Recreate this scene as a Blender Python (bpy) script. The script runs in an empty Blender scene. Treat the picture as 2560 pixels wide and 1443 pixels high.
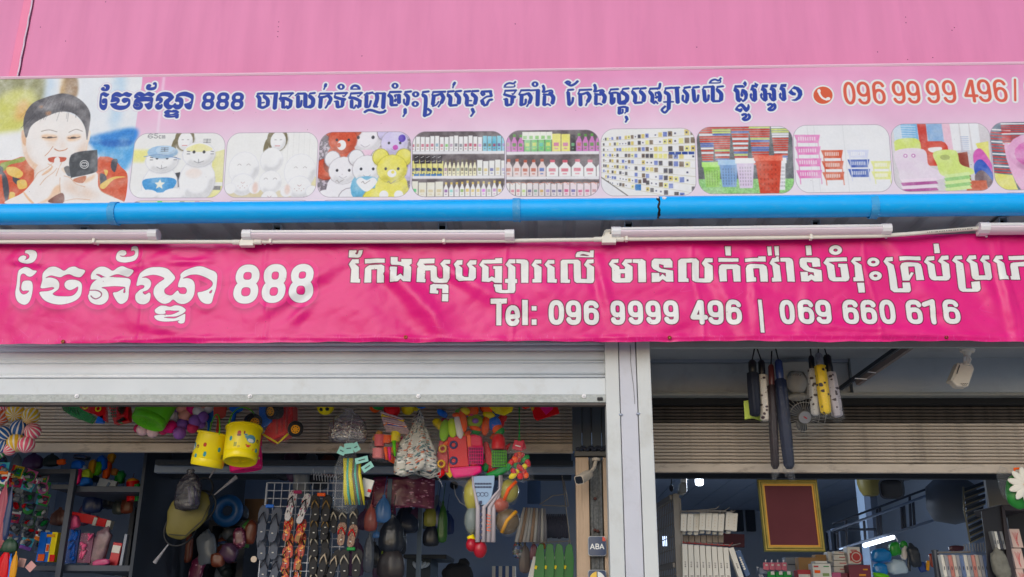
import bpy, math, random
import numpy as np
from mathutils import Vector, Matrix, noise
R = math.radians
random.seed(7)
scene = bpy.context.scene
col = scene.collection
# ---------------------------------------------------------------- camera
F, CX, CY = 2400.0, 1280.0, 721.5
PITCH, YAW, ROLL = R(18.6), R(2.3), 0.0085
CAMP = Vector((0, 0, 1.6))
RM = Matrix.Rotation(YAW, 3, 'Z') @ Matrix.Rotation(math.pi / 2 + PITCH, 3, 'X') @ Matrix.Rotation(ROLL, 3, 'Z')
cd = bpy.data.cameras.new('camera'); cam = bpy.data.objects.new('camera', cd); col.objects.link(cam)
cam.matrix_world = Matrix.Translation(CAMP) @ RM.to_4x4()
cd.sensor_width = 36; cd.lens = F / 2560 * 36; cd.clip_end = 500; cd.clip_start = .05
scene.camera = cam
# ---------------------------------------------------------------- daylight
SUN_EL, SUN_AZ = R(26), R(196)          # azimuth clockwise from +Y
w = bpy.data.worlds.new('World'); scene.world = w; w.use_nodes = True
nt = w.node_tree; bg = nt.nodes['Background']
sky = nt.nodes.new('ShaderNodeTexSky'); sky.sky_type = 'NISHITA'; sky.sun_disc = False
sky.sun_elevation = SUN_EL; sky.sun_rotation = SUN_AZ; sky.dust_density = 1.0; sky.air_density = 1.0; sky.ozone_density = 1.0
nt.links.new(sky.outputs[0], bg.inputs[0]); bg.inputs[1].default_value = 0.15
sl = bpy.data.lights.new('sun', 'SUN'); sl.energy = 0.85; sl.angle = R(40); sl.color = (1, .985, .96)
so = bpy.data.objects.new('sun', sl); col.objects.link(so)
sd = Vector((math.sin(SUN_AZ) * math.cos(SUN_EL), math.cos(SUN_AZ) * math.cos(SUN_EL), math.sin(SUN_EL)))
so.rotation_euler = sd.to_track_quat('Z', 'Y').to_euler(); so.location = (0, -5, 12)
vs = scene.view_settings
scene.display_settings.display_device = 'sRGB'
vs.view_transform = 'Standard'; vs.look = 'None'; vs.exposure = 0.04; vs.gamma = 1; vs.use_curve_mapping = False
scene.cycles.max_bounces = 7; scene.cycles.transparent_max_bounces = 16
scene.cycles.use_denoising = True
# ---------------------------------------------------------------- measuring helpers
def P(px, py, Y):
    """world point on the plane y = Y that was measured at photo pixel (px, py)"""
    d = RM @ Vector(((px - CX) / F, -(py - CY) / F, -1))
    return CAMP + d * (Y / d.y)
def sc(px, py, Y):
    """metres per photo pixel there"""
    return (P(px + 1, py, Y) - P(px, py, Y)).length
def lin(c):
    return tuple(((v / 255) / 12.92 if v <= 10 else (((v / 255) + .055) / 1.055) ** 2.4) for v in c)
# ---------------------------------------------------------------- materials
MATS = {}
def mat(name, c, rough=.5, metal=0., var=.0, vscale=6., bump=0., bscale=40., dirt=0., dcol=(70, 60, 50), alpha=1., trans=0.,
        coat=0., stretch=(1, 1, 1), emit=0., dscale=2.5, spec=.35):
    if name in MATS: return MATS[name]
    m = bpy.data.materials.new(name); m.use_nodes = True
    t = m.node_tree; b = t.nodes['Principled BSDF']; L = t.links
    rgb = lin(c)
    b.inputs['Base Color'].default_value = (*rgb, 1); b.inputs['Roughness'].default_value = rough
    b.inputs['Metallic'].default_value = metal; b.inputs['Specular IOR Level'].default_value = spec
    if coat: b.inputs['Coat Weight'].default_value = coat * .4; b.inputs['Coat Roughness'].default_value = .15
    if alpha < 1: b.inputs['Alpha'].default_value = alpha
    if trans: b.inputs['Transmission Weight'].default_value = trans
    if emit: b.inputs['Emission Color'].default_value = (*rgb, 1); b.inputs['Emission Strength'].default_value = emit
    tc = t.nodes.new('ShaderNodeTexCoord'); mp = t.nodes.new('ShaderNodeMapping'); mp.inputs['Scale'].default_value = stretch
    L.new(tc.outputs['Object'], mp.inputs['Vector'])
    src = None
    def mix(fac, a, bcol):
        x = t.nodes.new('ShaderNodeMix'); x.data_type = 'RGBA'
        L.new(fac, x.inputs[0])
        if a is None: x.inputs[6].default_value = (*rgb, 1)
        else: L.new(a, x.inputs[6])
        x.inputs[7].default_value = (*bcol, 1)
        return x.outputs[2]
    if var:
        n = t.nodes.new('ShaderNodeTexNoise'); n.inputs['Scale'].default_value = vscale; n.inputs['Detail'].default_value = 5
        L.new(mp.outputs[0], n.inputs['Vector'])
        r = t.nodes.new('ShaderNodeMapRange'); r.inputs[1].default_value = .35; r.inputs[2].default_value = .7; L.new(n.outputs[0], r.inputs[0])
        src = mix(r.outputs[0], src, tuple(v * (1 - var) for v in rgb))
        rr = t.nodes.new('ShaderNodeMapRange'); rr.inputs[3].default_value = max(.02, rough - .08); rr.inputs[4].default_value = min(1, rough + .12)
        L.new(n.outputs[0], rr.inputs[0]); L.new(rr.outputs[0], b.inputs['Roughness'])
    if dirt:
        n = t.nodes.new('ShaderNodeTexNoise'); n.inputs['Scale'].default_value = dscale; n.inputs['Detail'].default_value = 9; n.inputs['Roughness'].default_value = .7
        L.new(mp.outputs[0], n.inputs['Vector'])
        r = t.nodes.new('ShaderNodeMapRange'); r.inputs[1].default_value = .52; r.inputs[2].default_value = .75; r.inputs[4].default_value = dirt; L.new(n.outputs[0], r.inputs[0])
        src = mix(r.outputs[0], src, lin(dcol))
    if src is not None: L.new(src, b.inputs['Base Color'])
    if bump:
        n = t.nodes.new('ShaderNodeTexNoise'); n.inputs['Scale'].default_value = bscale; n.inputs['Detail'].default_value = 4
        L.new(mp.outputs[0], n.inputs['Vector'])
        bp = t.nodes.new('ShaderNodeBump'); bp.inputs['Strength'].default_value = bump; bp.inputs['Distance'].default_value = .01
        L.new(n.outputs[0], bp.inputs['Height']); L.new(bp.outputs[0], b.inputs['Normal'])
    MATS[name] = m
    return m
def film(name, c=(235, 240, 245), a=.2, bump=.6, bscale=22, rough=.12, gm=.75):
    """clear crinkled plastic film: mostly see-through, with glints"""
    if name in MATS: return MATS[name]
    m = bpy.data.materials.new(name); m.use_nodes = True; t = m.node_tree; L = t.links
    t.nodes.remove(t.nodes['Principled BSDF']); out = t.nodes['Material Output']
    tr = t.nodes.new('ShaderNodeBsdfTransparent'); gl = t.nodes.new('ShaderNodeBsdfGlossy'); df = t.nodes.new('ShaderNodeBsdfDiffuse')
    gl.inputs['Roughness'].default_value = rough; df.inputs[0].default_value = (*lin(c), 1)
    tc = t.nodes.new('ShaderNodeTexCoord'); n = t.nodes.new('ShaderNodeTexNoise'); n.inputs['Scale'].default_value = bscale
    n.inputs['Detail'].default_value = 6; n.inputs['Distortion'].default_value = 1.5; L.new(tc.outputs['Object'], n.inputs['Vector'])
    bp = t.nodes.new('ShaderNodeBump'); bp.inputs['Strength'].default_value = bump; bp.inputs['Distance'].default_value = .03
    L.new(n.outputs[0], bp.inputs['Height']); L.new(bp.outputs[0], gl.inputs['Normal'])
    m1 = t.nodes.new('ShaderNodeMixShader'); m2 = t.nodes.new('ShaderNodeMixShader')
    m1.inputs[0].default_value = gm; L.new(df.outputs[0], m1.inputs[1]); L.new(gl.outputs[0], m1.inputs[2])
    lw = t.nodes.new('ShaderNodeLayerWeight'); lw.inputs[0].default_value = .3; L.new(bp.outputs[0], lw.inputs['Normal'])
    mr = t.nodes.new('ShaderNodeMapRange'); mr.inputs[3].default_value = a; mr.inputs[4].default_value = min(1, a + .2); L.new(lw.outputs['Facing'], mr.inputs[0])
    L.new(mr.outputs[0], m2.inputs[0]); L.new(tr.outputs[0], m2.inputs[1]); L.new(m1.outputs[0], m2.inputs[2]); L.new(m2.outputs[0], out.inputs[0])
    MATS[name] = m
    return m
def imgmat(name, arr, rough=.5, coat=0., bump=0., bscale=30, wear=0., spec=.5):
    """flat print computed from code: arr is (h, w, 3) in 0..255 sRGB"""
    h, wd = arr.shape[:2]
    im = bpy.data.images.new(name, wd, h)
    px = np.ones((h, wd, 4), np.float32); px[..., :3] = np.clip(arr[::-1] / 255, 0, 1)
    im.pixels.foreach_set(px.ravel()); im.update(); im.pack()
    m = bpy.data.materials.new(name); m.use_nodes = True; t = m.node_tree; b = t.nodes['Principled BSDF']; L = t.links
    b.inputs['Specular IOR Level'].default_value = spec; ti = t.nodes.new('ShaderNodeTexImage'); ti.image = im; ti.extension = 'EXTEND'
    b.inputs['Roughness'].default_value = rough
    if coat: b.inputs['Coat Weight'].default_value = coat; b.inputs['Coat Roughness'].default_value = .2
    tc = t.nodes.new('ShaderNodeTexCoord')
    if wear:
        n = t.nodes.new('ShaderNodeTexNoise'); n.inputs['Scale'].default_value = 3; n.inputs['Detail'].default_value = 10
        mp = t.nodes.new('ShaderNodeMapping'); mp.inputs['Scale'].default_value = (6, 1, .6); L.new(tc.outputs['Object'], mp.inputs['Vector'])
        L.new(mp.outputs[0], n.inputs['Vector'])
        r = t.nodes.new('ShaderNodeMapRange'); r.inputs[1].default_value = .5; r.inputs[2].default_value = .8; r.inputs[4].default_value = wear; L.new(n.outputs[0], r.inputs[0])
        x = t.nodes.new('ShaderNodeMix'); x.data_type = 'RGBA'; L.new(r.outputs[0], x.inputs[0]); L.new(ti.outputs[0], x.inputs[6]); x.inputs[7].default_value = (.62, .58, .6, 1)
        L.new(x.outputs[2], b.inputs['Base Color'])
    else: L.new(ti.outputs[0], b.inputs['Base Color'])
    if bump:
        n = t.nodes.new('ShaderNodeTexNoise'); n.inputs['Scale'].default_value = bscale; n.inputs['Detail'].default_value = 5; n.inputs['Distortion'].default_value = .8
        L.new(tc.outputs['Object'], n.inputs['Vector'])
        bp = t.nodes.new('ShaderNodeBump'); bp.inputs['Strength'].default_value = bump; bp.inputs['Distance'].default_value = .01
        L.new(n.outputs[0], bp.inputs['Height']); L.new(bp.outputs[0], b.inputs['Normal'])
    return m
# ---------------------------------------------------------------- mesh builder
class MB:
    def __init__(s): s.v = []; s.f = []; s.m = []; s.uv = {}
    def add(s, vs, fs, mi=0, uvs=None):
        o = len(s.v); s.v += [tuple(v) for v in vs]
        for k, f in enumerate(fs):
            if uvs is not None: s.uv[len(s.f)] = uvs[k]
            s.f.append([i + o for i in f]); s.m.append(mi)
        return s
    def box(s, x0, x1, y0, y1, z0, z1, mi=0, rot=None, uv=None):
        vs = [Vector(p) for p in ((x0, y0, z0), (x1, y0, z0), (x1, y1, z0), (x0, y1, z0), (x0, y0, z1), (x1, y0, z1), (x1, y1, z1), (x0, y1, z1))]
        if rot is not None:
            c = Vector(((x0 + x1) / 2, (y0 + y1) / 2, (z0 + z1) / 2)); vs = [c + rot @ (v - c) for v in vs]
        fs = [(0, 1, 5, 4), (1, 2, 6, 5), (2, 3, 7, 6), (3, 0, 4, 7), (4, 5, 6, 7), (3, 2, 1, 0)]
        if uv:
            a, b, c, d = uv; q = [(a, b), (c, b), (c, d), (a, d)]
            return s.add(vs, fs, mi, [q] * 6)
        return s.add(vs, fs, mi)
    def cube(s, c, sz, mi=0, rot=None, uv=None):
        return s.box(c[0] - sz[0] / 2, c[0] + sz[0] / 2, c[1] - sz[1] / 2, c[1] + sz[1] / 2, c[2] - sz[2] / 2, c[2] + sz[2] / 2, mi, rot, uv)
    def tube(s, pts, r, n=8, mi=0, caps=True, rr=None, sq=False):
        pts = [Vector(p) for p in pts]; N = len(pts); rings = []
        up = None
        for i, p in enumerate(pts):
            t = (pts[min(i + 1, N - 1)] - pts[max(i - 1, 0)]).normalized()
            if up is None: up = Vector((0, 0, 1)) if abs(t.z) < .9 else Vector((0, 1, 0))
            a = t.cross(up).normalized(); b = a.cross(t).normalized(); up = b
            q = rr[i] if rr else r
            off = math.pi / n if sq else 0
            rings.append([p + (a * math.cos(2 * math.pi * k / n + off) + b * math.sin(2 * math.pi * k / n + off)) * q for k in range(n)])
        vs = [v for rg in rings for v in rg]
        fs = [(i * n + k, i * n + (k + 1) % n, (i + 1) * n + (k + 1) % n, (i + 1) * n + k) for i in range(N - 1) for k in range(n)]
        if caps: fs += [tuple(range(n))[::-1], tuple(range((N - 1) * n, N * n))]
        return s.add(vs, fs, mi)
    def cyl(s, p0, p1, r, r1=None, n=14, mi=0, caps=True):
        return s.tube([p0, p1], r, n, mi, caps, rr=[r, r if r1 is None else r1])
    def sph(s, c, r, n=16, m=10, mi=0, fn=None, rot=None):
        c = Vector(c); r = Vector((r, r, r)) if not hasattr(r, '__len__') else Vector(r)
        vs = []
        for i in range(m + 1):
            th = math.pi * i / m
            for k in range(n):
                ph = 2 * math.pi * k / n
                d = Vector((math.sin(th) * math.cos(ph), math.sin(th) * math.sin(ph), math.cos(th)))
                p = Vector((d.x * r.x, d.y * r.y, d.z * r.z))
                if fn: p = fn(d, p)
                if rot is not None: p = rot @ p
                vs.append(c + p)
        fs = [(i * n + k, (i + 1) * n + k, (i + 1) * n + (k + 1) % n, i * n + (k + 1) % n) for i in range(m) for k in range(n)]
        uv = [[(a / n, 1 - b / m) for a, b in ((k, i), (k, i + 1), (k + 1, i + 1), (k + 1, i))] for i in range(m) for k in range(n)]
        return s.add(vs, fs, mi, uv)
    def lathe(s, prof, c, n=20, mi=0, rot=None, fn=None, arc=1.):
        c = Vector(c); vs = []; nn = n + 1
        for (r, z) in prof:
            for k in range(nn):
                ph = 2 * math.pi * arc * k / n; p = Vector((r * math.cos(ph), r * math.sin(ph), z))
                if fn: p = fn(p, ph)
                if rot is not None: p = rot @ p
                vs.append(c + p)
        M = len(prof); zs = [p_[1] for p_ in prof]; z0_, z1_ = min(zs), max(zs) + 1e-9
        fs = [(i * nn + k, i * nn + k + 1, (i + 1) * nn + k + 1, (i + 1) * nn + k) for i in range(M - 1) for k in range(n)]
        uv = [[(a / n, (prof[b][1] - z0_) / (z1_ - z0_)) for a, b in ((k, i), (k + 1, i), (k + 1, i + 1), (k, i + 1))] for i in range(M - 1) for k in range(n)]
        return s.add(vs, fs, mi, uv)
    def prism(s, pts, d, mi=0, mside=None):
        """closed outline pts (3-D, coplanar) pushed along vector d"""
        pts = [Vector(p) for p in pts]; d = Vector(d); n = len(pts)
        vs = pts + [p + d for p in pts]
        s.add(vs, [tuple(range(n))], mi); o = len(s.v) - 2 * n
        s.f.append([o + n + i for i in range(n)][::-1]); s.m.append(mi)
        for i in range(n):
            s.f.append([o + i, o + n + i, o + n + (i + 1) % n, o + (i + 1) % n]); s.m.append(mi if mside is None else mside)
        return s
    def sheet(s, fn, nu, nv, mi=0, uvf=None):
        vs = [fn(i / nu, j / nv) for j in range(nv + 1) for i in range(nu + 1)]
        q = lambda i, j: j * (nu + 1) + i
        fs = [(q(i, j), q(i + 1, j), q(i + 1, j + 1), q(i, j + 1)) for j in range(nv) for i in range(nu)]
        g = uvf or (lambda u, v, p: (u, v))
        uv = [[g(a / nu, b / nv, vs[q(a, b)]) for a, b in ((i, j), (i + 1, j), (i + 1, j + 1), (i, j + 1))] for j in range(nv) for i in range(nu)]
        return s.add(vs, fs, mi, uv)
    def build(s, name, m, parent=None, smooth=False, bev=0., loc=None, thick=0., **kw):
        me = bpy.data.meshes.new(name)
        if parent is not None: off = ORG[parent.name]; loc = None
        elif loc is not None: off = Vector(loc)
        else: off = Vector((0, 0, 0))
        me.from_pydata([tuple(Vector(v) - off) for v in s.v], [], s.f)
        for x in (m if isinstance(m, (list, tuple)) else [m]): me.materials.append(x)
        me.polygons.foreach_set('material_index', s.m)
        if s.uv:
            ul = me.uv_layers.new(name='UVMap')
            for fi, q in s.uv.items():
                for li, uvv in zip(me.polygons[fi].loop_indices, q): ul.data[li].uv = uvv
        if smooth: me.polygons.foreach_set('use_smooth', [True] * len(s.f))
        me.update()
        if smooth == 'auto':
            try: me.set_sharp_from_angle(angle=R(40))
            except Exception: pass
        o = bpy.data.objects.new(name, me); col.objects.link(o)
        if parent is not None: o.parent = parent
        else: o.location = off
        ORG[o.name] = off
        if bev:
            b = o.modifiers.new('bevel', 'BEVEL'); b.width = bev; b.segments = 2; b.limit_method = 'ANGLE'
        if thick:
            b = o.modifiers.new('solid', 'SOLIDIFY'); b.thickness = thick
        for k, v in kw.items(): o[k] = v
        return o
ORG = {}
def thing(name, label, cat, loc, group=None):
    o = bpy.data.objects.new(name, None); col.objects.link(o); o.location = loc; o.empty_display_size = .05
    ORG[o.name] = Vector(loc); o['label'] = label; o['category'] = cat
    if group: o['group'] = group
    return o
def tag(o, label, cat, group=None):
    o['label'] = label; o['category'] = cat
    if group: o['group'] = group
    return o
def copy_tree(o, delta, label=None, parent=None, rz=0.):
    c = o.copy(); col.objects.link(c)
    if parent is None:
        c.location = o.location + Vector(delta); c.rotation_euler.z += rz
        if label: c['label'] = label
    else: c.parent = parent
    ORG[c.name] = Vector(c.location)
    for ch in list(o.children): copy_tree(ch, (0, 0, 0), None, c)
    return c
ORD = ['leftmost', 'second', 'third', 'fourth', 'fifth', 'sixth', 'seventh', 'eighth', 'ninth', 'tenth', 'eleventh', 'twelfth']
def ordn(i, n, what, where):
    if n == 1: return f'{what} {where}'
    if i == 0: return f'leftmost {what} {where}'
    if i == n - 1: return f'rightmost {what} {where}'
    return f'{ORD[i]} {what} from the left {where}'
def crump(seed, amp, f=8.):
    return lambda d, p: p * (1 + amp * (noise.noise(Vector(p) * f + Vector((seed * 3.1, seed, 0))) + .6 * noise.noise(Vector(p) * f * 2.7 + Vector((0, seed, seed)))))
# ---------------------------------------------------------------- flat prints (lettering and photographs on the signs), drawn from outlines
RMN = np.array(RM)
def unproj(a, Y):
    a = np.asarray(a, float).reshape(-1, 2)
    d = np.stack([(a[:, 0] - CX) / F, -(a[:, 1] - CY) / F, -np.ones(len(a))], 1) @ RMN.T
    t = Y / d[:, 1]
    return np.stack([d[:, 0] * t, 1.6 + d[:, 2] * t], 1)
class Cv:
    """canvas lying on the plane y=Y; draws take photo pixels"""
    def __init__(s, Y, X0, Z1, wm, hm, S, base):
        s.Y, s.X0, s.Z1, s.S = Y, X0, Z1, S; s.w, s.h = int(wm * S), int(hm * S); s.wm, s.hm = wm, hm
        s.a = np.empty((s.h, s.w, 3), np.float32); s.a[:] = base
        s.T = (0, 0, 1.); s.W0, s.H0 = s.w, s.h; s.full()
    def full(s): s.off = np.zeros(2); s.w, s.h = s.W0, s.H0; s.sl = (slice(0, s.h), slice(0, s.w))
    def win(s, pts, pad=3):
        """work only inside the box around pts"""
        s.full(); p = s.xy(pts); x0, y0 = np.floor(p.min(0)).astype(int) - pad; x1, y1 = np.ceil(p.max(0)).astype(int) + pad
        x0, y0 = max(0, min(x0, s.W0 - 2)), max(0, min(y0, s.H0 - 2)); x1, y1 = max(x0 + 2, min(x1, s.W0)), max(y0 + 2, min(y1, s.H0))
        s.off = np.array([x0, y0]); s.w, s.h = x1 - x0, y1 - y0; s.sl = (slice(y0, y1), slice(x0, x1))
    def xy(s, pts):
        a = np.asarray(pts, float).reshape(-1, 2)
        q = unproj(a / s.T[2] + np.array(s.T[:2]), s.Y)
        return np.stack([(q[:, 0] - s.X0) * s.S, (s.Z1 - q[:, 1]) * s.S], 1) - s.off
    def new(s): return np.zeros((s.h, s.w), np.float32)
    def poly(s, m, pts, smooth=False, val=1.):
        p = s.xy(pts)
        if smooth: p = crom(p)
        y0, y1 = max(0, int(p[:, 1].min())), min(s.h - 1, int(p[:, 1].max()) + 1)
        q = np.roll(p, -1, 0)
        for y in range(y0, y1 + 1):
            row = None
            for k in range(3):
                yy = y + (k + .5) / 3
                c = (p[:, 1] <= yy) != (q[:, 1] <= yy)
                if not c.any(): continue
                a, b = p[c], q[c]
                xs = np.sort(a[:, 0] + (yy - a[:, 1]) / (b[:, 1] - a[:, 1]) * (b[:, 0] - a[:, 0]))
                for x0, x1 in zip(xs[::2], xs[1::2]):
                    x0, x1 = max(0., x0), min(s.w - 1e-3, x1)
                    if x1 <= x0: continue
                    if row is None: row = np.zeros(s.w, np.float32)
                    i0, i1 = int(x0), int(x1)
                    if i0 == i1: row[i0] += (x1 - x0) / 3
                    else:
                        row[i0] += (i0 + 1 - x0) / 3; row[i1] += (x1 - i1) / 3
                        if i1 > i0 + 1: row[i0 + 1:i1] += 1 / 3
            if row is not None:
                if val: m[y] = np.maximum(m[y], np.minimum(row, 1) * val)
                else: m[y] *= 1 - np.minimum(row, 1)
    def line(s, m, w, pts, smooth=True, val=1.):
        p = s.xy(pts); 
        if smooth and len(p) > 2: p = crom(p, False)
        k = s.xy([[pts[0][0], pts[0][1]], [pts[0][0] + 10, pts[0][1]]]); r = w / 2 * abs(k[1, 0] - k[0, 0]) / 10
        for a, b in zip(p[:-1], p[1:]):
            x0, x1 = int(max(0, min(a[0], b[0]) - r - 2)), int(min(s.w, max(a[0], b[0]) + r + 3))
            y0, y1 = int(max(0, min(a[1], b[1]) - r - 2)), int(min(s.h, max(a[1], b[1]) + r + 3))
            if x1 <= x0 or y1 <= y0: continue
            X, Yg = np.meshgrid(np.arange(x0, x1) + .5, np.arange(y0, y1) + .5)
            d = b - a; L2 = max(1e-6, d @ d); t = np.clip(((X - a[0]) * d[0] + (Yg - a[1]) * d[1]) / L2, 0, 1)
            D = np.hypot(X - a[0] - t * d[0], Yg - a[1] - t * d[1]); c = np.clip(r - D + .5, 0, 1)
            if val: m[y0:y1, x0:x1] = np.maximum(m[y0:y1, x0:x1], c * val)
            else: m[y0:y1, x0:x1] *= 1 - c
    def ell(s, m, cx, cy, rx, ry, val=1.):
        s.poly(m, [(cx + rx * math.cos(t * math.pi / 12), cy + ry * math.sin(t * math.pi / 12)) for t in range(24)], False, val)
    def data(s, m, txt):
        for ln in txt.strip().splitlines():
            k = ln.split()
            if not k or k[0] == '#': continue
            if k[0] == '@': s.T = (float(k[1]), float(k[2]), float(k[3])); continue
            val = 0. if k[0][0] == '-' else 1.; c = k[0].lstrip('-')
            if c == 'e': s.ell(m, *map(float, k[1:5]), val)
            elif c == 'l': s.line(m, float(k[1]) * 1.02, [tuple(map(float, q.split(','))) for q in k[2:]], True, val)
            else: s.poly(m, [tuple(map(float, q.split(','))) for q in k[1:]], c == 's', val)
        s.T = (0, 0, 1.)
    def ink(s, m, c, a=1.):
        m = (m * a)[..., None]; s.a[s.sl] = s.a[s.sl] * (1 - m) + np.array(c, np.float32) * m
def crom(p, closed=True, n=5):
    N = len(p); out = []
    rng = range(N) if closed else range(N - 1)
    for i in rng:
        g = (lambda j: p[j % N]) if closed else (lambda j: p[min(max(j, 0), N - 1)])
        a, b, c, d = g(i - 1), g(i), g(i + 1), g(i + 2)
        for k in range(n):
            t = k / n
            out.append(.5 * (2 * b + (c - a) * t + (2 * a - 5 * b + 4 * c - d) * t * t + (3 * b - a - 3 * c + d) * t ** 3))
    if not closed: out.append(p[-1])
    return np.array(out)
def blur(m, r):
    r = max(1, int(r))
    for _ in range(2):
        for ax in (0, 1):
            c = np.cumsum(np.concatenate([np.repeat(m.take([0], ax), r + 1, ax), m, np.repeat(m.take([-1], ax), r, ax)], ax), ax)
            n = m.shape[ax]; m = (c.take(range(2 * r + 1, 2 * r + 1 + n), ax) - c.take(range(0, n), ax)) / (2 * r + 1)
    return m.astype(np.float32)
def dil(m, r):
    out = m.copy(); H, W_ = m.shape; k = int(math.ceil(r))
    for dy in range(-k, k + 1):
        for dx in range(-k, k + 1):
            if dx * dx + dy * dy > r * r + .5: continue
            y0, y1, x0, x1 = max(0, dy), min(H, H + dy), max(0, dx), min(W_, W_ + dx)
            np.maximum(out[y0:y1, x0:x1], m[y0 - dy:y1 - dy, x0 - dx:x1 - dx], out=out[y0:y1, x0:x1])
    return out
def sq(cx, cy, rx, ry, a0, a1, n=22, e=2.5):
    """arc of a rounded box, angles in degrees, clockwise from the right (y down)"""
    o = []
    for i in range(n + 1):
        t = R(a0 + (a1 - a0) * i / n); c, q = math.cos(t), math.sin(t)
        o.append((cx + rx * math.copysign(abs(c) ** (2 / e), c), cy + ry * math.copysign(abs(q) ** (2 / e), q)))
    return o
def digit(cv, m, ch, x0, x1, y0, y1, t, e=2.6):
    """one digit in photo pixels; t = stroke width"""
    sk = (x0 - 1335) / 7200 * (y1 - y0)
    W_, H = x1 - x0, y1 - y0; h = t / 2
    def put(pts, val=1.):
        cv.line(m, t, [(x0 + x + sk * (y / H - .0), y0 + y) for x, y in pts], False, val)
    L, Rr = h, W_ - h
    cx = W_ / 2; rx = W_ / 2 - h
    if ch == '0': put(sq(cx, H / 2, rx, H / 2 - h, 0, 360, 40, e))
    if ch == '8':
        a = (H / 2 - h) / 2 * .96; b = (H / 2 - h) / 2 * 1.04
        put(sq(cx, h + a, rx * .94, a, 0, 360, 30, 2.3)); put(sq(cx, h + 2 * a + b, rx, b, 0, 360, 30, 2.3))
    if ch in '96':
        a = (H - t) * .31
        top = sq(cx, h + a, rx, a, 0, 360, 30, e); tail = sq(cx, H - h - a * .9, rx, a * .9, 0, 158, 18, e)
        seg = [(Rr, h + a), (Rr, H - h - a * .9)]
        for q in (top, seg, tail):
            if ch == '6': q = [(W_ - x, H - y) for x, y in q]
            put(q)
    if ch == '4':
        put([(W_ * .62, h), (h, H * .7), (W_ - h * .3, H * .7)]); put([(W_ * .72, h), (W_ * .72, H - h)]); put([(W_ * .62, h), (W_ * .72, h)])
    if ch == '1':
        put([(W_ * .62, h), (W_ * .62, H - h)]); put([(W_ * .62, h), (W_ * .1, H * .2)])
BIG = '''@ 0 540 4
s 255,345 300,338 345,345 368,375 365,420 340,460 290,477 230,472 195,455 188,430 205,405 235,395 262,405 262,430 250,445 275,435 292,415 290,390 270,375 250,370
s 190,530 240,505 285,515 320,535 360,545 335,580 300,602 265,595 240,575 215,575 200,600 193,680 192,735 210,770 235,782 265,770 285,745 255,742 225,745 208,720 210,680 225,650 260,640 300,645 318,680 318,760 300,840 270,880 230,885 185,860 160,810 155,740 165,640 175,560
s 425,565 480,515 540,503 590,520 640,545 690,515 745,505 790,525 850,545 820,590 790,608 740,600 690,580 640,590 600,608 550,600 500,590 450,615 500,610 560,630 585,670 575,720 540,750 520,775 560,795 640,800 720,790 765,745 770,700 735,720 690,735 650,715 635,680 655,645 700,630 760,635 800,660 812,710 800,790 740,850 640,883 540,880 450,845 400,790 395,755 470,745 520,725 530,710 500,705 400,715 415,640
s 910,570 970,515 1030,503 1080,520 1125,545 1175,515 1225,502 1280,525 1335,545 1300,590 1270,603 1220,590 1170,580 1120,595 1080,612 1040,605 990,580 955,580 1010,615 985,632 930,630 905,625
s 890,735 910,680 960,635 1040,612 1160,610 1295,628 1290,740 1275,835 1215,878 1165,850 1125,770 1170,755 1220,730 1250,710 1160,700 1070,705 1015,715 1060,735 1082,780 1070,840 1020,880 950,880 895,850 875,800 885,770
-l 9 884,738 960,740 1008,765 1005,800 960,825 925,815 905,795
-s 1250,715 1252,760 1235,768 1235,745
s 1310,310 1340,296 1370,305 1380,345 1375,400 1345,445 1280,463 1210,462 1165,440 1158,400 1175,355 1210,338 1250,345 1260,375 1235,395 1195,392 1220,405 1290,405 1340,385 1345,350 1325,340 1310,345
s 1385,600 1430,545 1500,513 1590,508 1670,525 1720,570 1748,615 1725,655 1680,700 1645,730 1645,765 1670,785 1720,790 1775,745 1800,775 1850,780 1870,750 1850,715 1780,705 1800,610 1800,580 1850,535 1930,508 2010,503 2090,530 2165,575 2160,700 2135,800 2110,870 2050,875 2000,840 1975,770 2020,755 2080,730 2120,690 2115,650 2060,615 1980,590 1900,590 1825,620 1880,620 1930,645 1950,700 1940,790 1900,850 1840,878 1780,870 1730,835 1690,865 1630,875 1570,840 1535,780 1540,720 1580,670 1640,625 1600,600 1540,588 1480,595 1420,615 1470,620 1505,650 1505,700 1475,740 1430,760 1450,785 1490,765 1505,790 1490,850 1440,880 1390,875 1355,840 1355,790 1390,750 1435,720 1440,695 1410,690 1365,695
-s 2120,735 2110,768 2090,768 2095,750
s 1550,930 1600,895 1650,895 1700,905 1750,890 1810,900 1855,935 1830,970 1760,1000 1680,1005 1640,1015 1740,1020 1800,995 1845,975 1850,1000 1840,1060 1800,1072 1775,1055 1790,1040 1730,1050 1640,1055 1570,1040 1542,1000 1600,985 1700,985 1770,960 1790,945 1740,945 1690,940 1650,945 1655,970 1620,980 1570,975 1548,955'''
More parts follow.
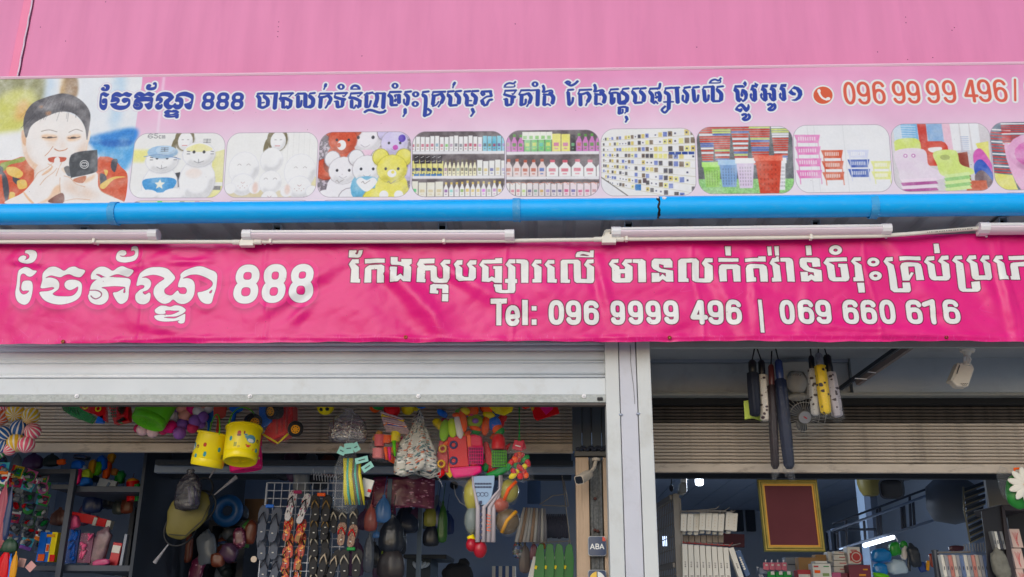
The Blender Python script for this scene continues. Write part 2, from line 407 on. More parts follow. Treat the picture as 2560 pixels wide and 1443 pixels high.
ROW = '''@ 640 540 4
p 930,342 1005,342 1005,360 990,372 1000,382 1015,378 1028,345 1068,342 1060,375 1040,405 1015,412 925,412
p 960,428 1025,428 1025,468 985,470 1025,505 1027,625 1040,628 1038,665 943,663 950,530 925,480
p 1085,428 1288,428 1288,468 1085,470
p 1080,665 1085,520 1105,500 1130,487 1255,487 1285,505 1285,560 1272,580 1280,600 1275,660 1205,660 1210,530 1150,530 1150,662
p 1345,408 1415,408 1415,452 1450,452 1450,425 1555,425 1555,470 1530,487 1550,505 1548,662 1475,662 1447,635 1420,662 1338,660 1345,550 1338,540 1340,507 1410,507 1410,610 1447,580 1475,610 1475,500 1440,488 1355,488 1345,470
p 1635,425 1785,422 1783,470 1670,472 1690,490 1775,490 1805,510 1808,600 1830,620 1868,618 1870,520 1840,478 1878,435 1942,435 1940,478 1890,480 1938,515 1935,620 1910,658 1870,662 1780,662 1745,640 1742,540 1690,540 1685,625 1695,628 1692,662 1605,662 1608,520 1620,500 1605,478
p 1740,690 1770,675 1900,675 1922,690 1922,768 1860,768 1860,720 1805,720 1803,740 1822,742 1820,775 1738,775
p 1860,776 1922,776 1920,852 1858,852
p 2010,440 2065,440 2062,485 2025,490 2063,520 2065,605 2085,618 2125,618 2130,520 2105,480 2140,440 2205,440 2200,482 2155,485 2198,520 2200,625 2175,655 2030,655 2000,630 1995,520 1975,482
p 2345,830 2510,830 2508,878 2455,880 2452,1088 2400,1088 2402,880 2345,878
@ 1190 610 8
p 130,315 385,310 375,285 520,280 520,385 145,390 250,455 252,690 315,650 375,680 375,495 340,495 340,440 520,440 518,780 375,780 315,740 262,770 115,765 120,470 60,415
p 355,810 515,810 520,925 635,925 635,785 578,775 580,705 640,700 640,470 585,415 660,305 785,305 785,385 680,390 785,460 785,700 820,705 820,780 785,785 785,930 760,985 700,992 480,990 400,970 378,930 375,865 355,860
p 800,305 960,305 1020,320 1048,360 1045,780 900,778 895,390 800,380
p 1180,310 1305,310 1305,385 1195,390 1310,460 1308,775 1125,775 1125,705 1165,700 1160,470 1105,415
p 1440,312 1565,312 1568,385 1455,390 1568,460 1575,695 1615,700 1612,775 1425,772 1425,470 1365,405
p 1690,340 1730,310 2040,310 2090,350 2100,685 2215,685 2215,470 2155,410 2225,305 2352,305 2350,380 2250,385 2362,455 2362,710 2340,760 2290,772 2010,770 1965,740 1955,660 1950,385 1830,385 1838,700 1880,705 1875,775 1690,772
p 1990,262 1990,215 2020,160 2100,138 2200,145 2280,160 2275,120 2355,118 2350,262
-s 2085,225 2120,200 2180,200 2265,228
@ 1280 540 4
p 1000,430 1065,428 1062,465 1012,468 1072,505 1075,530 1125,530 1130,510 1095,475 1130,430 1200,430 1198,465 1150,468 1205,505 1205,635 1180,662 1030,662 1000,640 998,520 965,478
-p 1085,572 1128,572 1128,618 1085,618
p 1205,430 1300,428 1335,450 1340,660 1262,660 1258,470 1205,465
p 1395,450 1420,425 1580,425 1605,455 1605,515 1515,515 1515,490 1470,478 1470,510 1490,525 1610,545 1612,660 1540,660 1503,635 1470,662 1395,662 1393,570 1470,570 1475,610 1503,580 1535,610 1535,572 1470,560 1410,530 1393,500
p 1660,445 1690,425 1840,425 1868,450 1870,618 1925,618 1925,510 1895,472 1930,425 2005,425 2005,465 1950,468 2005,500 2010,635 1985,660 1830,660 1800,640 1798,465 1745,465 1745,620 1765,625 1765,660 1660,660
p 2062,420 2265,420 2265,455 2062,460
p 2070,500 2095,482 2250,482 2282,500 2288,655 2215,655 2205,528 2145,530 2148,655 2075,658 2065,560
p 2128,300 2188,300 2190,395 2135,395
p 100,840 158,840 158,1085 100,1085
p 195,900 245,900 245,945 195,945
p 195,1030 245,1030 245,1085 195,1085
p 2455,835 2495,835 2525,1165 2485,1165
@ 1800 600 8
p 498,365 765,350 765,322 915,318 920,425 500,432
p 515,560 540,500 590,480 870,480 930,515 950,600 960,828 810,828 785,560 660,570 680,740 720,745 722,828 532,830
p 945,118 1030,118 1042,300 962,302
p 1090,115 1180,112 1188,300 1105,302
p 1050,350 1120,345 1120,318 1180,315 1190,420 1085,432 1200,500 1228,825 1040,828 1035,750 1075,745 1050,505 990,455
p 1210,345 1390,342 1450,370 1470,420 1500,828 1350,828 1318,425 1210,420
p 1712,105 1822,102 1840,295 1728,298
p 1600,370 1640,345 1940,342 1995,370 2010,530 1850,532 1840,440 1740,430 1745,480 1790,540 1880,570 2025,600 2045,825 1890,825 1830,785 1775,825 1625,820 1608,628 1755,628 1762,715 1820,675 1885,715 1870,645 1780,630 1680,590 1610,530 1590,450
e 2315 192 130 98
-e 2315 192 42 30
p 2140,345 2535,342 2545,418 2175,430 2285,500 2310,740 2430,740 2405,540 2365,535 2362,470 2545,468 2590,750 2570,800 2520,825 2260,825 2190,795 2160,740 2130,510 2065,450
@ 1920 540 4
p 860,410 930,410 928,445 870,448 935,485 960,650 855,650 852,612 872,608 865,490 828,450
p 890,665 960,665 970,762 905,765
e 1055 457 62 45
-e 1055 457 22 13
e 1073 597 64 47
-e 1073 597 20 13
p 1185,408 1250,405 1252,445 1200,450 1262,485 1300,720 1350,718 1345,660 1420,660 1432,740 1415,760 1260,760 1225,735 1195,500 1155,450
p 1310,405 1525,402 1530,440 1315,445
@ 2240 590 8
p 90,590 115,540 170,528 440,528 500,560 525,640 560,880 405,880 365,610 240,612 265,780 300,720 355,735 270,885 130,885
p 750,150 855,148 878,340 765,345
p 625,405 765,400 770,475 645,490 770,560 810,800 940,795 905,550 835,500 910,395 1045,390 1050,470 935,480 1060,555 1090,820 1060,870 1010,885 760,885 700,860 665,810 630,565 560,510
p 1180,398 1310,392 1325,465 1210,475 1340,550 1410,1040 1530,1040 1505,910 1665,905 1690,1050 1670,1090 1630,1105 1340,1105 1280,1080 1250,1020 1190,545 1115,490
p 1455,392 1590,388 1600,465 1490,478 1610,550 1645,795 1775,790 1735,545 1665,490 1730,390 1865,385 1872,462 1765,475 1890,545 1935,810 1910,860 1860,880 1590,880 1530,850 1500,790 1465,550 1395,490
p 1995,395 2125,392 2135,468 2035,475 2160,550 2200,790 2240,795 2255,875 2070,870 2010,545 1940,490
p 2255,395 2560,385 2700,385 2700,470 2265,470
p 2290,600 2300,540 2350,520 2600,510 2600,600 2445,600 2490,870 2300,868 2285,795 2315,790'''
UP = '''@ 635 195 4.55
l 22 45,180 100,175
l 12 45,180 28,210
l 38 50,215 62,240 60,320
l 28 60,325 100,338 150,315
l 22 115,180 165,178
l 12 118,182 105,205
l 38 120,215 155,250 155,305
l 12 84,284 114,280
l 20 180,180 262,175
l 42 248,185 240,270 235,340
l 22 310,180 440,175
l 12 308,185 300,235
l 12 430,185 400,215
l 34 300,235 360,235 420,265
l 34 418,270 410,320 385,338
l 36 330,262 330,330
l 10 300,262 320,262
l 14 335,335 350,342 370,320 390,340
l 12 472,200 500,175
l 22 500,180 580,178
l 38 500,215 500,325
l 20 500,335 530,320 540,262
l 42 585,195 582,310
l 24 582,328 640,333
l 20 640,178 690,172
l 12 635,182 620,205
l 42 640,215 672,250 665,310 640,326
l 20 752,180 885,178
l 12 750,182 735,215
l 24 745,222 790,218 840,202
l 36 845,205 872,240 850,290
l 18 845,295 815,340
l 40 760,240 752,330
l 28 815,75 810,95
l 12 808,100 795,130
l 22 925,178 1055,172
l 12 925,185 915,215
l 12 1050,180 1025,210 1010,205
l 30 925,220 970,235 1030,245
l 36 1010,255 1005,310
l 38 945,275 950,325
l 24 955,335 1000,325
l 10 915,270 935,265
e 990 102 40 32
-e 990 102 15 19
l 22 1105,178 1225,172
l 12 1100,185 1090,225
l 12 1220,180 1190,210 1180,205
l 32 1090,225 1150,235 1200,262
l 36 1205,265 1200,320
l 36 1110,265 1110,330
l 16 1115,335 1140,345 1160,312 1185,340
l 26 1110,112 1125,95 1150,88 1180,98 1195,118
l 10 1100,128 1205,128
l 12 1255,195 1285,170
l 22 1285,182 1345,168
l 38 1280,210 1275,325
l 20 1280,335 1310,325 1328,265
l 12 1350,175 1380,185
l 40 1395,185 1400,240 1375,320
l 18 1375,325 1400,330
l 18 1400,175 1490,178
l 42 1478,185 1468,335
l 26 1262,388 1300,368 1350,372 1420,395 1470,390 1490,375
@ 950 190 4.55
l 22 115,185 235,182
l 12 112,190 95,215
l 40 105,225 128,250 130,320
l 24 130,335 190,332
l 40 215,225 215,300
l 16 215,215 170,222 175,240
l 26 172,285 178,270
e 170 113 38 31
-e 170 113 14 18
l 22 290,185 350,178
l 12 290,190 275,210
l 38 300,220 320,250 310,320
l 18 305,335 275,310 272,270
l 34 285,385 285,420
l 16 285,425 265,460
e 405 210 40 32
-e 405 210 14 18
e 400 320 40 32
-e 400 320 14 18
l 22 490,185 550,178
l 12 490,190 478,215
l 38 495,225 520,260 508,450
l 20 510,455 560,435 578,410
l 26 575,400 545,378
l 20 605,185 740,180
l 12 605,190 592,215
l 22 600,225 640,222 690,205
l 38 700,210 720,250 700,300
l 16 695,305 665,350
l 38 610,240 600,320
l 14 600,345 640,330 665,295
l 22 775,180 835,175
l 12 775,185 765,215
l 40 780,225 800,250 795,320
l 24 800,338 870,332
l 22 865,178 920,172
l 12 862,182 850,205
l 42 870,215 898,250 895,305
l 26 848,80 838,100
l 12 835,105 828,135
l 22 965,180 1025,175
l 12 965,185 952,210
l 40 970,220 988,250 985,315
l 24 985,335 1050,335
l 22 1050,175 1115,172
l 12 1050,182 1038,205
l 40 1055,215 1090,250 1080,310
l 13 1018,282 1038,282
l 32 1050,380 1062,410
l 18 1058,425 1035,455
l 24 1160,180 1260,175
l 28 1255,185 1265,225
l 20 1150,195 1165,220 1185,210 1180,195
l 18 1265,232 1210,238 1160,275
l 38 1160,285 1170,315
l 24 1185,335 1215,325 1225,300 1245,275 1270,270
@ 1250 190 4.55
l 20 60,170 180,165
l 12 58,175 48,205
l 12 178,172 150,208 138,205
l 28 50,212 110,230 165,240
l 36 140,250 135,300
l 38 70,270 75,325
l 24 80,335 125,325
l 10 42,265 60,262
l 18 55,112 75,93 110,82 150,88 172,70
l 10 45,128 155,126 165,105
l 20 240,165 335,162
l 12 238,170 215,210
l 22 225,215 265,215 310,200
l 38 325,205 350,245 335,300
l 14 330,305 305,345
l 38 245,235 240,325
l 22 245,330 285,315 292,270
l 18 345,165 440,160
l 42 430,170 425,325
e 397 95 37 30
-e 397 95 13 17
l 26 490,115 500,150 490,180
l 18 500,185 580,165 595,190
l 40 570,200 605,245 595,305
l 20 495,210 560,215
l 34 505,235 500,325
l 16 510,335 540,320 570,335
l 20 745,75 770,62 795,75 785,90
l 24 760,85 805,108 850,90 880,62
l 20 775,160 830,155
l 12 775,165 760,190
l 36 775,195 785,320
l 22 790,330 820,300 828,250
l 20 905,160 1035,155
l 12 905,165 888,200
l 22 895,205 935,207 985,190
l 38 995,195 1020,235 1000,285
l 14 995,290 975,335
l 40 912,225 915,325
l 28 1075,105 1085,140 1075,175
l 18 1085,178 1160,160 1180,180
l 40 1150,190 1190,235 1180,295
l 20 1080,205 1140,215
l 34 1090,230 1088,315
l 16 1095,325 1125,315 1155,325
l 20 1260,155 1340,150
l 12 1258,160 1240,190
l 20 1245,200 1310,190 1350,200
l 38 1268,215 1268,305
l 22 1270,318 1295,300 1300,255
l 40 1350,210 1355,300
l 24 1360,315 1420,315
@ 1530 185 4.55
l 20 125,172 185,165
l 12 120,178 108,205
l 42 115,210 168,250 162,305 120,325
l 22 75,385 130,375 175,385
l 36 85,400 82,445
l 16 90,450 118,440 120,405
l 32 170,395 168,420
l 12 165,425 145,445
l 28 160,490 170,515
l 16 168,520 155,545
l 20 240,170 300,165
l 12 238,175 222,205
l 40 240,215 262,250 258,310
l 24 262,330 335,325
l 22 325,168 380,162
l 12 325,172 312,200
l 42 330,210 362,250 358,300
l 20 435,170 535,165
l 24 545,115 540,150
l 12 535,150 515,175
l 12 432,175 418,205
l 38 435,215 458,250 455,310
l 16 460,325 480,335 492,312 515,335
l 18 500,215 540,210
l 38 530,215 545,250 540,300
l 12 492,215 495,245
l 24 500,270 515,262
l 22 610,165 680,158
l 12 610,170 595,205
l 40 610,215 645,250 642,390
l 22 640,400 600,440 565,410 600,372
l 14 590,320 695,318
l 20 690,160 760,155
l 42 735,165 745,320
l 22 825,158 885,150
l 12 825,162 808,190
l 38 825,200 855,240 850,300
l 22 845,325 805,300 805,250
l 22 925,155 985,148
l 12 925,160 908,180
l 38 925,190 935,300
l 22 940,318 970,300 980,245
l 20 1045,150 1130,145
l 12 1042,155 1028,180
l 38 1045,195 1055,300
l 22 1060,315 1090,295 1098,245
l 40 1145,150 1145,295
l 24 1150,312 1220,310
l 20 1200,148 1260,140
l 12 1200,152 1185,175
l 42 1205,190 1240,230 1238,290
l 18 1115,93 1133,74 1170,63 1210,75 1235,50
l 10 1105,103 1220,100 1232,75
@ 1820 185 12.02
p 205,345 450,340 475,385 505,370 450,285 505,215 550,270 545,340 470,420 460,405 215,408 300,460 335,530 350,745 390,725 440,800 490,740 495,640 440,570 410,560 455,630 440,680 390,680 375,620 410,455 480,460 560,520 590,620 570,740 510,810 440,845 390,790 345,850 270,825 235,760 225,560 160,505
s 210,1070 300,940 400,890 470,930 540,1010 575,1000 600,910 640,980 620,1080 540,1140 480,1100 410,1000 360,975 280,1025 350,1060 400,1035 425,1090 370,1150 290,1120
l 66 430,1235 480,1215 535,1230 530,1290 450,1350 480,1385 560,1380 630,1330 640,1270 615,1225
p 715,330 810,330 800,260 905,320 850,420 820,395 720,405 830,450 855,520 865,780 800,840 720,810 660,720 650,620 690,575 720,620 700,680 740,780 745,550 720,490 668,490
p 1030,325 1200,320 1175,405 1040,400 1140,450 1165,520 1180,780 1120,830 1050,800 980,720 960,630 1000,570 1030,610 1010,680 1060,770 1050,540 1030,500 985,490
p 1170,580 1260,570 1300,610 1290,680 1330,770 1320,530 1300,490 1250,475 1300,320 1465,318 1440,400 1300,395 1400,440 1430,500 1440,780 1370,825 1300,800 1240,720 1225,620 1170,605
l 66 1205,930 1260,905 1320,930 1310,985 1220,1060 1260,1090 1340,1080 1400,1030 1410,960 1385,910
p 1590,315 1750,305 1730,390 1590,385 1700,430 1720,500 1745,760 1690,815 1620,800 1545,720 1530,610 1575,560 1600,610 1580,670 1630,770 1620,540 1600,490 1545,465
p 1985,370 2120,410 2210,500 2225,620 2160,740 2060,800 1990,808 1900,785 2010,760 2090,680 2110,590 2040,470 1940,440 1900,480 1950,545 2030,580 2020,640 1930,640 1860,600 1815,550'''
# ---------------------------------------------------------------- print of the long pink banner
YB = 4.62
def fnoise(h, w, cell, seed, oct=3):
    rg = np.random.RandomState(seed); out = np.zeros((h, w), np.float32); amp = 1; tot = 0
    for o in range(oct):
        c = max(2, cell / 2 ** o); gh, gw = int(h / c) + 2, int(w / c) + 2; g = rg.rand(gh, gw).astype(np.float32)
        y = np.arange(h) / c; x = np.arange(w) / c; yi, xi = y.astype(int), x.astype(int); fy, fx = (y - yi)[:, None], (x - xi)[None]
        fy, fx = fy * fy * (3 - 2 * fy), fx * fx * (3 - 2 * fx)
        a, b, d, e = g[yi][:, xi], g[yi][:, xi + 1], g[yi + 1][:, xi], g[yi + 1][:, xi + 1]
        out += amp * ((a * (1 - fx) + b * fx) * (1 - fy) + (d * (1 - fx) + e * fx) * fy); tot += amp; amp *= .5
    return out / tot
bx0, bz1 = unproj([(-70, 560)], YB)[0]; bx1 = unproj([(2640, 850)], YB)[0][0]; bz0 = unproj([(0, 880)], YB)[0][1]
ban = Cv(YB, bx0, bz1, bx1 - bx0, bz1 - bz0, 520, (228, 24, 124))
ban.a += (fnoise(ban.h, ban.w, 160, 3)[..., None] - .5) * np.array([14, 22, 18])
big = ban.new(); ban.data(big, BIG)
for x0, x1, y0, y1 in ((590, 652, 660, 759), (660, 720, 659, 758), (728, 788, 659, 756)): digit(ban, big, '8', x0, x1, y0, y1, 19.5)
halo = dil(big, 13); sh = blur(dil(big, 11), 7)
sh = np.roll(np.roll(sh, 9, 0), 2, 1); ban.ink(sh, (150, 25, 85), .55)
ban.ink(halo, (233, 27, 130)); ed = np.clip(dil(halo, 1) - halo, 0, 1); ban.ink(ed, (240, 110, 165), .35)
ban.ink(dil(big, 1.6), (120, 25, 75)); ban.ink(big, (228, 229, 228))
txt = ban.new(); ban.data(txt, ROW)
ban.T = (0, 0, 1.)
ban.line(txt, 12, [(1270, 791), (1293, 790)], False); ban.line(txt, 12.5, sq(1281.5, 789, 12, 19, 0, -325, 30, 2.5), False)
T1 = ((1371, 1410, '0'), (1414.5, 1452.5, '9'), (1459, 1497.5, '6'), (1526, 1562.5, '9'), (1570, 1607.5, '9'), (1614, 1651.5, '9'), (1658.5, 1696, '9'),
      (1725, 1765, '4'), (1769, 1809, '9'), (1815, 1854, '6'), (1949, 1987, '0'), (1995, 2035, '6'), (2039, 2078, '9'), (2107.5, 2147, '6'), (2152.5, 2192, '6'),
      (2199, 2239, '0'), (2266, 2307, '6'), (2310, 2347, '1'), (2357, 2399, '6'))
for x0, x1, ch in T1: digit(ban, txt, ch, x0 - (x0 - 1335) / 230, x1 - (x0 - 1335) / 230, 750 - (x0 - 1335) / 400, 811.5 - (x0 - 1335) / 700, 12.8)
ban.ink(dil(txt, 2.3), (92, 18, 48)); ban.ink(txt, (228, 228, 224))
# hem, speckles and scuffs of the print
sp = ban.new(); rg = np.random.RandomState(5)
for _ in range(70):
    x, y = rg.uniform(0, 2560), rg.uniform(612, 850); ban.ell(sp, x, y, rg.uniform(.4, 1.1), rg.uniform(.4, 1.))
ban.ink(sp, (110, 20, 60), .7)
sp = ban.new()
for _ in range(330):
    x = rg.uniform(0, 2560); y = rg.uniform(834, 853); ban.line(sp, rg.uniform(.5, 1.3), [(x, y), (x + rg.uniform(-3, 3), y + rg.uniform(2, 9))], False)
for _ in range(26):
    x = rg.uniform(0, 2560); y = rg.uniform(640, 850); ban.line(sp, .7, [(x, y), (x + rg.uniform(-22, 22), y + rg.uniform(-4, 16)), (x + rg.uniform(-30, 30), y + rg.uniform(4, 30))])
ban.ink(sp, (246, 150, 190), .45)
# ---------------------------------------------------------------- print of the upper sign
YS = 5.0
sx0, sz1 = unproj([(-60, 190)], YS)[0]; sz1 = unproj([(2560, 150)], YS)[0][1] + .03; sx1 = unproj([(2640, 480)], YS)[0][0]; sz0 = unproj([(0, 560)], YS)[0][1]
sg = Cv(YS, sx0, sz1, sx1 - sx0, sz1 - sz0, 480, (226, 165, 198))
g = np.linspace(0, 1, sg.h)[:, None, None]; top = np.array([226, 150, 192], np.float32); bot = np.array([226, 212, 225], np.float32)
tt = np.clip((g - .1) / .5, 0, 1); sg.a = (top * (1 - tt) + bot * tt) * np.ones((1, sg.w, 1), np.float32)
sg.a += (fnoise(sg.h, sg.w, 220, 9, 4)[..., None] - .5) * np.array([10, 34, 22])
def shape(c, *polys, al=1., bl=0):
    for q in polys:
        q = [tuple(map(float, z.split(','))) for z in q.split()]; sg.win(q, 4 + 3 * bl); m = sg.new(); sg.poly(m, q, True)
        if bl: m = blur(m, bl)
        sg.ink(m, c, al); sg.full()
def T(*t): sg.T = t
WHT = (232, 232, 234)
# portrait at the left end: blurred street behind a woman holding a compact
T(0, 180, 4)
m = sg.new(); sg.poly(m, [(-400, 0), (1430, 0), (1420, 120), (1240, 1310), (1200, 1600), (-400, 1600)]); sg.ink(m, (222, 226, 232)); frame = m
shape((150, 150, 110), '-60,40 430,40 430,330 300,460 200,330 -60,250', bl=9)
shape((205, 205, 100), '60,200 330,190 340,420 180,600 -60,600 -60,380', bl=10)
shape((228, 170, 100), '190,300 290,300 280,460 150,470', al=.8, bl=9)
shape((160, 130, 100), '640,60 770,60 760,260 610,280', bl=3)
shape((226, 190, 130), '610,60 650,60 640,260 600,260', al=.6, bl=5)
shape((190, 214, 236), '470,60 540,60 520,300 440,300', al=.8, bl=8)
shape((170, 205, 235), '1150,60 1260,60 1190,520 1100,500', al=.8, bl=10)
shape((40, 130, 215), '860,660 1340,560 1325,720 1050,800 900,720', bl=5)
shape((70, 160, 225), '960,720 1330,700 1290,940 1180,980 1000,860', bl=6)
shape((30, 105, 195), '1000,690 1300,680 1290,740 1060,745', bl=3)
shape((225, 150, 195), '960,860 1050,850 1060,900 980,900')
shape(WHT, '-40,640 180,600 240,700 240,900 -40,900', al=.8, bl=8)
RED = (214, 82, 50)
shape(RED, '-60,930 120,880 240,850 330,950 330,1110 240,1200 100,1340 -60,1340')
shape(RED, '980,870 1120,860 1210,950 1275,1040 1250,1280 1180,1290 980,1200')
shape((140, 160, 60), '0,920 130,880 250,850 235,895 90,930 40,990')
for q in ('20,1000 70,1060 90,1200 60,1300 30,1180', '130,1040 170,1060 220,1090 180,1130 130,1090', '1120,880 1175,880 1150,1000 1110,960', '1000,1020 1060,1040 1060,1120 1010,1160', '-20,940 30,960 20,1020 -20,1010'): shape((70, 72, 84), q)
for q in ('60,960 150,950 230,1010 190,1060 90,1030', '170,1090 250,1080 270,1150 190,1170', '1000,1130 1130,1050 1262,1050 1140,1075 1040,1170', '100,1200 150,1215 130,1280 90,1270', '1040,980 1080,990 1060,1040'): shape((236, 190, 90), q)
SK, SS = (232, 226, 222), (232, 172, 120)
shape((236, 214, 196), '240,580 860,560 868,760 800,960 620,1020 380,1000 260,880 215,700')     # head
shape(SS, '250,800 330,900 420,960 380,990 300,930', al=.5, bl=4)
shape(SS, '690,800 840,740 850,800 740,880', al=.6, bl=5)
shape(SK, '250,560 400,440 640,400 800,480 865,620 860,760 800,880 620,960 430,950 300,860 255,700')
shape((222, 170, 130), '215,600 245,580 262,640 255,740 225,700', al=.8)
shape(SK, '40,1310 220,1210 330,1090 400,960 560,900 620,1010 640,1330 340,1330')
shape(SK, '560,960 720,1060 960,1000 1000,1180 1240,1300 1180,1330 600,1330')
shape(SK, '350,980 420,900 560,850 620,880 560,1030 480,1060 400,1040')
shape(SS, '230,1190 300,1270 340,1310 320,1320 250,1240', al=.8); shape(SS, '540,1160 600,1130 590,1240 500,1290 370,1318 480,1260', al=.6, bl=2)
shape(SS, '420,1025 500,960 530,940 510,985 440,1030', al=.8); shape(SS, '840,1080 940,1030 960,1010 930,1070 850,1110', al=.7, bl=3)
for q in ('330,1090 380,1010 470,960 540,900', '400,1130 460,1060 540,1000 590,930', '560,1040 590,960 620,900', '600,1060 600,1180 630,1320', '640,1040 700,1060 760,1120 850,1150', '480,920 520,945 480,1000 420,1030', '650,1290 760,1270 900,1280', '980,1010 1000,1100 1010,1190 1140,1250'):
    pts = [tuple(map(float, z.split(','))) for z in q.split()]; m = sg.new(); sg.line(m, 7, pts); sg.ink(m, (206, 150, 110), .75)
shape((206, 150, 110), '255,700 290,840 400,960 560,1010 420,985 300,930 245,820', al=.5, bl=9); shape((214, 160, 120), '850,640 862,760 800,860 770,800 820,720', al=.45, bl=8); shape((226, 190, 160), '480,690 560,700 540,740 480,730', al=.5, bl=6); shape((222, 176, 146), '600,640 640,700 660,760 620,760 590,700', al=.4, bl=7); shape((214, 160, 120), '660,1080 900,1180 1000,1260 760,1240 640,1160', al=.35, bl=9); shape((196, 120, 70), '240,900 300,960 360,1000 300,1080 250,1000', al=.5, bl=6)
m = sg.new(); sg.line(m, 5, [(580, 860), (570, 890), (580, 930)]); sg.ink(m, (200, 130, 100), .6)
HA = (92, 90, 96)
shape(HA, '250,640 232,520 260,400 330,310 440,260 560,225 640,215 740,240 830,300 890,380 905,460 885,600 868,680 850,560 800,470 720,410 600,400 480,440 360,500 300,560 270,650')
shape((130, 126, 130), '380,330 520,270 640,260 760,310 820,380 740,350 620,330 500,350 400,400', al=.7, bl=4)
shape((206, 130, 80), '460,400 510,395 500,430 460,430', al=.7, bl=2); shape((206, 130, 80), '390,345 430,340 420,365', al=.6, bl=2)
m = sg.new()
for k in range(40):
    x = rg.uniform(300, 850); y = 300 + (x - 590) ** 2 * .0009 + rg.uniform(-70, 90); sg.line(m, rg.uniform(2, 6), [(x, y), (x + (x - 600) * .12 - 20, y + 50), (x + (x - 600) * .25 - 40, y + 110)])
sg.ink(m, (62, 62, 72), .6)
m = sg.new(); sg.line(m, 7, [(415, 595), (490, 580), (570, 600)]); sg.line(m, 7, [(690, 605), (760, 575), (825, 595)]); sg.ink(m, (120, 100, 92), .8)
shape(SS, '415,640 480,625 570,640 555,690 450,680', al=.7, bl=3); shape(SS, '670,650 760,625 810,635 790,680 690,690', al=.7, bl=3)
m = sg.new(); sg.line(m, 8, [(425, 655), (490, 662), (565, 652)]); sg.line(m, 8, [(680, 660), (740, 665), (800, 650)]); sg.ell(m, 500, 655, 28, 9); sg.ell(m, 735, 657, 30, 9); sg.ink(m, (66, 52, 48))
m = sg.new(); sg.line(m, 9, [(545, 770), (590, 790), (650, 780), (672, 765)]); sg.line(m, 6, [(530, 745), (490, 800), (450, 840)]); sg.ink(m, (196, 120, 80))
shape((200, 84, 60), '480,865 540,850 620,852 665,860 640,895 560,905 500,900'); shape(SK, '545,870 580,850 600,880 590,960 545,940')
shape((72, 76, 82), '712,830 945,782 972,800 975,950 950,1005 745,1052 705,1040'); shape((90, 94, 100), '640,960 690,945 705,1040 670,1030', al=.8)
m = sg.new(); sg.ell(m, 843, 925, 45, 43); sg.ink(m, (230, 230, 230)); m = sg.new(); sg.ell(m, 843, 925, 38, 36); sg.ink(m, (72, 76, 82))
m = sg.new(); sg.line(m, 8, sq(832, 925, 17, 17, 50, 310, 14, 2)); sg.line(m, 8, sq(854, 925, 17, 17, 230, 490, 14, 2)); sg.ink(m, (230, 230, 230))
shape((190, 90, 50), '740,1070 860,1040 830,1110 750,1100', al=.8); shape((120, 70, 60), '480,1290 620,1210 640,1300 560,1316', al=.9)
sg.a = sg.a
# white sliver seam of the panel joint
m = sg.new(); sg.line(m, 26, [(1640, 60), (1575, 620)], False); sg.ink(blur(m, 2), (236, 224, 236), .55)
# photographs in rounded frames
def frame_mask(q):
    sg.T = (0, 0, 1.); sg.full(); m = sg.new(); n = []
    (x0, y0), (x1, y1), (x2, y2), (x3, y3) = q
    for u, v in [(cx + .14 * math.cos(R(a)), cy + .2 * math.sin(R(a))) for cx, cy, a0 in ((.86, .8, 0), (.14, .8, 90), (.14, .2, 180), (.86, .2, 270)) for a in range(a0, a0 + 91, 9)]:
        n.append(((x0 * (1 - u) + x1 * u) * (1 - v) + (x3 * (1 - u) + x2 * u) * v, (y0 * (1 - u) + y1 * u) * (1 - v) + (y3 * (1 - u) + y2 * u) * v))
    sg.poly(m, n); return m
def U(q, pts):
    (x0, y0), (x1, y1), (x2, y2), (x3, y3) = q; o = []
    for u, v in pts: o.append(((x0 * (1 - u) + x1 * u) * (1 - v) + (x3 * (1 - u) + x2 * u) * v, (y0 * (1 - u) + y1 * u) * (1 - v) + (y3 * (1 - u) + y2 * u) * v))
    return o
class Pic:
    def __init__(s, q, base): s.q = q; s.fm = frame_mask(q); sg.T = (0, 0, 1.); s.bb = s.fm; sg.ink(s.fm, base)
    def p(s, c, pts, sm=False, al=1., bl=0):
        q = U(s.q, pts); sg.win(q, 4 + 3 * bl); m = sg.new(); sg.poly(m, q, sm)
        if bl: m = blur(m, bl)
        sg.ink(m * s.fm[sg.sl], c, al); sg.full()
    def r(s, c, u0, v0, u1, v1, al=1.): s.p(c, [(u0, v0), (u1, v0), (u1, v1), (u0, v1)], al=al)
    def e(s, c, u, v, ru, rv, al=1., bl=0):
        s.p(c, [(u + ru * math.cos(t * math.pi / 8), v + rv * math.sin(t * math.pi / 8)) for t in range(16)], al=al, bl=bl)
        if ru > .07 and al == 1 and not bl: s.p(tuple(x * .8 for x in c), [(u + ru * math.cos(R(a)), v + rv * math.sin(R(a))) for a in range(-10, 150, 16)] + [(u + ru * .7 * math.cos(R(a)), v + rv * .62 * math.sin(R(a))) for a in range(140, -10, -20)], al=.55, bl=3)
    def l(s, c, w, pts, al=1.): q = U(s.q, pts); sg.win(q, 6 + int(w)); m = sg.new(); sg.line(m, w, q); sg.ink(m * s.fm[sg.sl], c, al); sg.full()
    def end(s): m = np.clip(dil(s.fm, 1) - s.fm, 0, 1); sg.ink(m, (120, 110, 125), .8)
QS = [[(339, 334), (564, 333), (554, 494), (321, 495)], [(570, 333), (796, 331), (788, 493), (558, 494)], [(801, 331), (1028, 330), (1024, 492), (792, 493)],
      [(1032, 330), (1261, 328), (1261, 491), (1029, 492)], [(1266, 327), (1497, 325), (1498, 490), (1265, 491)], [(1502, 323), (1736, 321), (1740, 488), (1503, 490)],
      [(1740, 319), (1979, 316), (1986, 483), (1748, 485)], [(1981, 314), (2220, 312), (2232, 479), (1991, 482)], [(2225, 311), (2471, 308), (2485, 476), (2238, 479)],
      [(2472, 307), (2720, 304), (2740, 472), (2490, 475)]]
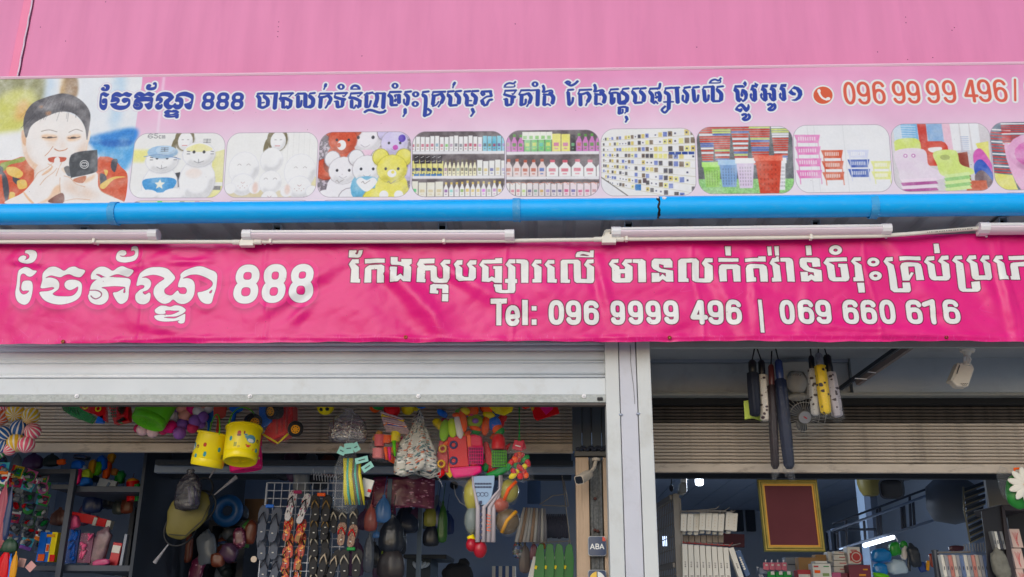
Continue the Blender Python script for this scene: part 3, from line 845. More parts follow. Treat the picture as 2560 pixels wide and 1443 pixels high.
YEL = (232, 226, 100); LG = (214, 214, 222)
def person(p, u, v, s):
    p.e((120, 110, 80), u, v, .1 * s, .17 * s); p.e(WHT, u + .01, v + .03, .075 * s, .13 * s); p.p((120, 110, 80), [(u - .1 * s, v), (u - .07 * s, v + .22 * s), (u - .09 * s, v + .3 * s), (u - .13 * s, v + .15 * s)], True)
    p.l((190, 60, 60), 1.6, [(u - .02, v + .09 * s), (u + .03, v + .09 * s)]); p.l((90, 80, 80), 1, [(u - .03, v + .01), (u - .01, v + .01)]); p.l((90, 80, 80), 1, [(u + .03, v + .01), (u + .05, v + .01)])
def plush(p, u, v, s, c, body=None, oc=(150, 140, 150), ears=.1, eyes=True):
    body = body or c
    for dx in (-1, 1):
        p.e(oc, u + dx * .17 * s, v + .42 * s, .13 * s, .17 * s); p.e(c, u + dx * .17 * s, v + .42 * s, .12 * s, .16 * s)
        p.e(oc, u + dx * .12 * s, v - .2 * s, ears * s * .9, ears * 1.3 * s); p.e(c, u + dx * .12 * s, v - .2 * s, ears * s * .8, ears * 1.2 * s)
    p.e(body, u, v + .25 * s, .17 * s, .26 * s); p.e(oc, u, v - .03 * s, .165 * s, .215 * s, al=.5); p.e(c, u, v - .03 * s, .155 * s, .205 * s)
    if eyes:
        for dx in (-1, 1): p.e((40, 40, 50), u + dx * .065 * s, v - .03 * s, .014 * s, .022 * s)
        p.l(oc, 1.1, [(u - .04 * s, v + .06 * s), (u, v + .09 * s), (u + .04 * s, v + .06 * s)])
# 1 two white tiger toys
p = Pic(QS[0], (228, 228, 226)); p.p(YEL, [(.0, .25), (.2, .25), (.12, .45), (0, .45)], al=.7, bl=3); p.p((226, 220, 120), [(.88, .3), (1, .25), (1, 1), (.8, 1), (.86, .7)], al=.8)
p.r((226, 226, 220), .78, .76, 1, .82); p.r((110, 110, 110), .84, .82, .98, .88); p.p((70, 72, 80), [(.47, .62), (.53, .6), (.56, .85), (.45, .8)]); person(p, .55, .09, 1.1)
for u, v, s in ((.72, .33, 1.2), (.32, .42, 1.25)):
    p.e(LG, u, v + .4, .2, .34); p.e(WHT, u, v + .4, .19, .33); p.e(LG, u, v, .185, .2); p.e(WHT, u, v, .175, .19); p.p((236, 224, 130), [(u - .15, v - .08), (u, v - .17), (u + .15, v - .08), (u, v - .04)], True, .8)
    for dx in (-.055, .055): p.e((40, 40, 45), u + dx, v - .04, .016, .024)
    p.l((120, 120, 125), 1.2, [(u - .05, v + .1), (u, v + .13), (u, v + .07)]); p.l((120, 120, 125), 1.2, [(u, v + .13), (u + .06, v + .1)])
    for k in (-.13, .13): p.l((60, 60, 70), 1.6, [(u + k, v - .05), (u + k + .03, v - .045)]); p.l((60, 60, 70), 1.6, [(u + k, v - .01), (u + k + .03, v - .01)])
p.e((150, 190, 225), .32, .29, .17, .1); p.e((180, 208, 232), .35, .26, .11, .07); p.l((120, 150, 195), 2, [(.12, .36), (.3, .33), (.52, .4)])
for u, v in ((.34, .25), (.8, .12)):
    for k in (-.025, 0, .025): p.l((70, 70, 80), 1.2, [(u - .04, v + k), (u + .04, v + k)])
    p.l((70, 70, 80), 1.2, [(u, v - .03), (u, v + .03)])
p.p((60, 150, 215), [(.13, .74), (.25, .69), (.44, .69), (.5, .76), (.42, .9), (.2, .9)], True); p.p((236, 236, 214), [(.32 + .06 * (1 if i % 2 == 0 else .45) * math.sin(i * math.pi / 5), .79 - .085 * (1 if i % 2 == 0 else .45) * math.cos(i * math.pi / 5)) for i in range(10)])
p.e(WHT, .2, .97, .12, .1); p.e(WHT, .48, .97, .13, .12); p.e((232, 200, 180), .68, .62, .09, .08, .4, 3)
tm = sg.new()   # the "65cm" printed at its top edge
for pts in ([(383, 337), (376, 335), (371, 338), (370, 343), (376, 346), (382, 343), (378, 340), (371, 341)], [(394, 335), (387, 335), (387, 339), (393, 340), (394, 343), (390, 346), (385, 344)],
            [(403, 340), (399, 339), (397, 342), (399, 346), (403, 345)], [(406, 346), (406, 339), (409, 340), (409, 346)], [(409, 340), (412, 339), (412, 346)]): sg.line(tm, 1.5, pts, False)
sg.ink(tm * p.fm, (110, 110, 118)); p.end()
# 2 pale toys on a sofa
p = Pic(QS[1], (230, 230, 228)); p.p((214, 200, 160), [(0, .9), (.2, .86), (.5, .9), (1, .88), (1, 1), (0, 1)]); p.p((222, 210, 150), [(.9, .55), (1, .7), (1, 1), (.92, .9)], al=.8)
for k in range(7): p.l((214, 214, 212), 1, [(.55 + k * .06, 0), (.55 + k * .06, .5)])
person(p, .55, .1, 1.15); p.e(LG, .5, .42, .13, .2, .5); p.e(WHT, .5, .42, .12, .19)
for u, v, s in ((.2, .5, 1.1), (.82, .55, 1.15), (.5, .72, .8)):
    p.e(LG, u, v + .05, .155 * s, .24 * s, .7); p.e(WHT, u, v + .05, .148 * s, .23 * s); p.e(LG, u, v + .3, .12 * s, .16 * s, .8); p.e(WHT, u, v + .3, .113 * s, .152 * s)
    for dx in (-.05, .05): p.l((150, 140, 140), 1.1, [(u + dx - .02, v), (u + dx, v - .02), (u + dx + .02, v)])
    p.l((170, 120, 120), 1, [(u - .02, v + .26), (u, v + .28), (u + .02, v + .26)])
    for dx in (-1, 1): p.e(LG, u + dx * .12 * s, v + .36, .06 * s, .08 * s, .7); p.e(WHT, u + dx * .12 * s, v + .36, .055 * s, .074 * s)
    for dx in range(5): p.e((190, 160, 160), u - .05 + dx * .025, v + .32 + (dx % 2) * .03, .005, .007)
p.e((225, 180, 160), .34, .85, .03, .09, .6, 2); p.e((225, 180, 160), .69, .88, .03, .08, .6, 2); p.end()
# 3 bears in many colours
p = Pic(QS[2], (120, 112, 120)); N3 = fnoise(sg.h, sg.w, 5, 12, 3); sg.a = np.where((p.fm * (N3 > .55))[..., None] > .3, sg.a * 1.6, sg.a).clip(0, 232)
plush(p, .5, .12, 1.25, (230, 226, 232), (232, 190, 214), ears=.12); plush(p, .82, .2, .95, (205, 195, 232), (88, 60, 190)); p.e((80, 50, 180), .9, .1, .04, .06); p.e((200, 70, 180), .83, .24, .03, .04)
plush(p, .25, .15, 1.0, (212, 72, 40), (212, 72, 40), (150, 50, 40)); p.e(WHT, .24, .2, .05, .08); p.e((212, 72, 40), .21, .2, .022, .035); p.e((150, 60, 40), .12, .48, .07, .15)
p.e((232, 190, 214), .53, .34, .12, .07); plush(p, .27, .62, 1.02, (230, 228, 232)); plush(p, .53, .6, 1.02, (228, 228, 232), (90, 175, 215)); plush(p, .8, .6, 1.05, (232, 222, 80), (232, 222, 80), (180, 170, 60)); p.e(WHT, .8, .64, .05, .06); p.e((232, 214, 60), .81, .62, .018, .025)
p.e((90, 175, 215), .53, .74, .12, .06); p.p(WHT, [(.53, .92), (.42, .78), (.46, .7), (.53, .74), (.6, .7), (.64, .78)], True)
for u, v in ((.24, .76), (.52, .78), (.8, .78)): p.l((140, 130, 130), 1.6, [(u - .045, v), (u - .03, v - .02), (u - .01, v + .015), (u + .02, v - .01), (u + .045, v - .03)])
for u in (.72, .88): p.e(WHT, u, .97, .05, .07)
p.end()
# 4 and 5 shelves of bottles and packs
def shelfpic(q, rows, seed):
    rr = np.random.RandomState(seed); p = Pic(q, (96, 86, 90))
    for (v0, v1, items) in rows:
        u = -.02
        while u < 1.02:
            wd, c, kind, cap = items(u, rr); h = (v1 - v0) * rr.uniform(.86, .96)
            if kind == 'b': p.p(c, [(u + .003, v1), (u + .002, v1 - h * .55), (u + wd * .32, v1 - h * .8), (u + wd * .32, v1 - h), (u + wd * .68, v1 - h), (u + wd * .68, v1 - h * .8), (u + wd - .005, v1 - h * .55), (u + wd - .004, v1)]); p.r(cap, u + wd * .3, v1 - h * 1.02, u + wd * .7, v1 - h * .86)
            else: p.r(c, u + .003, v1 - h, u + wd - .004, v1)
            a = tuple(rr.randint(60, 225, 3)) if rr.rand() < .4 else cap
            p.r(a, u + wd * .2, v1 - h * .5, u + wd * .75, v1 - h * .3, .8); p.r(a, u + wd * .3, v1 - h * .2, u + wd * .65, v1 - h * .12, .6)
            u += wd
        p.r((222, 220, 224), 0, v1, 1, v1 + .045); p.r((120, 112, 116), 0, v1 + .045, 1, v1 + .055)
    p.end(); return p
W1 = lambda u, r: (.052, (230, 230, 230) if u < .72 else [(120, 200, 225), (225, 190, 205), (80, 180, 210)][r.randint(3)], 'x', (190, 60, 90) if r.rand() < .6 else (90, 90, 100))
W2 = lambda u, r: ((.06, (226, 218, 120), 'x', (60, 70, 110)) if u < .32 else (.045, (236, 230, 190), 'b', (110, 100, 80)) if u < .66 else (.065, (230, 230, 226), 'x', (222, 196, 120)))
W3 = lambda u, r: ((.09, (225, 222, 205), 'x', (210, 190, 140)) if u < .25 else (.058, (232, 230, 228), 'b', (224, 190, 90)))
p = shelfpic(QS[3], [(.05, .3, W1), (.42, .68, W2), (.75, 1.0, W3)], 2)
for k in range(5): p.r((46, 40, 46), .02 + k * .062, .36, .075 + k * .062, .49); p.l((226, 226, 226), 1.2, [(.03 + k * .062, .4), (.06 + k * .062, .38)]); p.l((226, 226, 226), 1.2, [(.03 + k * .062, .46), (.06 + k * .062, .45)]); p.e((50, 60, 90), .047 + k * .062, .58, .018, .025); p.r((60, 120, 190), .02 + k * .062, .65, .075 + k * .062, .68)
p.end()
V1 = lambda u, r: ((.07, (206, 120, 190), 'b', (90, 160, 70)) if u < .15 or u > .72 else (.075, (120, 200, 120), 'x', (226, 226, 100)) if u < .45 else (.1, (232, 226, 110), 'x', (200, 90, 170)) if u < .6 else (.06, (60, 54, 60), 'x', (190, 60, 150)))
V2 = lambda u, r: ((.09, (226, 208, 206), 'b', (190, 90, 70)) if u < .35 else (.135, (232, 232, 232), 'b', (214, 90, 110)))
V3 = lambda u, r: ((.06, (230, 226, 222), 'x', (214, 110, 130)) if u < .2 else (.065, (222, 212, 214), 'x', (90, 80, 130)) if u < .6 else (.075, (230, 212, 218), 'x', (206, 70, 120)))
p = shelfpic(QS[4], [(.03, .32, V1), (.42, .7, V2), (.78, 1.0, V3)], 6)
for k in range(5): p.r((232, 232, 222), .17 + k * .065, .02, .235 + k * .065, .14); p.r((150, 205, 130), .18 + k * .065, .08, .22 + k * .065, .13)
for k in range(14): p.l((214, 110, 80), 1.3, [(k * .075, .8), (k * .075 + .04, .79), (k * .075 + .07, .82)])
p.end()
# 6 long aisle of shelves
p = Pic(QS[5], (226, 226, 224)); r6 = np.random.RandomState(8)
for k in range(9):
    a, b = .02 + .115 * k, .3 + .05 * k
    va, vb = -.02 + k * .125, .12 + k * .078
    p.l((196, 190, 170), 1.4, [(0, vb + .06), (1, va + .12)])
    u = .02
    while u < 1:
        s = .02 + .05 * u; vv = (vb + .06) * (1 - u) + (va + .12) * u; c = [(226, 220, 120), (70, 66, 70), (228, 228, 228), (228, 228, 230), (110, 90, 70), (90, 110, 190), (214, 190, 90), (225, 225, 225)][r6.randint(8)]
        h = .045 + .05 * u; p.r(c, u, vv - h, u + s * .8, vv - .008, .9); 
        if r6.rand() < .4: p.r((60, 60, 90), u + s * .2, vv - h * .7, u + s * .5, vv - h * .4)
        u += s
p.p((222, 222, 226), [(0, .72), (.28, 1), (0, 1)]); p.l((110, 105, 100), 2.5, [(0, .72), (.28, 1.0)])
for u in (.72, .79, .86, .93): p.r((30, 60, 150), u, .35, u + .06, .39)
p.r((30, 110, 190), .36, .83, .42, .92); p.r((90, 75, 85), .44, .74, .48, .81); p.end()
# 7 stacks of baskets
p = Pic(QS[6], (90, 96, 100)); p.r((130, 190, 110), 0, .78, 1, 1); g7 = fnoise(sg.h, sg.w, 3, 31, 2); sg.a = np.where(((p.fm > .5) & (g7 > .55))[..., None], sg.a * 1.12, sg.a).clip(0, 235)
r7 = np.random.RandomState(3)
for u0, u1, top, bot_, k in ((.02, .19, 0, .52, 0), (.16, .36, 0, .5, 1), (.36, .55, 0, .52, 2), (.55, .77, 0, .55, 3), (.78, .97, 0, .5, 4)):
    v = 0.
    while v < bot_:
        c = [(206, 62, 50), (206, 62, 50), (206, 62, 50), (226, 226, 232), (200, 214, 110), (90, 110, 190)][r7.randint(6)]
        s = .03 * v / bot_; p.p(c, [(u0 + s, v), (u1 - s, v), (u1 - s, v + .024), (u0 + s, v + .024)]); p.l((232, 232, 232), .8, [(u0 + s, v + .026), (u1 - s, v + .026)], .8); v += .034
for u0, u1, v0, v1, c in ((.05, .24, .55, .9, (140, 205, 80)), (.22, .42, .52, .9, (120, 160, 210)), (.4, .59, .5, .92, (214, 195, 222)), (.8, .92, .5, .95, (226, 226, 230)), (.6, .88, .46, 1.0, (210, 62, 36))):
    d = (u1 - u0) * .14; p.p(c, [(u0, v0), (u1, v0), (u1 - d, v1), (u0 + d, v1)]); p.p(tuple(min(235, x + 40) for x in c), [(u0 - .01, v0 - .03), (u1 + .01, v0 - .03), (u1 + .01, v0 + .05), (u0 - .01, v0 + .05)])
    dk = tuple(x * .72 for x in c)
    for i in range(5):
        for j in range(6): p.r(dk, u0 + d + i * (u1 - u0 - 2 * d) / 5 + .006, v0 + .1 + j * (v1 - v0 - .12) / 6, u0 + d + i * (u1 - u0 - 2 * d) / 5 + .018, v0 + .1 + j * (v1 - v0 - .12) / 6 + .03, .7)
p.end()
# 8 four plastic shelf trolleys
p = Pic(QS[7], (226, 227, 230)); 
for u in (.15, .22, .52): p.l((196, 198, 202), .8, [(u, 0), (u + .03, 1)])
for u0, u1, v0, v1, n, c in ((.01, .28, .14, .84, 4, (226, 120, 186)), (.28, .51, .37, .86, 3, (214, 84, 52)), (.55, .78, .37, .8, 3, (205, 210, 232)), (.79, 1.0, .54, .85, 2, (222, 226, 130))):
    for i in range(n):
        a = v0 + (v1 - v0) * i / n; cc = c if not (n == 3 and c[2] > 200 and i) else (60, 90, 180)
        p.p(cc, [(u0, a), (u1, a), (u1 - .02, a + .12), (u0 + .03, a + .12)])
        for k in range(8): p.r((236, 236, 236), u0 + .04 + k * (u1 - u0 - .08) / 8, a + .03, u0 + .052 + k * (u1 - u0 - .08) / 8, a + .085, .75)
    for u in (u0 + .025, u1 - .025): p.l(c, 2.2, [(u, v0 + .1), (u + .015, v1 + .03)])
p.end()
# 9 stacked chairs
p = Pic(QS[8], (206, 200, 205)); r9 = np.random.RandomState(4)
for u, c in ((.02, (190, 210, 226)), (.1, (120, 180, 225)), (.18, (120, 180, 225)), (.27, (205, 60, 50)), (.36, (130, 170, 215)), (.44, (130, 170, 215)), (.52, (226, 180, 200)), (.6, (226, 226, 230)), (.7, (226, 228, 232)), (.8, (226, 228, 232))): p.p(c, [(u, 0), (u + .09, 0), (u + .1, .4), (u + .02, .4)])
for k in range(9): p.l((226, 232, 240), 1.2, [(.1, .03 + k * .035), (.25, .04 + k * .035)]); p.l((80, 110, 180), 1, [(.7, .2 + k * .03), (.78, .2 + k * .03)])
p.p((226, 222, 110), [(.85, .3), (.98, .27), (.98, .6), (.9, .5)]); 
for i, c in enumerate(((214, 90, 180), (40, 80, 190), (120, 100, 105))): p.p(c, [(.82 + i * .0, .45 + i * .16), (.9, .38 + i * .16), (1.0, .62 + i * .13), (1.0, .8 + i * .13), (.92, .6 + i * .16), (.83, .65 + i * .13)], True)
p.p((150, 60, 45), [(.62, .45), (.76, .42), (.78, .95), (.62, .7)]); p.p((212, 60, 42), [(.3, .3), (.54, .28), (.56, .6), (.34, .6)], True); p.p((230, 226, 226), [(.37, .36), (.5, .35), (.48, .42), (.39, .42)], True)
p.p((200, 90, 60), [(.75, .85), (.93, .85), (.94, 1), (.72, 1)])
p.p((205, 222, 110), [(.04, .24), (.26, .22), (.28, .4), (.05, .42)], True); p.p((222, 206, 222), [(.03, .4), (.32, .38), (.36, .62), (.5, .72), (.5, .82), (.1, .86), (.05, .7)], True)
for dx in (.13, .21): p.e((190, 110, 180), dx, .47, .022, .03); p.e(WHT, dx, .47, .01, .014)
for k in range(4): p.p((176, 80, 150) if k % 2 else (232, 212, 228), [(.06, .82 + k * .05), (.42, .8 + k * .05), (.44, .84 + k * .05), (.08, .87 + k * .05)])
p.p((206, 226, 120), [(.42, .42), (.64, .4), (.68, .6), (.8, .68), (.78, .76), (.5, .78), (.44, .6)], True); p.e((150, 160, 90), .53, .5, .05, .04, .6)
for k in range(5): p.p((150, 205, 120) if k % 2 else (206, 230, 150), [(.5, .76 + k * .05), (.76, .72 + k * .05), (.78, .77 + k * .05), (.52, .81 + k * .05)])
p.end()
# 10 tubs
p = Pic(QS[9], (90, 110, 130))
for k in range(16): p.l((206, 60, 60) if k % 4 else (230, 226, 226), 4, [(.0, .1 + k * .045), (.2, .12 + k * .045)]); p.l((206, 60, 60) if k % 5 else (230, 226, 226), 3.5, [(.12, .02 + k * .03), (.6, .02 + k * .03)])
for i, c in enumerate(((226, 90, 70), (205, 220, 110), (226, 170, 205))): p.p(c, [(.14 + .03 * (2 - i), .3 + (2 - i) * .12), (.6, .9), (.6, 1.1), (.25, 1.0)], True)
p.e((222, 160, 200), .4, .45, .25, .28); p.e((214, 110, 180), .42, .47, .2, .2); p.p((226, 222, 110), [(0, .75), (.18, .78), (.22, 1), (0, 1)]); p.end()
# printing grain and sun bleaching of the photographs
gr_ = fnoise(sg.H0, sg.W0, 4, 91, 2)[..., None] - .5; gb = fnoise(sg.H0, sg.W0, 26, 92, 3)[..., None]
pm = sg.new()
for q in QS: pm = np.maximum(pm, frame_mask(q))
pm = np.maximum(pm, frame)[..., None]; a_ = sg.a; sf = np.stack([blur(a_[..., k], 1) for k in range(3)], -1); a_ = a_ * .7 + sf * .3; lum = a_.mean(-1, keepdims=True)
a_ = lum + (a_ - lum) * .9; a_ = a_ + gr_ * 26 * (1 - abs(lum / 128 - 1)) + (232 - a_) * (np.clip(gb * 1.6 - .55, 0, 1) * .45)
sg.a = sg.a * (1 - pm) + np.clip(a_, 0, 236) * pm
# second row, only its top edge above the gutter
for i, q in enumerate(QS):
    (x0, y0), (x1, y1), (x2, y2), (x3, y3) = q; d = 8
    q2 = [(x3 - 2, y3 + d), (x2 - 2, y2 + d), (x2 - 14, y2 + 165), (x3 - 14, y3 + 165)]
    p = Pic(q2, [(222, 220, 190), (220, 222, 226), (226, 228, 232), (200, 210, 220), (226, 230, 226), (130, 122, 126), (226, 226, 226), (226, 226, 230), (190, 190, 200), (210, 190, 200)][i])
    rr = np.random.RandomState(40 + i)
    for k in range(12): p.r(tuple(rr.randint(60, 230, 3)), k * .08, rr.uniform(.0, .05), k * .08 + .05, .3, .7)
    p.end()
# lettering
m = sg.new()
def aff(txt):
    o = []
    for ln in txt.splitlines():
        k = ln.split()
        if k[0] == '@': continue
        n = 2 if k[0].endswith('l') else 1
        pts = [tuple(map(float, q.split(','))) for q in k[n:]]
        pts = [(249 + (x / 4 - 38.75) * .466, 231 + (y / 4 + 540 - 665.75) * .463 - (x / 4 - 38.75) * .002) for x, y in pts]
        o.append(' '.join(k[:n] if n == 1 else [k[0], '1.4']) + ' ' + ' '.join(f'{x:.2f},{y:.2f}' for x, y in pts))
    return '@ 0 0 1\n' + '\n'.join(o)
sg.T = (0, 0, 1.); sg.data(m, aff(BIG)); sg.data(m, UP)
for x0, x1 in ((508, 538), (544, 574.5), (580.5, 611)): digit(sg, m, '8', x0, x1, 231, 274.5, 8.2)
hb = dil(m, 6.0); sg.ink(np.clip(dil(hb, 1) - hb, 0, 1), (190, 150, 185), .7); sg.ink(hb, (226, 226, 230)); sg.ink(dil(m, 1), (34, 42, 110), .75); sg.ink(m, (32, 62, 158))
m = sg.new()
D2 = ((2105, 2135, '0', 204.5, 262), (2139, 2171, '9', 204, 262), (2177.5, 2209, '6', 203, 261), (2226.5, 2258, '9', 202, 260.5), (2262.5, 2295, '9', 202, 260), (2311, 2343.5, '9', 200.5, 259),
      (2351.5, 2384, '9', 200, 258.5), (2404, 2437, '4', 199, 257), (2439, 2472, '9', 198, 256), (2479, 2512, '6', 198, 256), (2560, 2594, '0', 196, 255), (2598, 2631, '6', 196, 255))
for x0, x1, ch, y0, y1 in D2: digit(sg, m, ch, x0, x1, y0, y1, 7.8, 2.2)
sg.line(m, 5.4, [(2537, 199), (2537.5, 251)], False)
ic = sg.new(); sg.ell(ic, 2057, 238.3, 24, 21.7)
hb = dil(np.maximum(m, 0), 6.6); hb = np.maximum(hb, dil(ic, 5)); sg.ink(np.clip(dil(hb, 1) - hb, 0, 1), (190, 150, 185), .7); sg.ink(hb, (226, 226, 226)); sg.ink(dil(m, 1), (236, 190, 170), .7); sg.ink(m, (212, 92, 72)); sg.ink(ic, (212, 92, 60))
h = sg.new(); sg.line(h, 5.5, [(2047, 227), (2049, 236), (2056, 245), (2066, 249.5)]); sg.ell(h, 2047, 228, 4.2, 5.5); sg.ell(h, 2070, 247, 5.5, 4); sg.ink(h, (232, 230, 230))
m = sg.new()
for _ in range(60):
    x, y = rg.uniform(0, 2560), rg.uniform(200, 500); sg.ell(m, x, y, rg.uniform(.4, 1.3), rg.uniform(.4, 1.2))
sg.ink(m, (120, 100, 110), .6)
sg.a += (fnoise(sg.h, sg.w, 40, 77, 3)[..., None] - .5) * 7
MAT_SIGN = imgmat('printed_sign_vinyl', sg.a, .6, spec=.3)
MAT_BAN = imgmat('printed_banner_vinyl', ban.a, .32, bump=.2, bscale=11, spec=.33)
# ---------------------------------------------------------------- shared materials
PINKW = mat('pink_wall_paint', (228, 138, 182), .55, var=.09, vscale=2.6, stretch=(3, 1, .35), dirt=.3, dcol=(196, 108, 156), dscale=2.2, bump=.15, bscale=3)
PINKD = mat('pink_edge_strip', (240, 130, 170), .45, var=.06)
WSTEEL = mat('white_painted_steel', (206, 208, 206), .42, var=.05, vscale=4, dirt=.4, dcol=(150, 140, 120), dscale=3.5)
WSTEEL2 = mat('white_channel_steel', (200, 200, 208), .45, var=.05, vscale=5, dirt=.35, dcol=(150, 145, 140), dscale=6)
SHUT = mat('shutter_white_steel', (232, 236, 240), .38, var=.04, vscale=3, stretch=(1, 1, 4), dirt=.22, dcol=(168, 168, 160), dscale=4)
GALV = mat('galvanised_strip', (176, 180, 178), .55, metal=.25, var=.2, vscale=60, dirt=.6, dcol=(150, 165, 150), dscale=9, bump=.2, bscale=90)
TANS = mat('tan_shutter_steel', (192, 178, 162), .6, var=.14, vscale=8, stretch=(1, 1, 3), dirt=.75, dcol=(62, 50, 40), dscale=7)
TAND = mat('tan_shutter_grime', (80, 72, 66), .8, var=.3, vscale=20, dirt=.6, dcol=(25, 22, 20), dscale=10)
DKGREY = mat('dark_gap', (28, 28, 30), .8)
GREYP = mat('grey_box_panel', (168, 170, 172), .5, metal=.2, var=.12, vscale=2.5, dirt=.4, dcol=(80, 80, 80), dscale=3)
GREYF = mat('grey_fascia_steel', (160, 164, 158), .5, var=.06, vscale=3, dirt=.3, dcol=(120, 118, 108), dscale=4)
BLUEP = mat('blue_pvc', (4, 178, 255), .36, var=.06, vscale=3, stretch=(2, 6, 6), dirt=.25, dcol=(120, 200, 240), dscale=9)
BLUEC = mat('blue_pvc_collar', (60, 165, 225), .4, var=.08, dirt=.3, dcol=(190, 215, 230), dscale=30)
BLK = mat('black_plastic', (26, 26, 30), .5, var=.1)
PVCW = mat('cream_pvc', (232, 226, 214), .4, var=.04, dirt=.2, dcol=(180, 165, 140), dscale=12)
FIXW = mat('fitting_white_plastic', (240, 237, 238), .35, var=.03, dirt=.15, dcol=(180, 170, 160))
DIFF = mat('diffuser_frosted', (238, 218, 226), .3, var=.03)
ROOF = mat('awning_sheet', (214, 216, 222), .5, metal=.1, var=.15, vscale=6, dirt=.3, dcol=(60, 60, 64))
CREAM = mat('camera_cream_plastic', (222, 212, 198), .4, var=.03, dirt=.15, dcol=(170, 155, 130))
INW = mat('interior_wall_paint', (158, 170, 188), .7, var=.08, vscale=1.5)
INC = mat('interior_ceiling_panel', (160, 178, 206), .6, var=.06)
CONC = mat('concrete', (196, 195, 190), .85, var=.15, vscale=3, dirt=.5, dcol=(140, 136, 130), bump=.3)
FLOOR = mat('floor_tile', (150, 148, 144), .35, var=.1, vscale=2)
DKST = mat('dark_shelf_steel', (58, 64, 74), .5, var=.1)
WOOD = mat('weathered_wood', (190, 164, 138), .7, var=.14, vscale=5, stretch=(8, 8, .6), dirt=.5, dcol=(110, 86, 66), dscale=7, bump=.2)
RUSTY = mat('rusty_channel', (110, 112, 112), .7, metal=.3, var=.5, vscale=70, dirt=.5, dcol=(80, 50, 40), dscale=8)
DKCOR = mat('dark_corrugated_sheet', (66, 72, 80), .5, metal=.3, var=.15)
def rbox(name, x0, x1, y0, y1, z0, z1, m, parent=None, bev=.003, **kw):
    mb = MB(); mb.box(x0, x1, y0, y1, z0, z1)
    return mb.build(name, m, parent, bev=bev, **kw)
# ---------------------------------------------------------------- ground, room
g = MB(); g.add([(-60, -60, 0), (60, -60, 0), (60, 5.2, 0), (-60, 5.2, 0)], [(0, 1, 2, 3)]); g.build('ground', CONC, kind='structure')
XR = P(2560, 1000, 5.1).x + .7; XL = P(0, 1000, 5.1).x - .7
g = MB(); g.add([(XL - .6, 5.2, .02), (XR + .6, 5.2, .02), (XR + .6, 14.2, .02), (XL - .6, 14.2, .02)], [(0, 1, 2, 3)]); g.build('shop_floor', FLOOR, kind='structure')
ZC = 2.98
mb = MB(); x = XL - .6
while x < XR + .6: mb.box(x + .004, min(x + .3, XR + .6) - .004, 5.75, 14.2, ZC, ZC + .02); x += .3
mb.box(XL - .6, XR + .6, 5.75, 14.2, ZC + .021, ZC + .05)
mb.build('ceiling', INC, kind='structure')
XM = P(1475, 1100, 5.6).x      # line of the wall between the two bays
mb = MB(); mb.box(XL - .6, XR + .6, 14.0, 14.2, .02, ZC); mb.build('wall_back', INW, kind='structure')
mb = MB(); mb.box(XL - .7, XL - .6, 5.2, 14.2, .02, ZC + 2); mb.build('wall_left', INW, kind='structure')
mb = MB(); mb.box(XR + .6, XR + .7, 5.2, 14.2, .02, ZC + 2); mb.build('wall_right', INW, kind='structure')
mb = MB(); mb.box(XL - .6, P(1430, 1300, 8.4).x + .3, 8.4, 8.5, .02, ZC)
mb.build('wall_partition', mat('partition_wall_paint', (122, 140, 168), .7, var=.06, vscale=2), kind='structure')
# ---------------------------------------------------------------- upper facade
WY = 5.28
xs = (P(48, 195, WY).x + P(86, 0, WY).x) / 2 - .01
wb = thing('facade_wall', 'tall pink painted wall rising above the printed shop sign', 'wall', (1, WY, 4))
mb = MB(); mb.box(xs + .012, 6.2, WY, WY + .12, 3.55, 7.4); mb.build('wall_panel', PINKW, wb)
mb = MB(); mb.box(-6.2, xs - .055, WY, WY + .12, 3.55, 7.4); mb.build('wall_panel', PINKW, wb)
mb = MB(); mb.box(xs - .055, xs, WY - .012, WY + .05, 3.55, 7.4); mb.build('corner_strip', PINKD, wb, bev=.003)
mb = MB()
for k in range(60):
    z = 4.4 + k * .05; j = .0015 * math.sin(k * 2.1)
    mb.add([(xs + j, WY - .014, z), (xs + .008 + j * 2, WY - .014, z), (xs + .008 + .0015 * math.sin((k + 1) * 2.1) * 2, WY - .014, z + .05), (xs + .0015 * math.sin((k + 1) * 2.1), WY - .014, z + .05), (xs + .004, WY, z), (xs + .004, WY, z + .05)], [(0, 1, 2, 3), (0, 3, 5, 4), (1, 4, 5, 2)])
mb.build('sealant_bead', mat('white_sealant', (225, 205, 222), .5, var=.15, vscale=30), wb)
mb = MB()
for px, py in ((264, 5), (101, 68), (697, 55), (696, 67), (695, 79), (694, 92), (164, 103), (48, 100), (1288, 60), (2264, 43), (2265, 57), (2386, 69), (2380, 76), (2332, 144), (2269, 149), (2194, 130), (1742, 118), (905, 140)): c = P(px, py, WY); mb.sph(c, (.0035, .002, .004), 6, 4)
mb.build('wall_speck', mat('speck_plum', (120, 60, 90), .7), wb).__setitem__('kind', 'stuff')
# fascia behind the banner and below the sign
mb = MB(); mb.box(-6.2, 6.2, 5.03, 5.07, P(1280, 868, 5.03).z + .03, 3.62); mb.build('fascia_beam', GREYF, kind='structure')
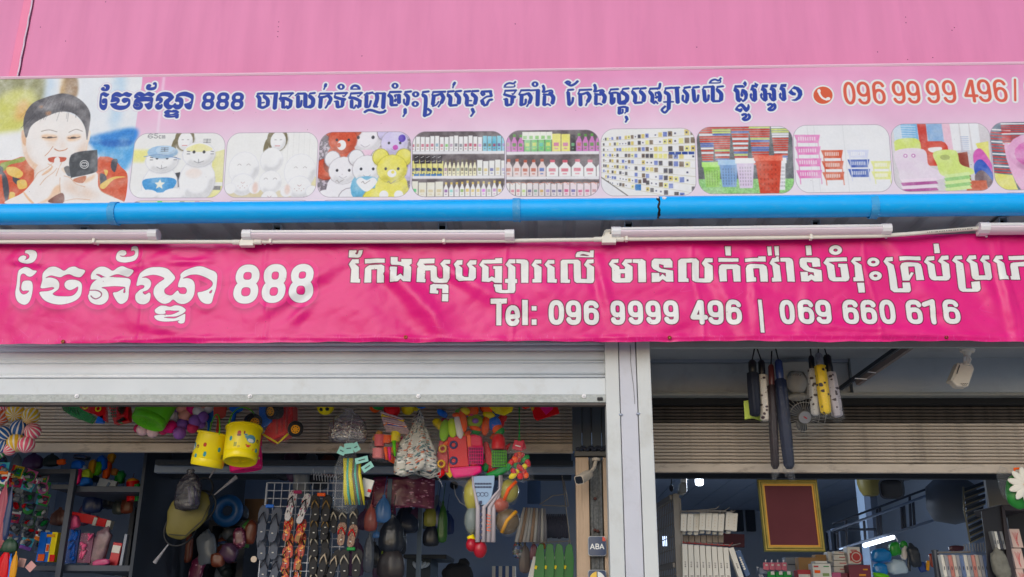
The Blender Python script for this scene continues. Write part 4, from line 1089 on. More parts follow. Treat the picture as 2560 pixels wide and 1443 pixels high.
# upper sign
zt0, zt1 = P(0, 197, YS).z, P(2560, 160, YS).z
zt = (zt0 + zt1) / 2; dz = (zt1 - zt0) / (P(2560, 160, YS).x - P(0, 197, YS).x)
sx = lambda x: (x - sg.X0) / sg.wm; sz = lambda z: 1 - (sg.Z1 - z) / sg.hm
sb = thing('printed_sign', 'long pink sign with blue Khmer lettering, phone number and product photos', 'sign', (0, YS, 4.1))
mb = MB(); xa, xb = sg.X0 + .01, sg.X0 + sg.wm - .01
def szt(x): return zt0 + dz * (x - P(0, 197, YS).x)
mb.sheet(lambda u, v: (xa + (xb - xa) * u, YS + .0035 * noise.noise(Vector((u * 9, v * 2, 3))) , sg.Z1 - sg.hm + .01 + (szt(xa + (xb - xa) * u) - sg.Z1 + sg.hm - .01) * v), 90, 8, uvf=lambda u, v, p: (sx(p[0]), sz(p[2])))
mb.build('printed_face', MAT_SIGN, sb, smooth=True)
mb = MB(); mb.tube([(xa - .02, YS + .004, szt(xa) + .006), (xb + .02, YS + .004, szt(xb) + .006)], .011, 6); mb.box(xa, xb, YS + .012, YS + .05, sg.Z1 - sg.hm + .02, min(szt(xa), szt(xb)) - .004)
mb.build('sign_frame', mat('sign_frame_pink', (238, 196, 214), .4), sb)
# gutter pipe
GY = 4.5
gz0, gz1 = (P(0, 510, GY).z + P(0, 563, GY).z) / 2, (P(2560, 488, GY).z + P(2560, 540, GY).z) / 2
gx0, gx1 = P(0, 536, GY).x, P(2560, 514, GY).x
gzz = lambda x: gz0 + (gz1 - gz0) * (x - gx0) / (gx1 - gx0)
gr = (P(1280, 505, GY).z - P(1280, 559, GY).z) / 2 * .93
gt = thing('gutter_pipe', 'long bright blue plastic gutter pipe cracked between its two lengths', 'pipe', (0, GY, 3.5))
xbrk = P(1645, 525, GY).x
def pipe_half(xa_, xb_, jag, r, dz_=0):
    mb = MB(); n = 40; N = 24
    rows = []
    for i in range(N + 1):
        u = i / N; row = []
        for k in range(n):
            t = 2 * math.pi * k / n; x_ = xa_ + (xb_ - xa_) * u
            if jag == 1 and i == N: x_ += .006 * noise.noise(Vector((t * 2.2, 1, 0))) * 2
            if jag == -1 and i == 0: x_ += .004 * noise.noise(Vector((t * 2.6, 7, 0))) * 2
            row.append((x_, GY - r * math.cos(t), gzz(x_) + dz_ + r * math.sin(t)))
        rows.append(row)
    vs = [v for r_ in rows for v in r_]
    mb.add(vs, [(i * n + k, i * n + (k + 1) % n, (i + 1) * n + (k + 1) % n, (i + 1) * n + k) for i in range(N) for k in range(n)])
    return mb
pipe_half(-4.6, xbrk - .008, 1, gr).build('pipe_length', BLUEP, gt, smooth=True)
pipe_half(xbrk + .006, 4.6, -1, gr * 1.03, .006).build('pipe_length', BLUEP, gt, smooth=True)
mb = MB(); mb.cyl((xbrk - .03, GY, gzz(xbrk) + .002), (xbrk + .05, GY, gzz(xbrk) + .002), gr * .93, n=24); mb.build('inner_sleeve', BLK, gt, smooth='auto')
mb = MB(); mb.cyl((xbrk + .028, GY - gr * .8, gzz(xbrk) + gr * .62), (xbrk + .028, GY - gr * .9, gzz(xbrk) + gr * .7), .011, n=10); mb.build('screw_washer', FIXW, gt)
for px in (288, 1292, 2183):
    x_ = P(px, 535, GY).x; mb = MB()
    prof = [(gr + .0005, -.019), (gr + .005, -.019), (gr + .005, .019), (gr + .0005, .019)]
    mb.lathe(prof, (x_, GY, gzz(x_)), 36, rot=Matrix.Rotation(math.pi / 2, 3, 'Y') @ Matrix.Rotation(.03, 3, 'X'))
    for k in range(9):
        t = R(200 + k * 14); mb.cube((x_ + .016, GY + (gr + .005) * math.cos(t), gzz(x_) + (gr + .005) * math.sin(t) * -1 * -1), (.004, .004, .006))
    mb.build('collar', BLUEC, gt, smooth='auto')
# awning roof sheet and its tubes
aw = thing('awning_roof', 'low corrugated metal awning with square steel tubes just behind the blue gutter', 'awning', (0, 4.75, 3.5))
zr = P(1280, 573.5, 4.62).z + .044; mb = MB(); x = -4.6; prof = []
while x < 4.6: prof += [(x, 0), (x + .075, 0), (x + .095, .022), (x + .125, .022), (x + .145, 0)]; x += .2
nn = len(prof)
vs = [(a, 4.575, zr + b) for a, b in prof] + [(a, 5.5, zr + .02 + b) for a, b in prof]
mb.add(vs, [(i, i + 1, nn + i + 1, nn + i) for i in range(nn - 1)]); mb.build('corrugated_sheet', ROOF, aw)
for px in (210, 692, 1105, 1572, 2042, 2512):
    x_ = P(px, 568, 4.62).x; z_ = P(px, 573.5 - (px - 1280) * .0095, 4.62).z
    mb = MB(); h = .042; t_ = .003
    for (a0, a1, b0, b1) in ((-h / 2, h / 2, 0, t_), (-h / 2, h / 2, h - t_, h), (-h / 2, -h / 2 + t_, t_, h - t_), (h / 2 - t_, h / 2, t_, h - t_)):
        mb.box(x_ + a0, x_ + a1, 4.62, 5.5, z_ + b0, z_ + b1)
    mb.box(x_ - h / 2 + t_, x_ + h / 2 - t_, 4.66, 4.67, z_ + t_, z_ + h - t_, 1)
    mb.build('square_tube', [mat('tube_grey_paint', (206, 208, 210), .5), DKGREY], aw)
# ---------------------------------------------------------------- banner
bt = lambda px: 611 - .3 * px / 1280 if px < 1280 else 610.7 - (px - 1280) * .018
def wr(x, z, tx, tz):
    """folds of the banner: creases that run diagonally, sag between fixings"""
    d = 0
    for (ax, az, bx_, bz_, wd, h) in FOLDS:
        dx, dz_ = bx_ - ax, bz_ - az; L = math.hypot(dx, dz_); t = ((x - ax) * dx + (z - az) * dz_) / L / L
        if -.15 < t < 1.15:
            q = ((x - ax) * dz_ - (z - az) * dx) / L / wd; f = max(0, 1 - abs(t - .5) / .65)
            d += h * f * (math.exp(-q * q) - .55 * math.exp(-((q - 1.5) ** 2)))
    d += .007 * noise.noise(Vector((x * 2.2, z * 4, 5))) + .0045 * noise.noise(Vector((x * 6 + z * 5, z * 8 - x * 3, 15))) + .0012 * noise.noise(Vector((x * 22, z * 22, 2)))
    d += .008 * abs(noise.noise(Vector((x * 3.2 + z * 4, z * 5, 25)))) + .004 * abs(noise.noise(Vector((x * 9 - z * 7, z * 11, 5))))
    for fx in (-2.1, -1.45, -.2, .75, 1.62, 2.3): d += .0035 * math.exp(-((x - fx - .02 * math.sin(z * 9)) / .008) ** 2)
    if tz < .1: d += .003 * math.sin(x * 40 + 3 * noise.noise(Vector((x * 5, 1, 1)))) * (1 - tz / .1)
    return d
FOLDS = []
for (a, b, wd, h) in (((0, 645), (120, 662), 12, .008), ((60, 800), (0, 730), 40, .01), ((140, 690), (260, 640), 30, .008), ((260, 690), (420, 640), 14, .007), ((420, 655), (530, 652), 9, .009), ((520, 640), (470, 720), 26, .01),
        ((640, 790), (860, 650), 22, .014), ((700, 830), (790, 745), 16, .008), ((860, 740), (960, 850), 40, .009), ((900, 610), (1090, 790), 22, .012), ((985, 690), (1130, 855), 30, .016), ((1080, 650), (1230, 740), 20, .012),
        ((1080, 760), (1100, 850), 18, .008), ((1190, 720), (1400, 800), 30, .012), ((1330, 700), (1440, 790), 34, .01), ((1490, 640), (1530, 800), 14, .012), ((1560, 700), (1760, 720), 30, .008), ((1760, 640), (1880, 850), 20, .01),
        ((1880, 610), (1890, 840), 12, .007), ((2020, 720), (2000, 850), 16, .008), ((2220, 600), (2310, 700), 18, .01), ((2290, 700), (2420, 840), 26, .012), ((2490, 620), (2545, 850), 14, .016), ((2420, 640), (2520, 800), 24, .01),
        ((200, 850), (640, 842), 7, .006), ((640, 842), (1280, 848), 6, .006), ((1280, 846), (1900, 840), 6, .006), ((1900, 838), (2560, 842), 7, .008), ((300, 800), (520, 850), 18, .008), ((1600, 830), (1800, 760), 24, .008), ((2000, 812), (2400, 836), 14, .01)):
    pa, pb = P(*a, YB), P(*b, YB); FOLDS.append((pa.x, pa.z, pb.x, pb.z, wd * .0019, h * 1.05))
bn = thing('vinyl_banner', 'creased hot pink banner with large white Khmer words and two phone numbers', 'banner', (0, YB, 3.2))
ub = lambda x: (x - ban.X0) / ban.wm; vb = lambda z: 1 - (ban.Z1 - z) / ban.hm
def bfn(u, v):
    px = -60 + 2690 * u; a = P(px, bt(px) - 6, YB); b = P(px, 859 - 6 * min(1, px / 1300) + 1.2 * math.sin(px * .013) + .8 * math.sin(px * .05), YB)
    x_ = a.x + (b.x - a.x) * (1 - v) * 0; z_ = b.z + (a.z - b.z) * v
    return (x_, YB + .006 - wr(x_, z_, u, v), z_)
mb = MB(); mb.sheet(bfn, 620, 70, uvf=lambda u, v, p: (ub(p[0]), vb(p[2])))
mb.build('banner_sheet', MAT_BAN, bn, smooth=True)
BRASS = mat('eyelet_brass', (120, 62, 30), .4, metal=.8); 
for px, py in ((157, 854), (1014, 843), (1674, 844), (2366, 843)):
    c = P(px, py, YB - .006); mb = MB(); Rx = Matrix.Rotation(math.pi / 2, 3, 'X')
    prof = [(.0065 + .0035 * math.cos(t * math.pi / 3), .0025 * math.sin(t * math.pi / 3)) for t in range(7)]
    mb.lathe(prof, c, 18, rot=Rx); mb.cyl(c + Vector((0, .002, 0)), c + Vector((0, .004, 0)), .0045, n=10, mi=1)
    mb.build('eyelet', [BRASS, mat('screw_pale', (206, 160, 130), .4)], bn, smooth='auto')
for px, py in ((245, 611), (662, 610), (1697, 596), (2215, 594), (2466, 591)):
    c = P(px, py, YB - .012); mb = MB(); mb.sph(c, (.007, .006, .006), 10, 6); mb.build('screw_cap', FIXW, bn, smooth=True)
# ---------------------------------------------------------------- conduit and light fittings
cn = thing('electrical_conduit', 'thin cream conduit pipe running along the top edge of the pink banner', 'conduit', (0, YB - .05, 3.4))
CP = [(-80, 605), (590, 605)], [(640, 605), (1280, 602), (1500, 599)], [(1555, 598), (1920, 595), (2200, 590), (2260, 586), (2445, 571)]
for sgm in CP:
    mb = MB(); mb.tube([P(a, b, YB - .045) for a, b in sgm], .0105, 10); mb.build('pipe_run', PVCW, cn, smooth='auto')
for px, py in ((618, 603), (1522, 596)):
    c = P(px, py, YB - .05); mb = MB(); w_ = .036
    mb.prism([c + Vector((-w_, -.012, -.028)), c + Vector((w_, -.012, -.028)), c + Vector((w_, -.012, .0)), c + Vector((.014, -.012, .02)), c + Vector((-.014, -.012, .02)), c + Vector((-w_, -.012, .0))], (0, .035, 0))
    mb.prism([c + Vector((-w_ - .004, -.001, -.0)), c + Vector((-.01, -.001, .0)), c + Vector((.02, -.001, .05)), c + Vector((-.014, -.001, .05))], (0, .03, 0))
    mb.cyl(c + Vector((w_, 0, -.006)), c + Vector((w_ + .04, 0, -.006)), .0135, n=12); mb.cyl(c + Vector((-w_ - .04, 0, -.006)), c + Vector((-w_, 0, -.006)), .0135, n=12)
    mb.build('junction_box', PVCW, cn, bev=.002)
for px, py in ((236, 603), (677, 603), (1110, 602), (1566, 597), (2027, 593)):
    c = P(px, py, YB - .05); mb = MB(); mb.cube(c, (.014, .03, .028)); mb.build('saddle_clip', PVCW, cn, bev=.002)
mb = MB(); mb.tube([P(1508, 590, 4.56), P(1512, 577, 4.56), P(1526, 576, 4.56), P(1530, 586, 4.56)], .002, 6); mb.build('cable', PVCW, cn, smooth=True); mb = MB(); mb.tube([P(2460, 566, 4.55), P(2474, 550, 4.62)], .003, 6); mb.build('cable', PVCW, cn, smooth=True)
# print on the conduit
mb = MB(); rr = random.Random(3); px = 2318
while px < 2432:
    w_ = rr.uniform(1.5, 5); py = 586 - (px - 2260) * .081 - .5; a = P(px, py, YB - .058); b = P(px + w_, py - w_ * .08, YB - .058); mb.add([a + Vector((0, 0, -.002)), b + Vector((0, 0, -.002)), b + Vector((0, 0, .002)), a + Vector((0, 0, .002))], [(0, 1, 2, 3)]); px += w_ + rr.uniform(1, 3)
mb.build('print_line', mat('print_grey', (120, 110, 105), .6), cn)
BAT = [(-110, 396, 586.5, 587, 'white tube light fitting at the far left above the banner'), (608, 1286, 588, 588, 'white tube light fitting above the numerals 888 on the banner'),
       (1528, 2226, 581.5, 573.5, 'white tube light fitting above the right half of the banner'), (2446, 2700, 570.5, 569, 'white tube light fitting cut off at the right end of the conduit')]
for (xa_, xb_, ya, yb, lab) in BAT:
    A, B = P(xa_, ya, YB - .055), P(xb_, yb, YB - .055); t = thing('tube_light_fitting', lab, 'light fitting', tuple((A + B) / 2), 'tube light fittings above the banner')
    d = (B - A); L = d.length; ang = math.atan2(d.z, d.x)
    def pr(x0, x1, prof, m, name, smooth=False):
        mb = MB(); n = len(prof); vs = []
        for x_ in (x0, x1):
            for (y_, z_) in prof: vs.append(A + Vector((x_ * math.cos(ang) - z_ * math.sin(ang), y_, x_ * math.sin(ang) + z_ * math.cos(ang))))
        mb.add(vs, [(i, (i + 1) % n, n + (i + 1) % n, n + i) for i in range(n)] + [tuple(range(n))[::-1], tuple(range(n, 2 * n))]); return mb.build(name, m, t, smooth=smooth, bev=.0015)
    up = [(-.012, .024), (.02, .024), (.035, .012), (.035, -.02), (-.006, -.0), (-.028, .004), (-.03, .016)]
    lo = [(-.028, .003), (-.006, -.002), (.03, -.022), (.03, -.026), (-.004, -.027), (-.022, -.018), (-.031, -.006)]
    pr(.045, L - .045, up, FIXW, 'housing'); pr(.045, L - .045, lo, DIFF, 'diffuser', 'auto')
    cap = [(-.014, .027), (.02, .027), (.037, .014), (.037, -.03), (-.006, -.03), (-.026, -.02), (-.035, -.004), (-.032, .016)]
    pr(0, .048, cap, FIXW, 'end_cap'); pr(L - .048, L, cap, FIXW, 'end_cap')
# ---------------------------------------------------------------- front shutter (left bay)
SY = 4.80
xsh = P(1516, 940, SY).x
fs = thing('front_roller_shutter', 'pale grey rolled-up shutter with wide slats directly below the banner', 'roller shutter', (0, SY, 2.8))
edges = [846, 856, 866, 879.5, 909, 945.5]
zz = [P(700, y_, SY).z for y_ in edges]
for i in range(5):
    zt_, zb_ = zz[i], zz[i + 1]; h = zt_ - zb_; mb = MB()
    if i < 3: prof = [(0, 0), (-.006, .15), (-.009, .5), (-.006, .8), (.004, 1)]
    else: prof = [(.006, 0), (-.004, .04), (-.006, .2), (-.009, .62), (-.004, .72), (.006, .77), (.005, .82), (-.006, .85), (-.011, .9), (-.008, .97), (.004, 1)]
    vs = []
    for x_ in (XL - .5, xsh): vs += [(x_, SY + y_, zt_ - h * v) for y_, v in prof]
    n = len(prof); mb.add(vs, [(j, n + j, n + j + 1, j + 1) for j in range(n - 1)]); mb.build('slat', SHUT, fs, smooth='auto', thick=.0012)
zb = P(700, 945.5, SY).z; zg = P(700, 986.5, SY - .02).z; ze = P(700, 1006, SY - .02).z
rbox('bottom_rail', XL - .5, xsh, SY - .012, SY + .012, zg, zb - .004, mat('rail_white_steel', (212, 217, 220), .45, var=.05, vscale=4, dirt=.35, dcol=(170, 164, 150), dscale=6), fs, bev=.003)
rbox('galvanised_strip', XL - .5, xsh - .002, SY - .02, SY + .02, ze, zg - .001, GALV, fs, bev=.002)
rbox('rubber_seal', XL - .5, xsh - .004, SY - .016, SY + .03, ze - .014, ze - .0005, mat('seal_brown', (92, 84, 80), .8, var=.3, vscale=15, stretch=(1, 1, 8)), fs, bev=.002)
for px in (192, 625, 1046, 1460):
    c = P(px, 990.5, SY - .022); mb = MB(); mb.cyl(c + Vector((0, .004, 0)), c + Vector((0, -.003, 0)), .011, n=12); mb.sph(c + Vector((0, -.004, 0)), (.007, .006, .007), 10, 6); mb.build('bolt', FIXW, fs, smooth='auto')
c = P(1500, 1000, SY - .02); rbox('stop_block', c.x - .014, c.x + .014, SY - .03, SY - .021, c.z - .004, c.z + .012, BLK, fs)
# ---------------------------------------------------------------- centre pillar: three steel sections (slightly out of plumb as in the photo)
pl = thing('steel_pillar', 'white painted steel pillar between the two shop bays', 'pillar', (P(1575, 1150, 4.76).x, 4.76, 0))
PY = 4.76
def vp(name, pxt, pxb, y0, y1, m, bev=.004):
    a0, a1 = P(pxt[0], 856, y0).x, P(pxt[1], 856, y0).x; b0, b1 = P(pxb[0], 1443, y0).x, P(pxb[1], 1443, y0).x
    zt_, zb_ = P(1575, 840, y0).z, P(1575, 1443, y0).z; f = lambda a, b, z: b + (a - b) * (z - zb_) / (zt_ - zb_)
    z0 = 0; mb = MB(); vs = []
    for z in (z0, zt_ + .02):
        q0, q1 = f(a0, b0, max(z, zb_ - .6)), f(a1, b1, max(z, zb_ - .6)); vs += [(q0, y0, z), (q1, y0, z), (q1, y1, z), (q0, y1, z)]
    mb.add(vs, [(0, 1, 5, 4), (1, 2, 6, 5), (2, 3, 7, 6), (3, 0, 4, 7), (4, 5, 6, 7), (3, 2, 1, 0)]); return mb.build(name, m, pl, bev=bev)
vp('guide_rail', (1511.5, 1545), (1526.5, 1564.5), PY, PY + .12, WSTEEL)
vp('channel', (1546.5, 1588), (1566, 1611.5), PY + .006, PY + .09, WSTEEL2)
vp('guide_rail', (1590, 1624), (1613.5, 1649), PY, PY + .12, WSTEEL)
for px, py in ((1552, 1036.5), (1596, 1034.5)):
    c = P(px, py, PY); mb = MB(); mb.sph(c, (.011, .005, .006), 10, 6, fn=crump(px, .3, 60)); mb.build('weld_spot', mat('weld_grey', (170, 176, 190), .4, metal=.4), pl, smooth=True)
mb = MB(); pts = [(1575, 862), (1577, 880), (1576, 900), (1579, 930), (1583, 960), (1585, 980), (1587, 1010)]
mb.tube([P(a, b, PY + .004) for a, b in pts], .0016, 5); mb.build('paint_crack', mat('crack_grey', (128, 126, 130), .7), pl)
# ---------------------------------------------------------------- inner tan shutters
def tan_shutter(label, x0, x1, Y, ytop, yrail, ybot, pitch_px, pxm, grime):
    t = thing('inner_roller_shutter', label, 'roller shutter', ((x0 + x1) / 2, Y, 2.5))
    zt_, zr_, zb_ = P(pxm, ytop, Y).z, P(pxm, yrail, Y).z, P(pxm, ybot, Y).z; n = round((yrail - ytop) / pitch_px); h = (zt_ - zr_) / n; first = None
    prof = [(.02, 0), (.0, .05), (-.006, .25), (-.007, .6), (-.002, .84), (.02, .9), (.022, 1)]
    for i in range(n):
        if i == 0 or i == grime:
            mb = MB(); vs = []
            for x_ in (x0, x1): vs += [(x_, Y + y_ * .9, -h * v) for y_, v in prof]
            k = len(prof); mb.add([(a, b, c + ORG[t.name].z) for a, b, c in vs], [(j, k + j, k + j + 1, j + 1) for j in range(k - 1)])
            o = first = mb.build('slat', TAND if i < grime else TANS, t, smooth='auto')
        else: o = first.copy(); col.objects.link(o); o.parent = t
        o.location.z = zr_ + (n - i) * h - ORG[t.name].z; o.location.y = (.004 if i % 4 == 3 else 0) + rr.uniform(-.0015, .0015)
    rbox('bottom_rail', x0, x1, Y - .02, Y + .02, zb_, zr_ - .006, TANS, t, bev=.004)
    return t
TY = 5.55
tan_shutter('dull brown half-raised shutter behind the hanging toys in the left bay', XL - .5, P(1431, 1050, TY).x, TY, 960, 1107, 1132, 8.0, 700, 0)
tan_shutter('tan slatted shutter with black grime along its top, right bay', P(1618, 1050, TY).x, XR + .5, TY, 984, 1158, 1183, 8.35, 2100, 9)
# lintel and shutter box of the right bay
zf = P(2100, 871, 4.78).z
mb = MB(); mb.box(P(1600, 860, 4.78).x, XR + .5, 4.768, 4.787, zf, zf + .12); mb.build('lintel_beam', GREYF, kind='structure', bev=.003)
bxx = thing('shutter_box', 'grey steel shutter housing above the tan shutter in the right bay', 'housing', (2, 5.5, 2.7))
xq0, xq1 = P(1600, 950, 5.48).x, XR + .5; zq0, zq1, zq2 = P(2000, 990, 5.48).z, P(2000, 908, 5.48).z, P(2000, 850, 5.48).z
xm2 = P(2128, 950, 5.46).x
rbox('side_panel', xq0, xm2 - .004, 5.48, 5.5, zq0 + .01, zq1, GREYP, bxx); rbox('front_panel', xm2, xq1, 5.44, 5.5, zq0 + .01, zq2 + .2, mat('grey_bow_panel', (168, 174, 180), .42, metal=.2, var=.2, vscale=1.6, dirt=.35, dcol=(90, 94, 98), dscale=2), bxx)
rbox('top_rail', xq0, xm2 - .004, 5.46, 5.5, zq1 + .001, zq1 + .03, mat('rail_bluegrey', (140, 146, 156), .4, metal=.3), bxx); rbox('edge_trim', xq0, xq1, 5.43, 5.52, zq0 - .008, zq0 + .009, mat('trim_grey', (150, 150, 144), .5, dirt=.4), bxx)
rbox('back_panel', xq0, xm2, 5.62, 5.64, zq1 - .05, zq2 + .4, GREYP, bxx); rbox('dark_slot', xq0, xq1, 5.5, 5.53, P(2000, 1003, 5.5).z - .02, zq0 - .01, DKGREY, bxx)
br = thing('diagonal_brace', 'dark diagonal steel brace running up under the right lintel', 'brace', tuple(P(2170, 920, 5.3)))
mb = MB(); mb.tube([P(2100, 972, 5.42), P(2245, 868, 5.12)], .014, 4, sq=True); mb.build('angle_bar', mat('brace_dark', (52, 58, 66), .5, metal=.3), br)
mb = MB(); mb.tube([P(2120, 958, 5.40) + Vector((.05, 0, -.0)), P(2258, 866, 5.12) + Vector((.04, 0, 0))], .02, 4, sq=True); mb.build('flat_bar', mat('brace_brown', (120, 108, 104), .5), br)
mb = MB(); mb.tube([P(2162, 929, 5.3), P(2190, 932, 5.28)], .003, 6); mb.tube([P(2137, 946, 5.3), P(2168, 948, 5.28)], .003, 6); mb.build('hook', FIXW, br)
# soffit over the entrance, so that no sky shows through from inside
mb = MB(); mb.box(-6.2, 6.2, 5.07, 5.76, 3.0, 3.03); mb.build('soffit', GREYP, kind='structure')
mb = MB(); mb.box(-6.2, 6.2, 5.68, 5.75, 2.62, 3.0); mb.build('lintel_inner', TAND, kind='structure')
# header beams in the left bay, behind the brown shutter
BLB = mat('beam_grey_blue', (140, 152, 168), .6, var=.1)
xc = P(1432, 1180, 6.0).x
for i, (y0, y1, Y) in enumerate(((1150, 1162, 5.9), (1163, 1182, 6.0))):
    mb = MB(); mb.box(P(385, 1180, Y).x, xc + (.2 if i else 0), Y, Y + .06, P(700, y1, Y).z, P(700, y0, Y).z); mb.build('header_beam', BLB if i else mat('beam_dark', (50, 56, 64), .6), kind='structure')
mb = MB(); mb.box(P(400, 1180, 6.4).x, xc, 6.4, 6.46, P(700, 1197, 6.4).z, ZC); mb.build('header_beam', mat('beam_dark', (50, 56, 64), .6), kind='structure')
mb = MB(); mb.box(P(1600, 1180, 6.2).x, XR + .5, 6.2, 6.26, P(2100, 1196, 6.2).z, ZC); mb.build('header_beam', mat('beam_dark', (50, 56, 64), .6), kind='structure')
# ---------------------------------------------------------------- printed packaging: one sheet of many made-up wrappers (colour shapes only)
def mini(h, w): return np.zeros((h, w, 3), np.float32)
NA = 8; CS = 72; atlas = mini(NA * CS, NA * CS); ra = np.random.RandomState(21)
PAL = [(206, 40, 44), (30, 90, 190), (236, 196, 40), (60, 160, 70), (226, 110, 170), (236, 236, 232), (240, 130, 40), (70, 180, 200), (120, 70, 160), (40, 44, 60), (236, 236, 232), (190, 30, 90)]
yy, xx = np.mgrid[0:CS, 0:CS] / CS
for i in range(NA):
    for j in range(NA):
        c = [np.array(PAL[k], float) for k in ra.permutation(len(PAL))[:5]]; a = np.empty((CS, CS, 3)); a[:] = c[0]
        k = ra.randint(5)
        if k == 0: a[yy > .68] = c[1]; a[np.hypot(xx - .5, yy - .38) < .24] = c[2]
        if k == 1: a[(xx + yy * .5) % .5 < .2] = c[1]; a[(abs(xx - .5) < .32) & (abs(yy - .3) < .12)] = c[2]
        if k == 2: a[yy < .3] = c[1]; a[(np.hypot((xx - .6) * 1.2, yy - .62) < .2)] = c[2]; a[(np.hypot((xx - .3), yy - .7) < .13)] = c[3]
        if k == 3: a[(xx < .25)] = c[1]; a[(abs(xx - .62) < .25) & (abs(yy - .5) < .3)] = c[2]; a[(abs(xx - .62) < .12) & (abs(yy - .5) < .12)] = c[3]
        if k == 4: a[np.hypot(xx - .5, yy - .55) < .4] = c[1]; a[np.hypot(xx - .45, yy - .5) < .2] = c[2]
        for q in range(ra.randint(2, 6)):
            y0 = ra.uniform(.05, .92); x0 = ra.uniform(.05, .5); a[(yy > y0) & (yy < y0 + .03) & (xx > x0) & (xx < x0 + ra.uniform(.15, .4)) & ((xx * 23).astype(int) % 4 != 0)] = c[4]
        a += ra.randn(CS, CS, 1) * 4
        atlas[i * CS:(i + 1) * CS, j * CS:(j + 1) * CS] = a
PACK = imgmat('printed_packaging', atlas, .35, spec=.3)
def cell(k): i, j = divmod(k % 64, 8); e = .006; return (j / 8 + e, i / 8 + e, (j + 1) / 8 - e, (i + 1) / 8 - e)
# speckled cloth, patterned rubber, dotted maroon, sea-creature bucket print
def dots(h, w, base, cols, n, r0, r1, seed):
    a = mini(h, w); a[:] = base; r = np.random.RandomState(seed); Y_, X_ = np.mgrid[0:h, 0:w]
    for _ in range(n):
        cx, cy, q = r.uniform(0, w), r.uniform(0, h), r.uniform(r0, r1); x0, x1, y0, y1 = int(max(0, cx - q * 2)), int(min(w, cx + q * 2 + 1)), int(max(0, cy - q * 2)), int(min(h, cy + q * 2 + 1))
        m = np.hypot((X_[y0:y1, x0:x1] - cx) / r.uniform(.6, 1.6), Y_[y0:y1, x0:x1] - cy) < q; a[y0:y1, x0:x1][m] = cols[r.randint(len(cols))]
    return a
CLOTH = imgmat('speckled_cloth', dots(256, 256, (196, 190, 178), [(90, 120, 120), (190, 110, 80), (230, 226, 216), (120, 130, 120), (70, 80, 90)], 900, 1.5, 4.5, 4), .9, bump=.8, bscale=60)
MARD = imgmat('maroon_dotted_print', dots(256, 256, (110, 30, 66), [(206, 150, 170), (150, 60, 100)], 90, 2, 7, 5), .35, coat=.3, bump=.5, bscale=18)
RUBP = imgmat('tan_pattern_rubber', dots(128, 128, (150, 120, 100), [(90, 60, 50), (110, 40, 40), (190, 160, 130)], 260, 1.5, 4, 6), .6)
FIRE = imgmat('red_flame_rubber', dots(128, 128, (196, 60, 40), [(230, 140, 40), (60, 20, 20), (236, 200, 90), (150, 30, 30)], 90, 3, 9, 7), .5)
PRW = imgmat('white_print_rubber', dots(128, 128, (206, 200, 200), [(60, 50, 60), (190, 60, 60), (140, 60, 110)], 40, 2, 7, 8), .5)
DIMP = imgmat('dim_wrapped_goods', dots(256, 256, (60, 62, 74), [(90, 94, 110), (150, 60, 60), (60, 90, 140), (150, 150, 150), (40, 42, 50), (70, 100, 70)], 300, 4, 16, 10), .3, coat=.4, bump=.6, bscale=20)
def bucket_img(base, seed):
    a = mini(128, 512); a[:] = base; Y_, X_ = np.mgrid[0:128, 0:512]
    def E(cx, cy, rx, ry, c): a[((X_ - cx) / rx) ** 2 + ((Y_ - cy) / ry) ** 2 < 1] = c
    for o in (0, 256):
        E(o + 120, 60, 24, 15, (90, 150, 170)); E(o + 118, 66, 16, 7, (226, 226, 220)); E(o + 92, 48, 9, 4, (90, 150, 170)); E(o + 96, 56, 8, 4, (90, 150, 170)); E(o + 134, 56, 2, 2, (20, 20, 20))
        E(o + 60, 42, 9, 8, (190, 60, 40)); E(o + 60, 50, 10, 5, (120, 60, 40)); E(o + 108, 88, 9, 5, (214, 70, 40)); E(o + 98, 84, 3, 3, (214, 70, 40)); E(o + 118, 84, 3, 3, (214, 70, 40))
        E(o + 160, 60, 9, 7, (120, 60, 50)); E(o + 160, 62, 5, 4, (220, 190, 60)); E(o + 160, 94, 9, 8, (60, 150, 160)); E(o + 136, 96, 5, 5, (236, 160, 30))
        for k in range(3): E(o + 42 + k * 5, 84, 1.6, 9, (70, 110, 60))
        E(o + 64, 92, 7, 5, (200, 180, 60)); E(o + 84, 40, 4, 6, (150, 60, 50)); E(o + 200, 50, 9, 8, (190, 60, 40)); E(o + 210, 84, 8, 10, (60, 150, 160)); E(o + 20, 60, 8, 9, (60, 150, 160))
    return a
BKY = imgmat('yellow_bucket_print', bucket_img((240, 214, 14), 1), .28, coat=.1, spec=.3); BKP = imgmat('pink_bucket_print', bucket_img((228, 26, 112), 1), .3, spec=.25)
def pl_(n, c, **k): k.setdefault('spec', .18); return mat(n, c, .32, var=.04, **k)
YELP = pl_('yellow_plastic', (240, 214, 20)); LIME = pl_('lime_plastic', (96, 186, 30)); GRN = pl_('green_plastic', (20, 140, 60)); REDP = pl_('red_plastic', (212, 8, 22))
ORA = pl_('orange_plastic', (246, 92, 10)); BLU = pl_('blue_plastic', (24, 110, 214)); NAVY = pl_('navy_plastic', (24, 40, 96)); PNK = pl_('hot_pink_plastic', (232, 24, 116)); PCH = pl_('peach_plastic', (240, 160, 140))
WPL = pl_('white_plastic', (228, 220, 214)); PURP = pl_('purple_plastic', (148, 96, 178)); DPNK = pl_('deep_pink_plastic', (200, 50, 100)); LPNK = pl_('pale_pink_plastic', (236, 196, 200)); BLKP = mat('black_rubber', (30, 30, 34), .55, var=.15, bump=.3, bscale=60)
CARD = mat('cardboard', (170, 130, 84), .8, var=.12); TEAL = mat('teal_card', (140, 200, 186), .5, var=.08); PAPER = mat('white_card', (220, 216, 206), .55, var=.05, dirt=.15, dcol=(190, 180, 160))
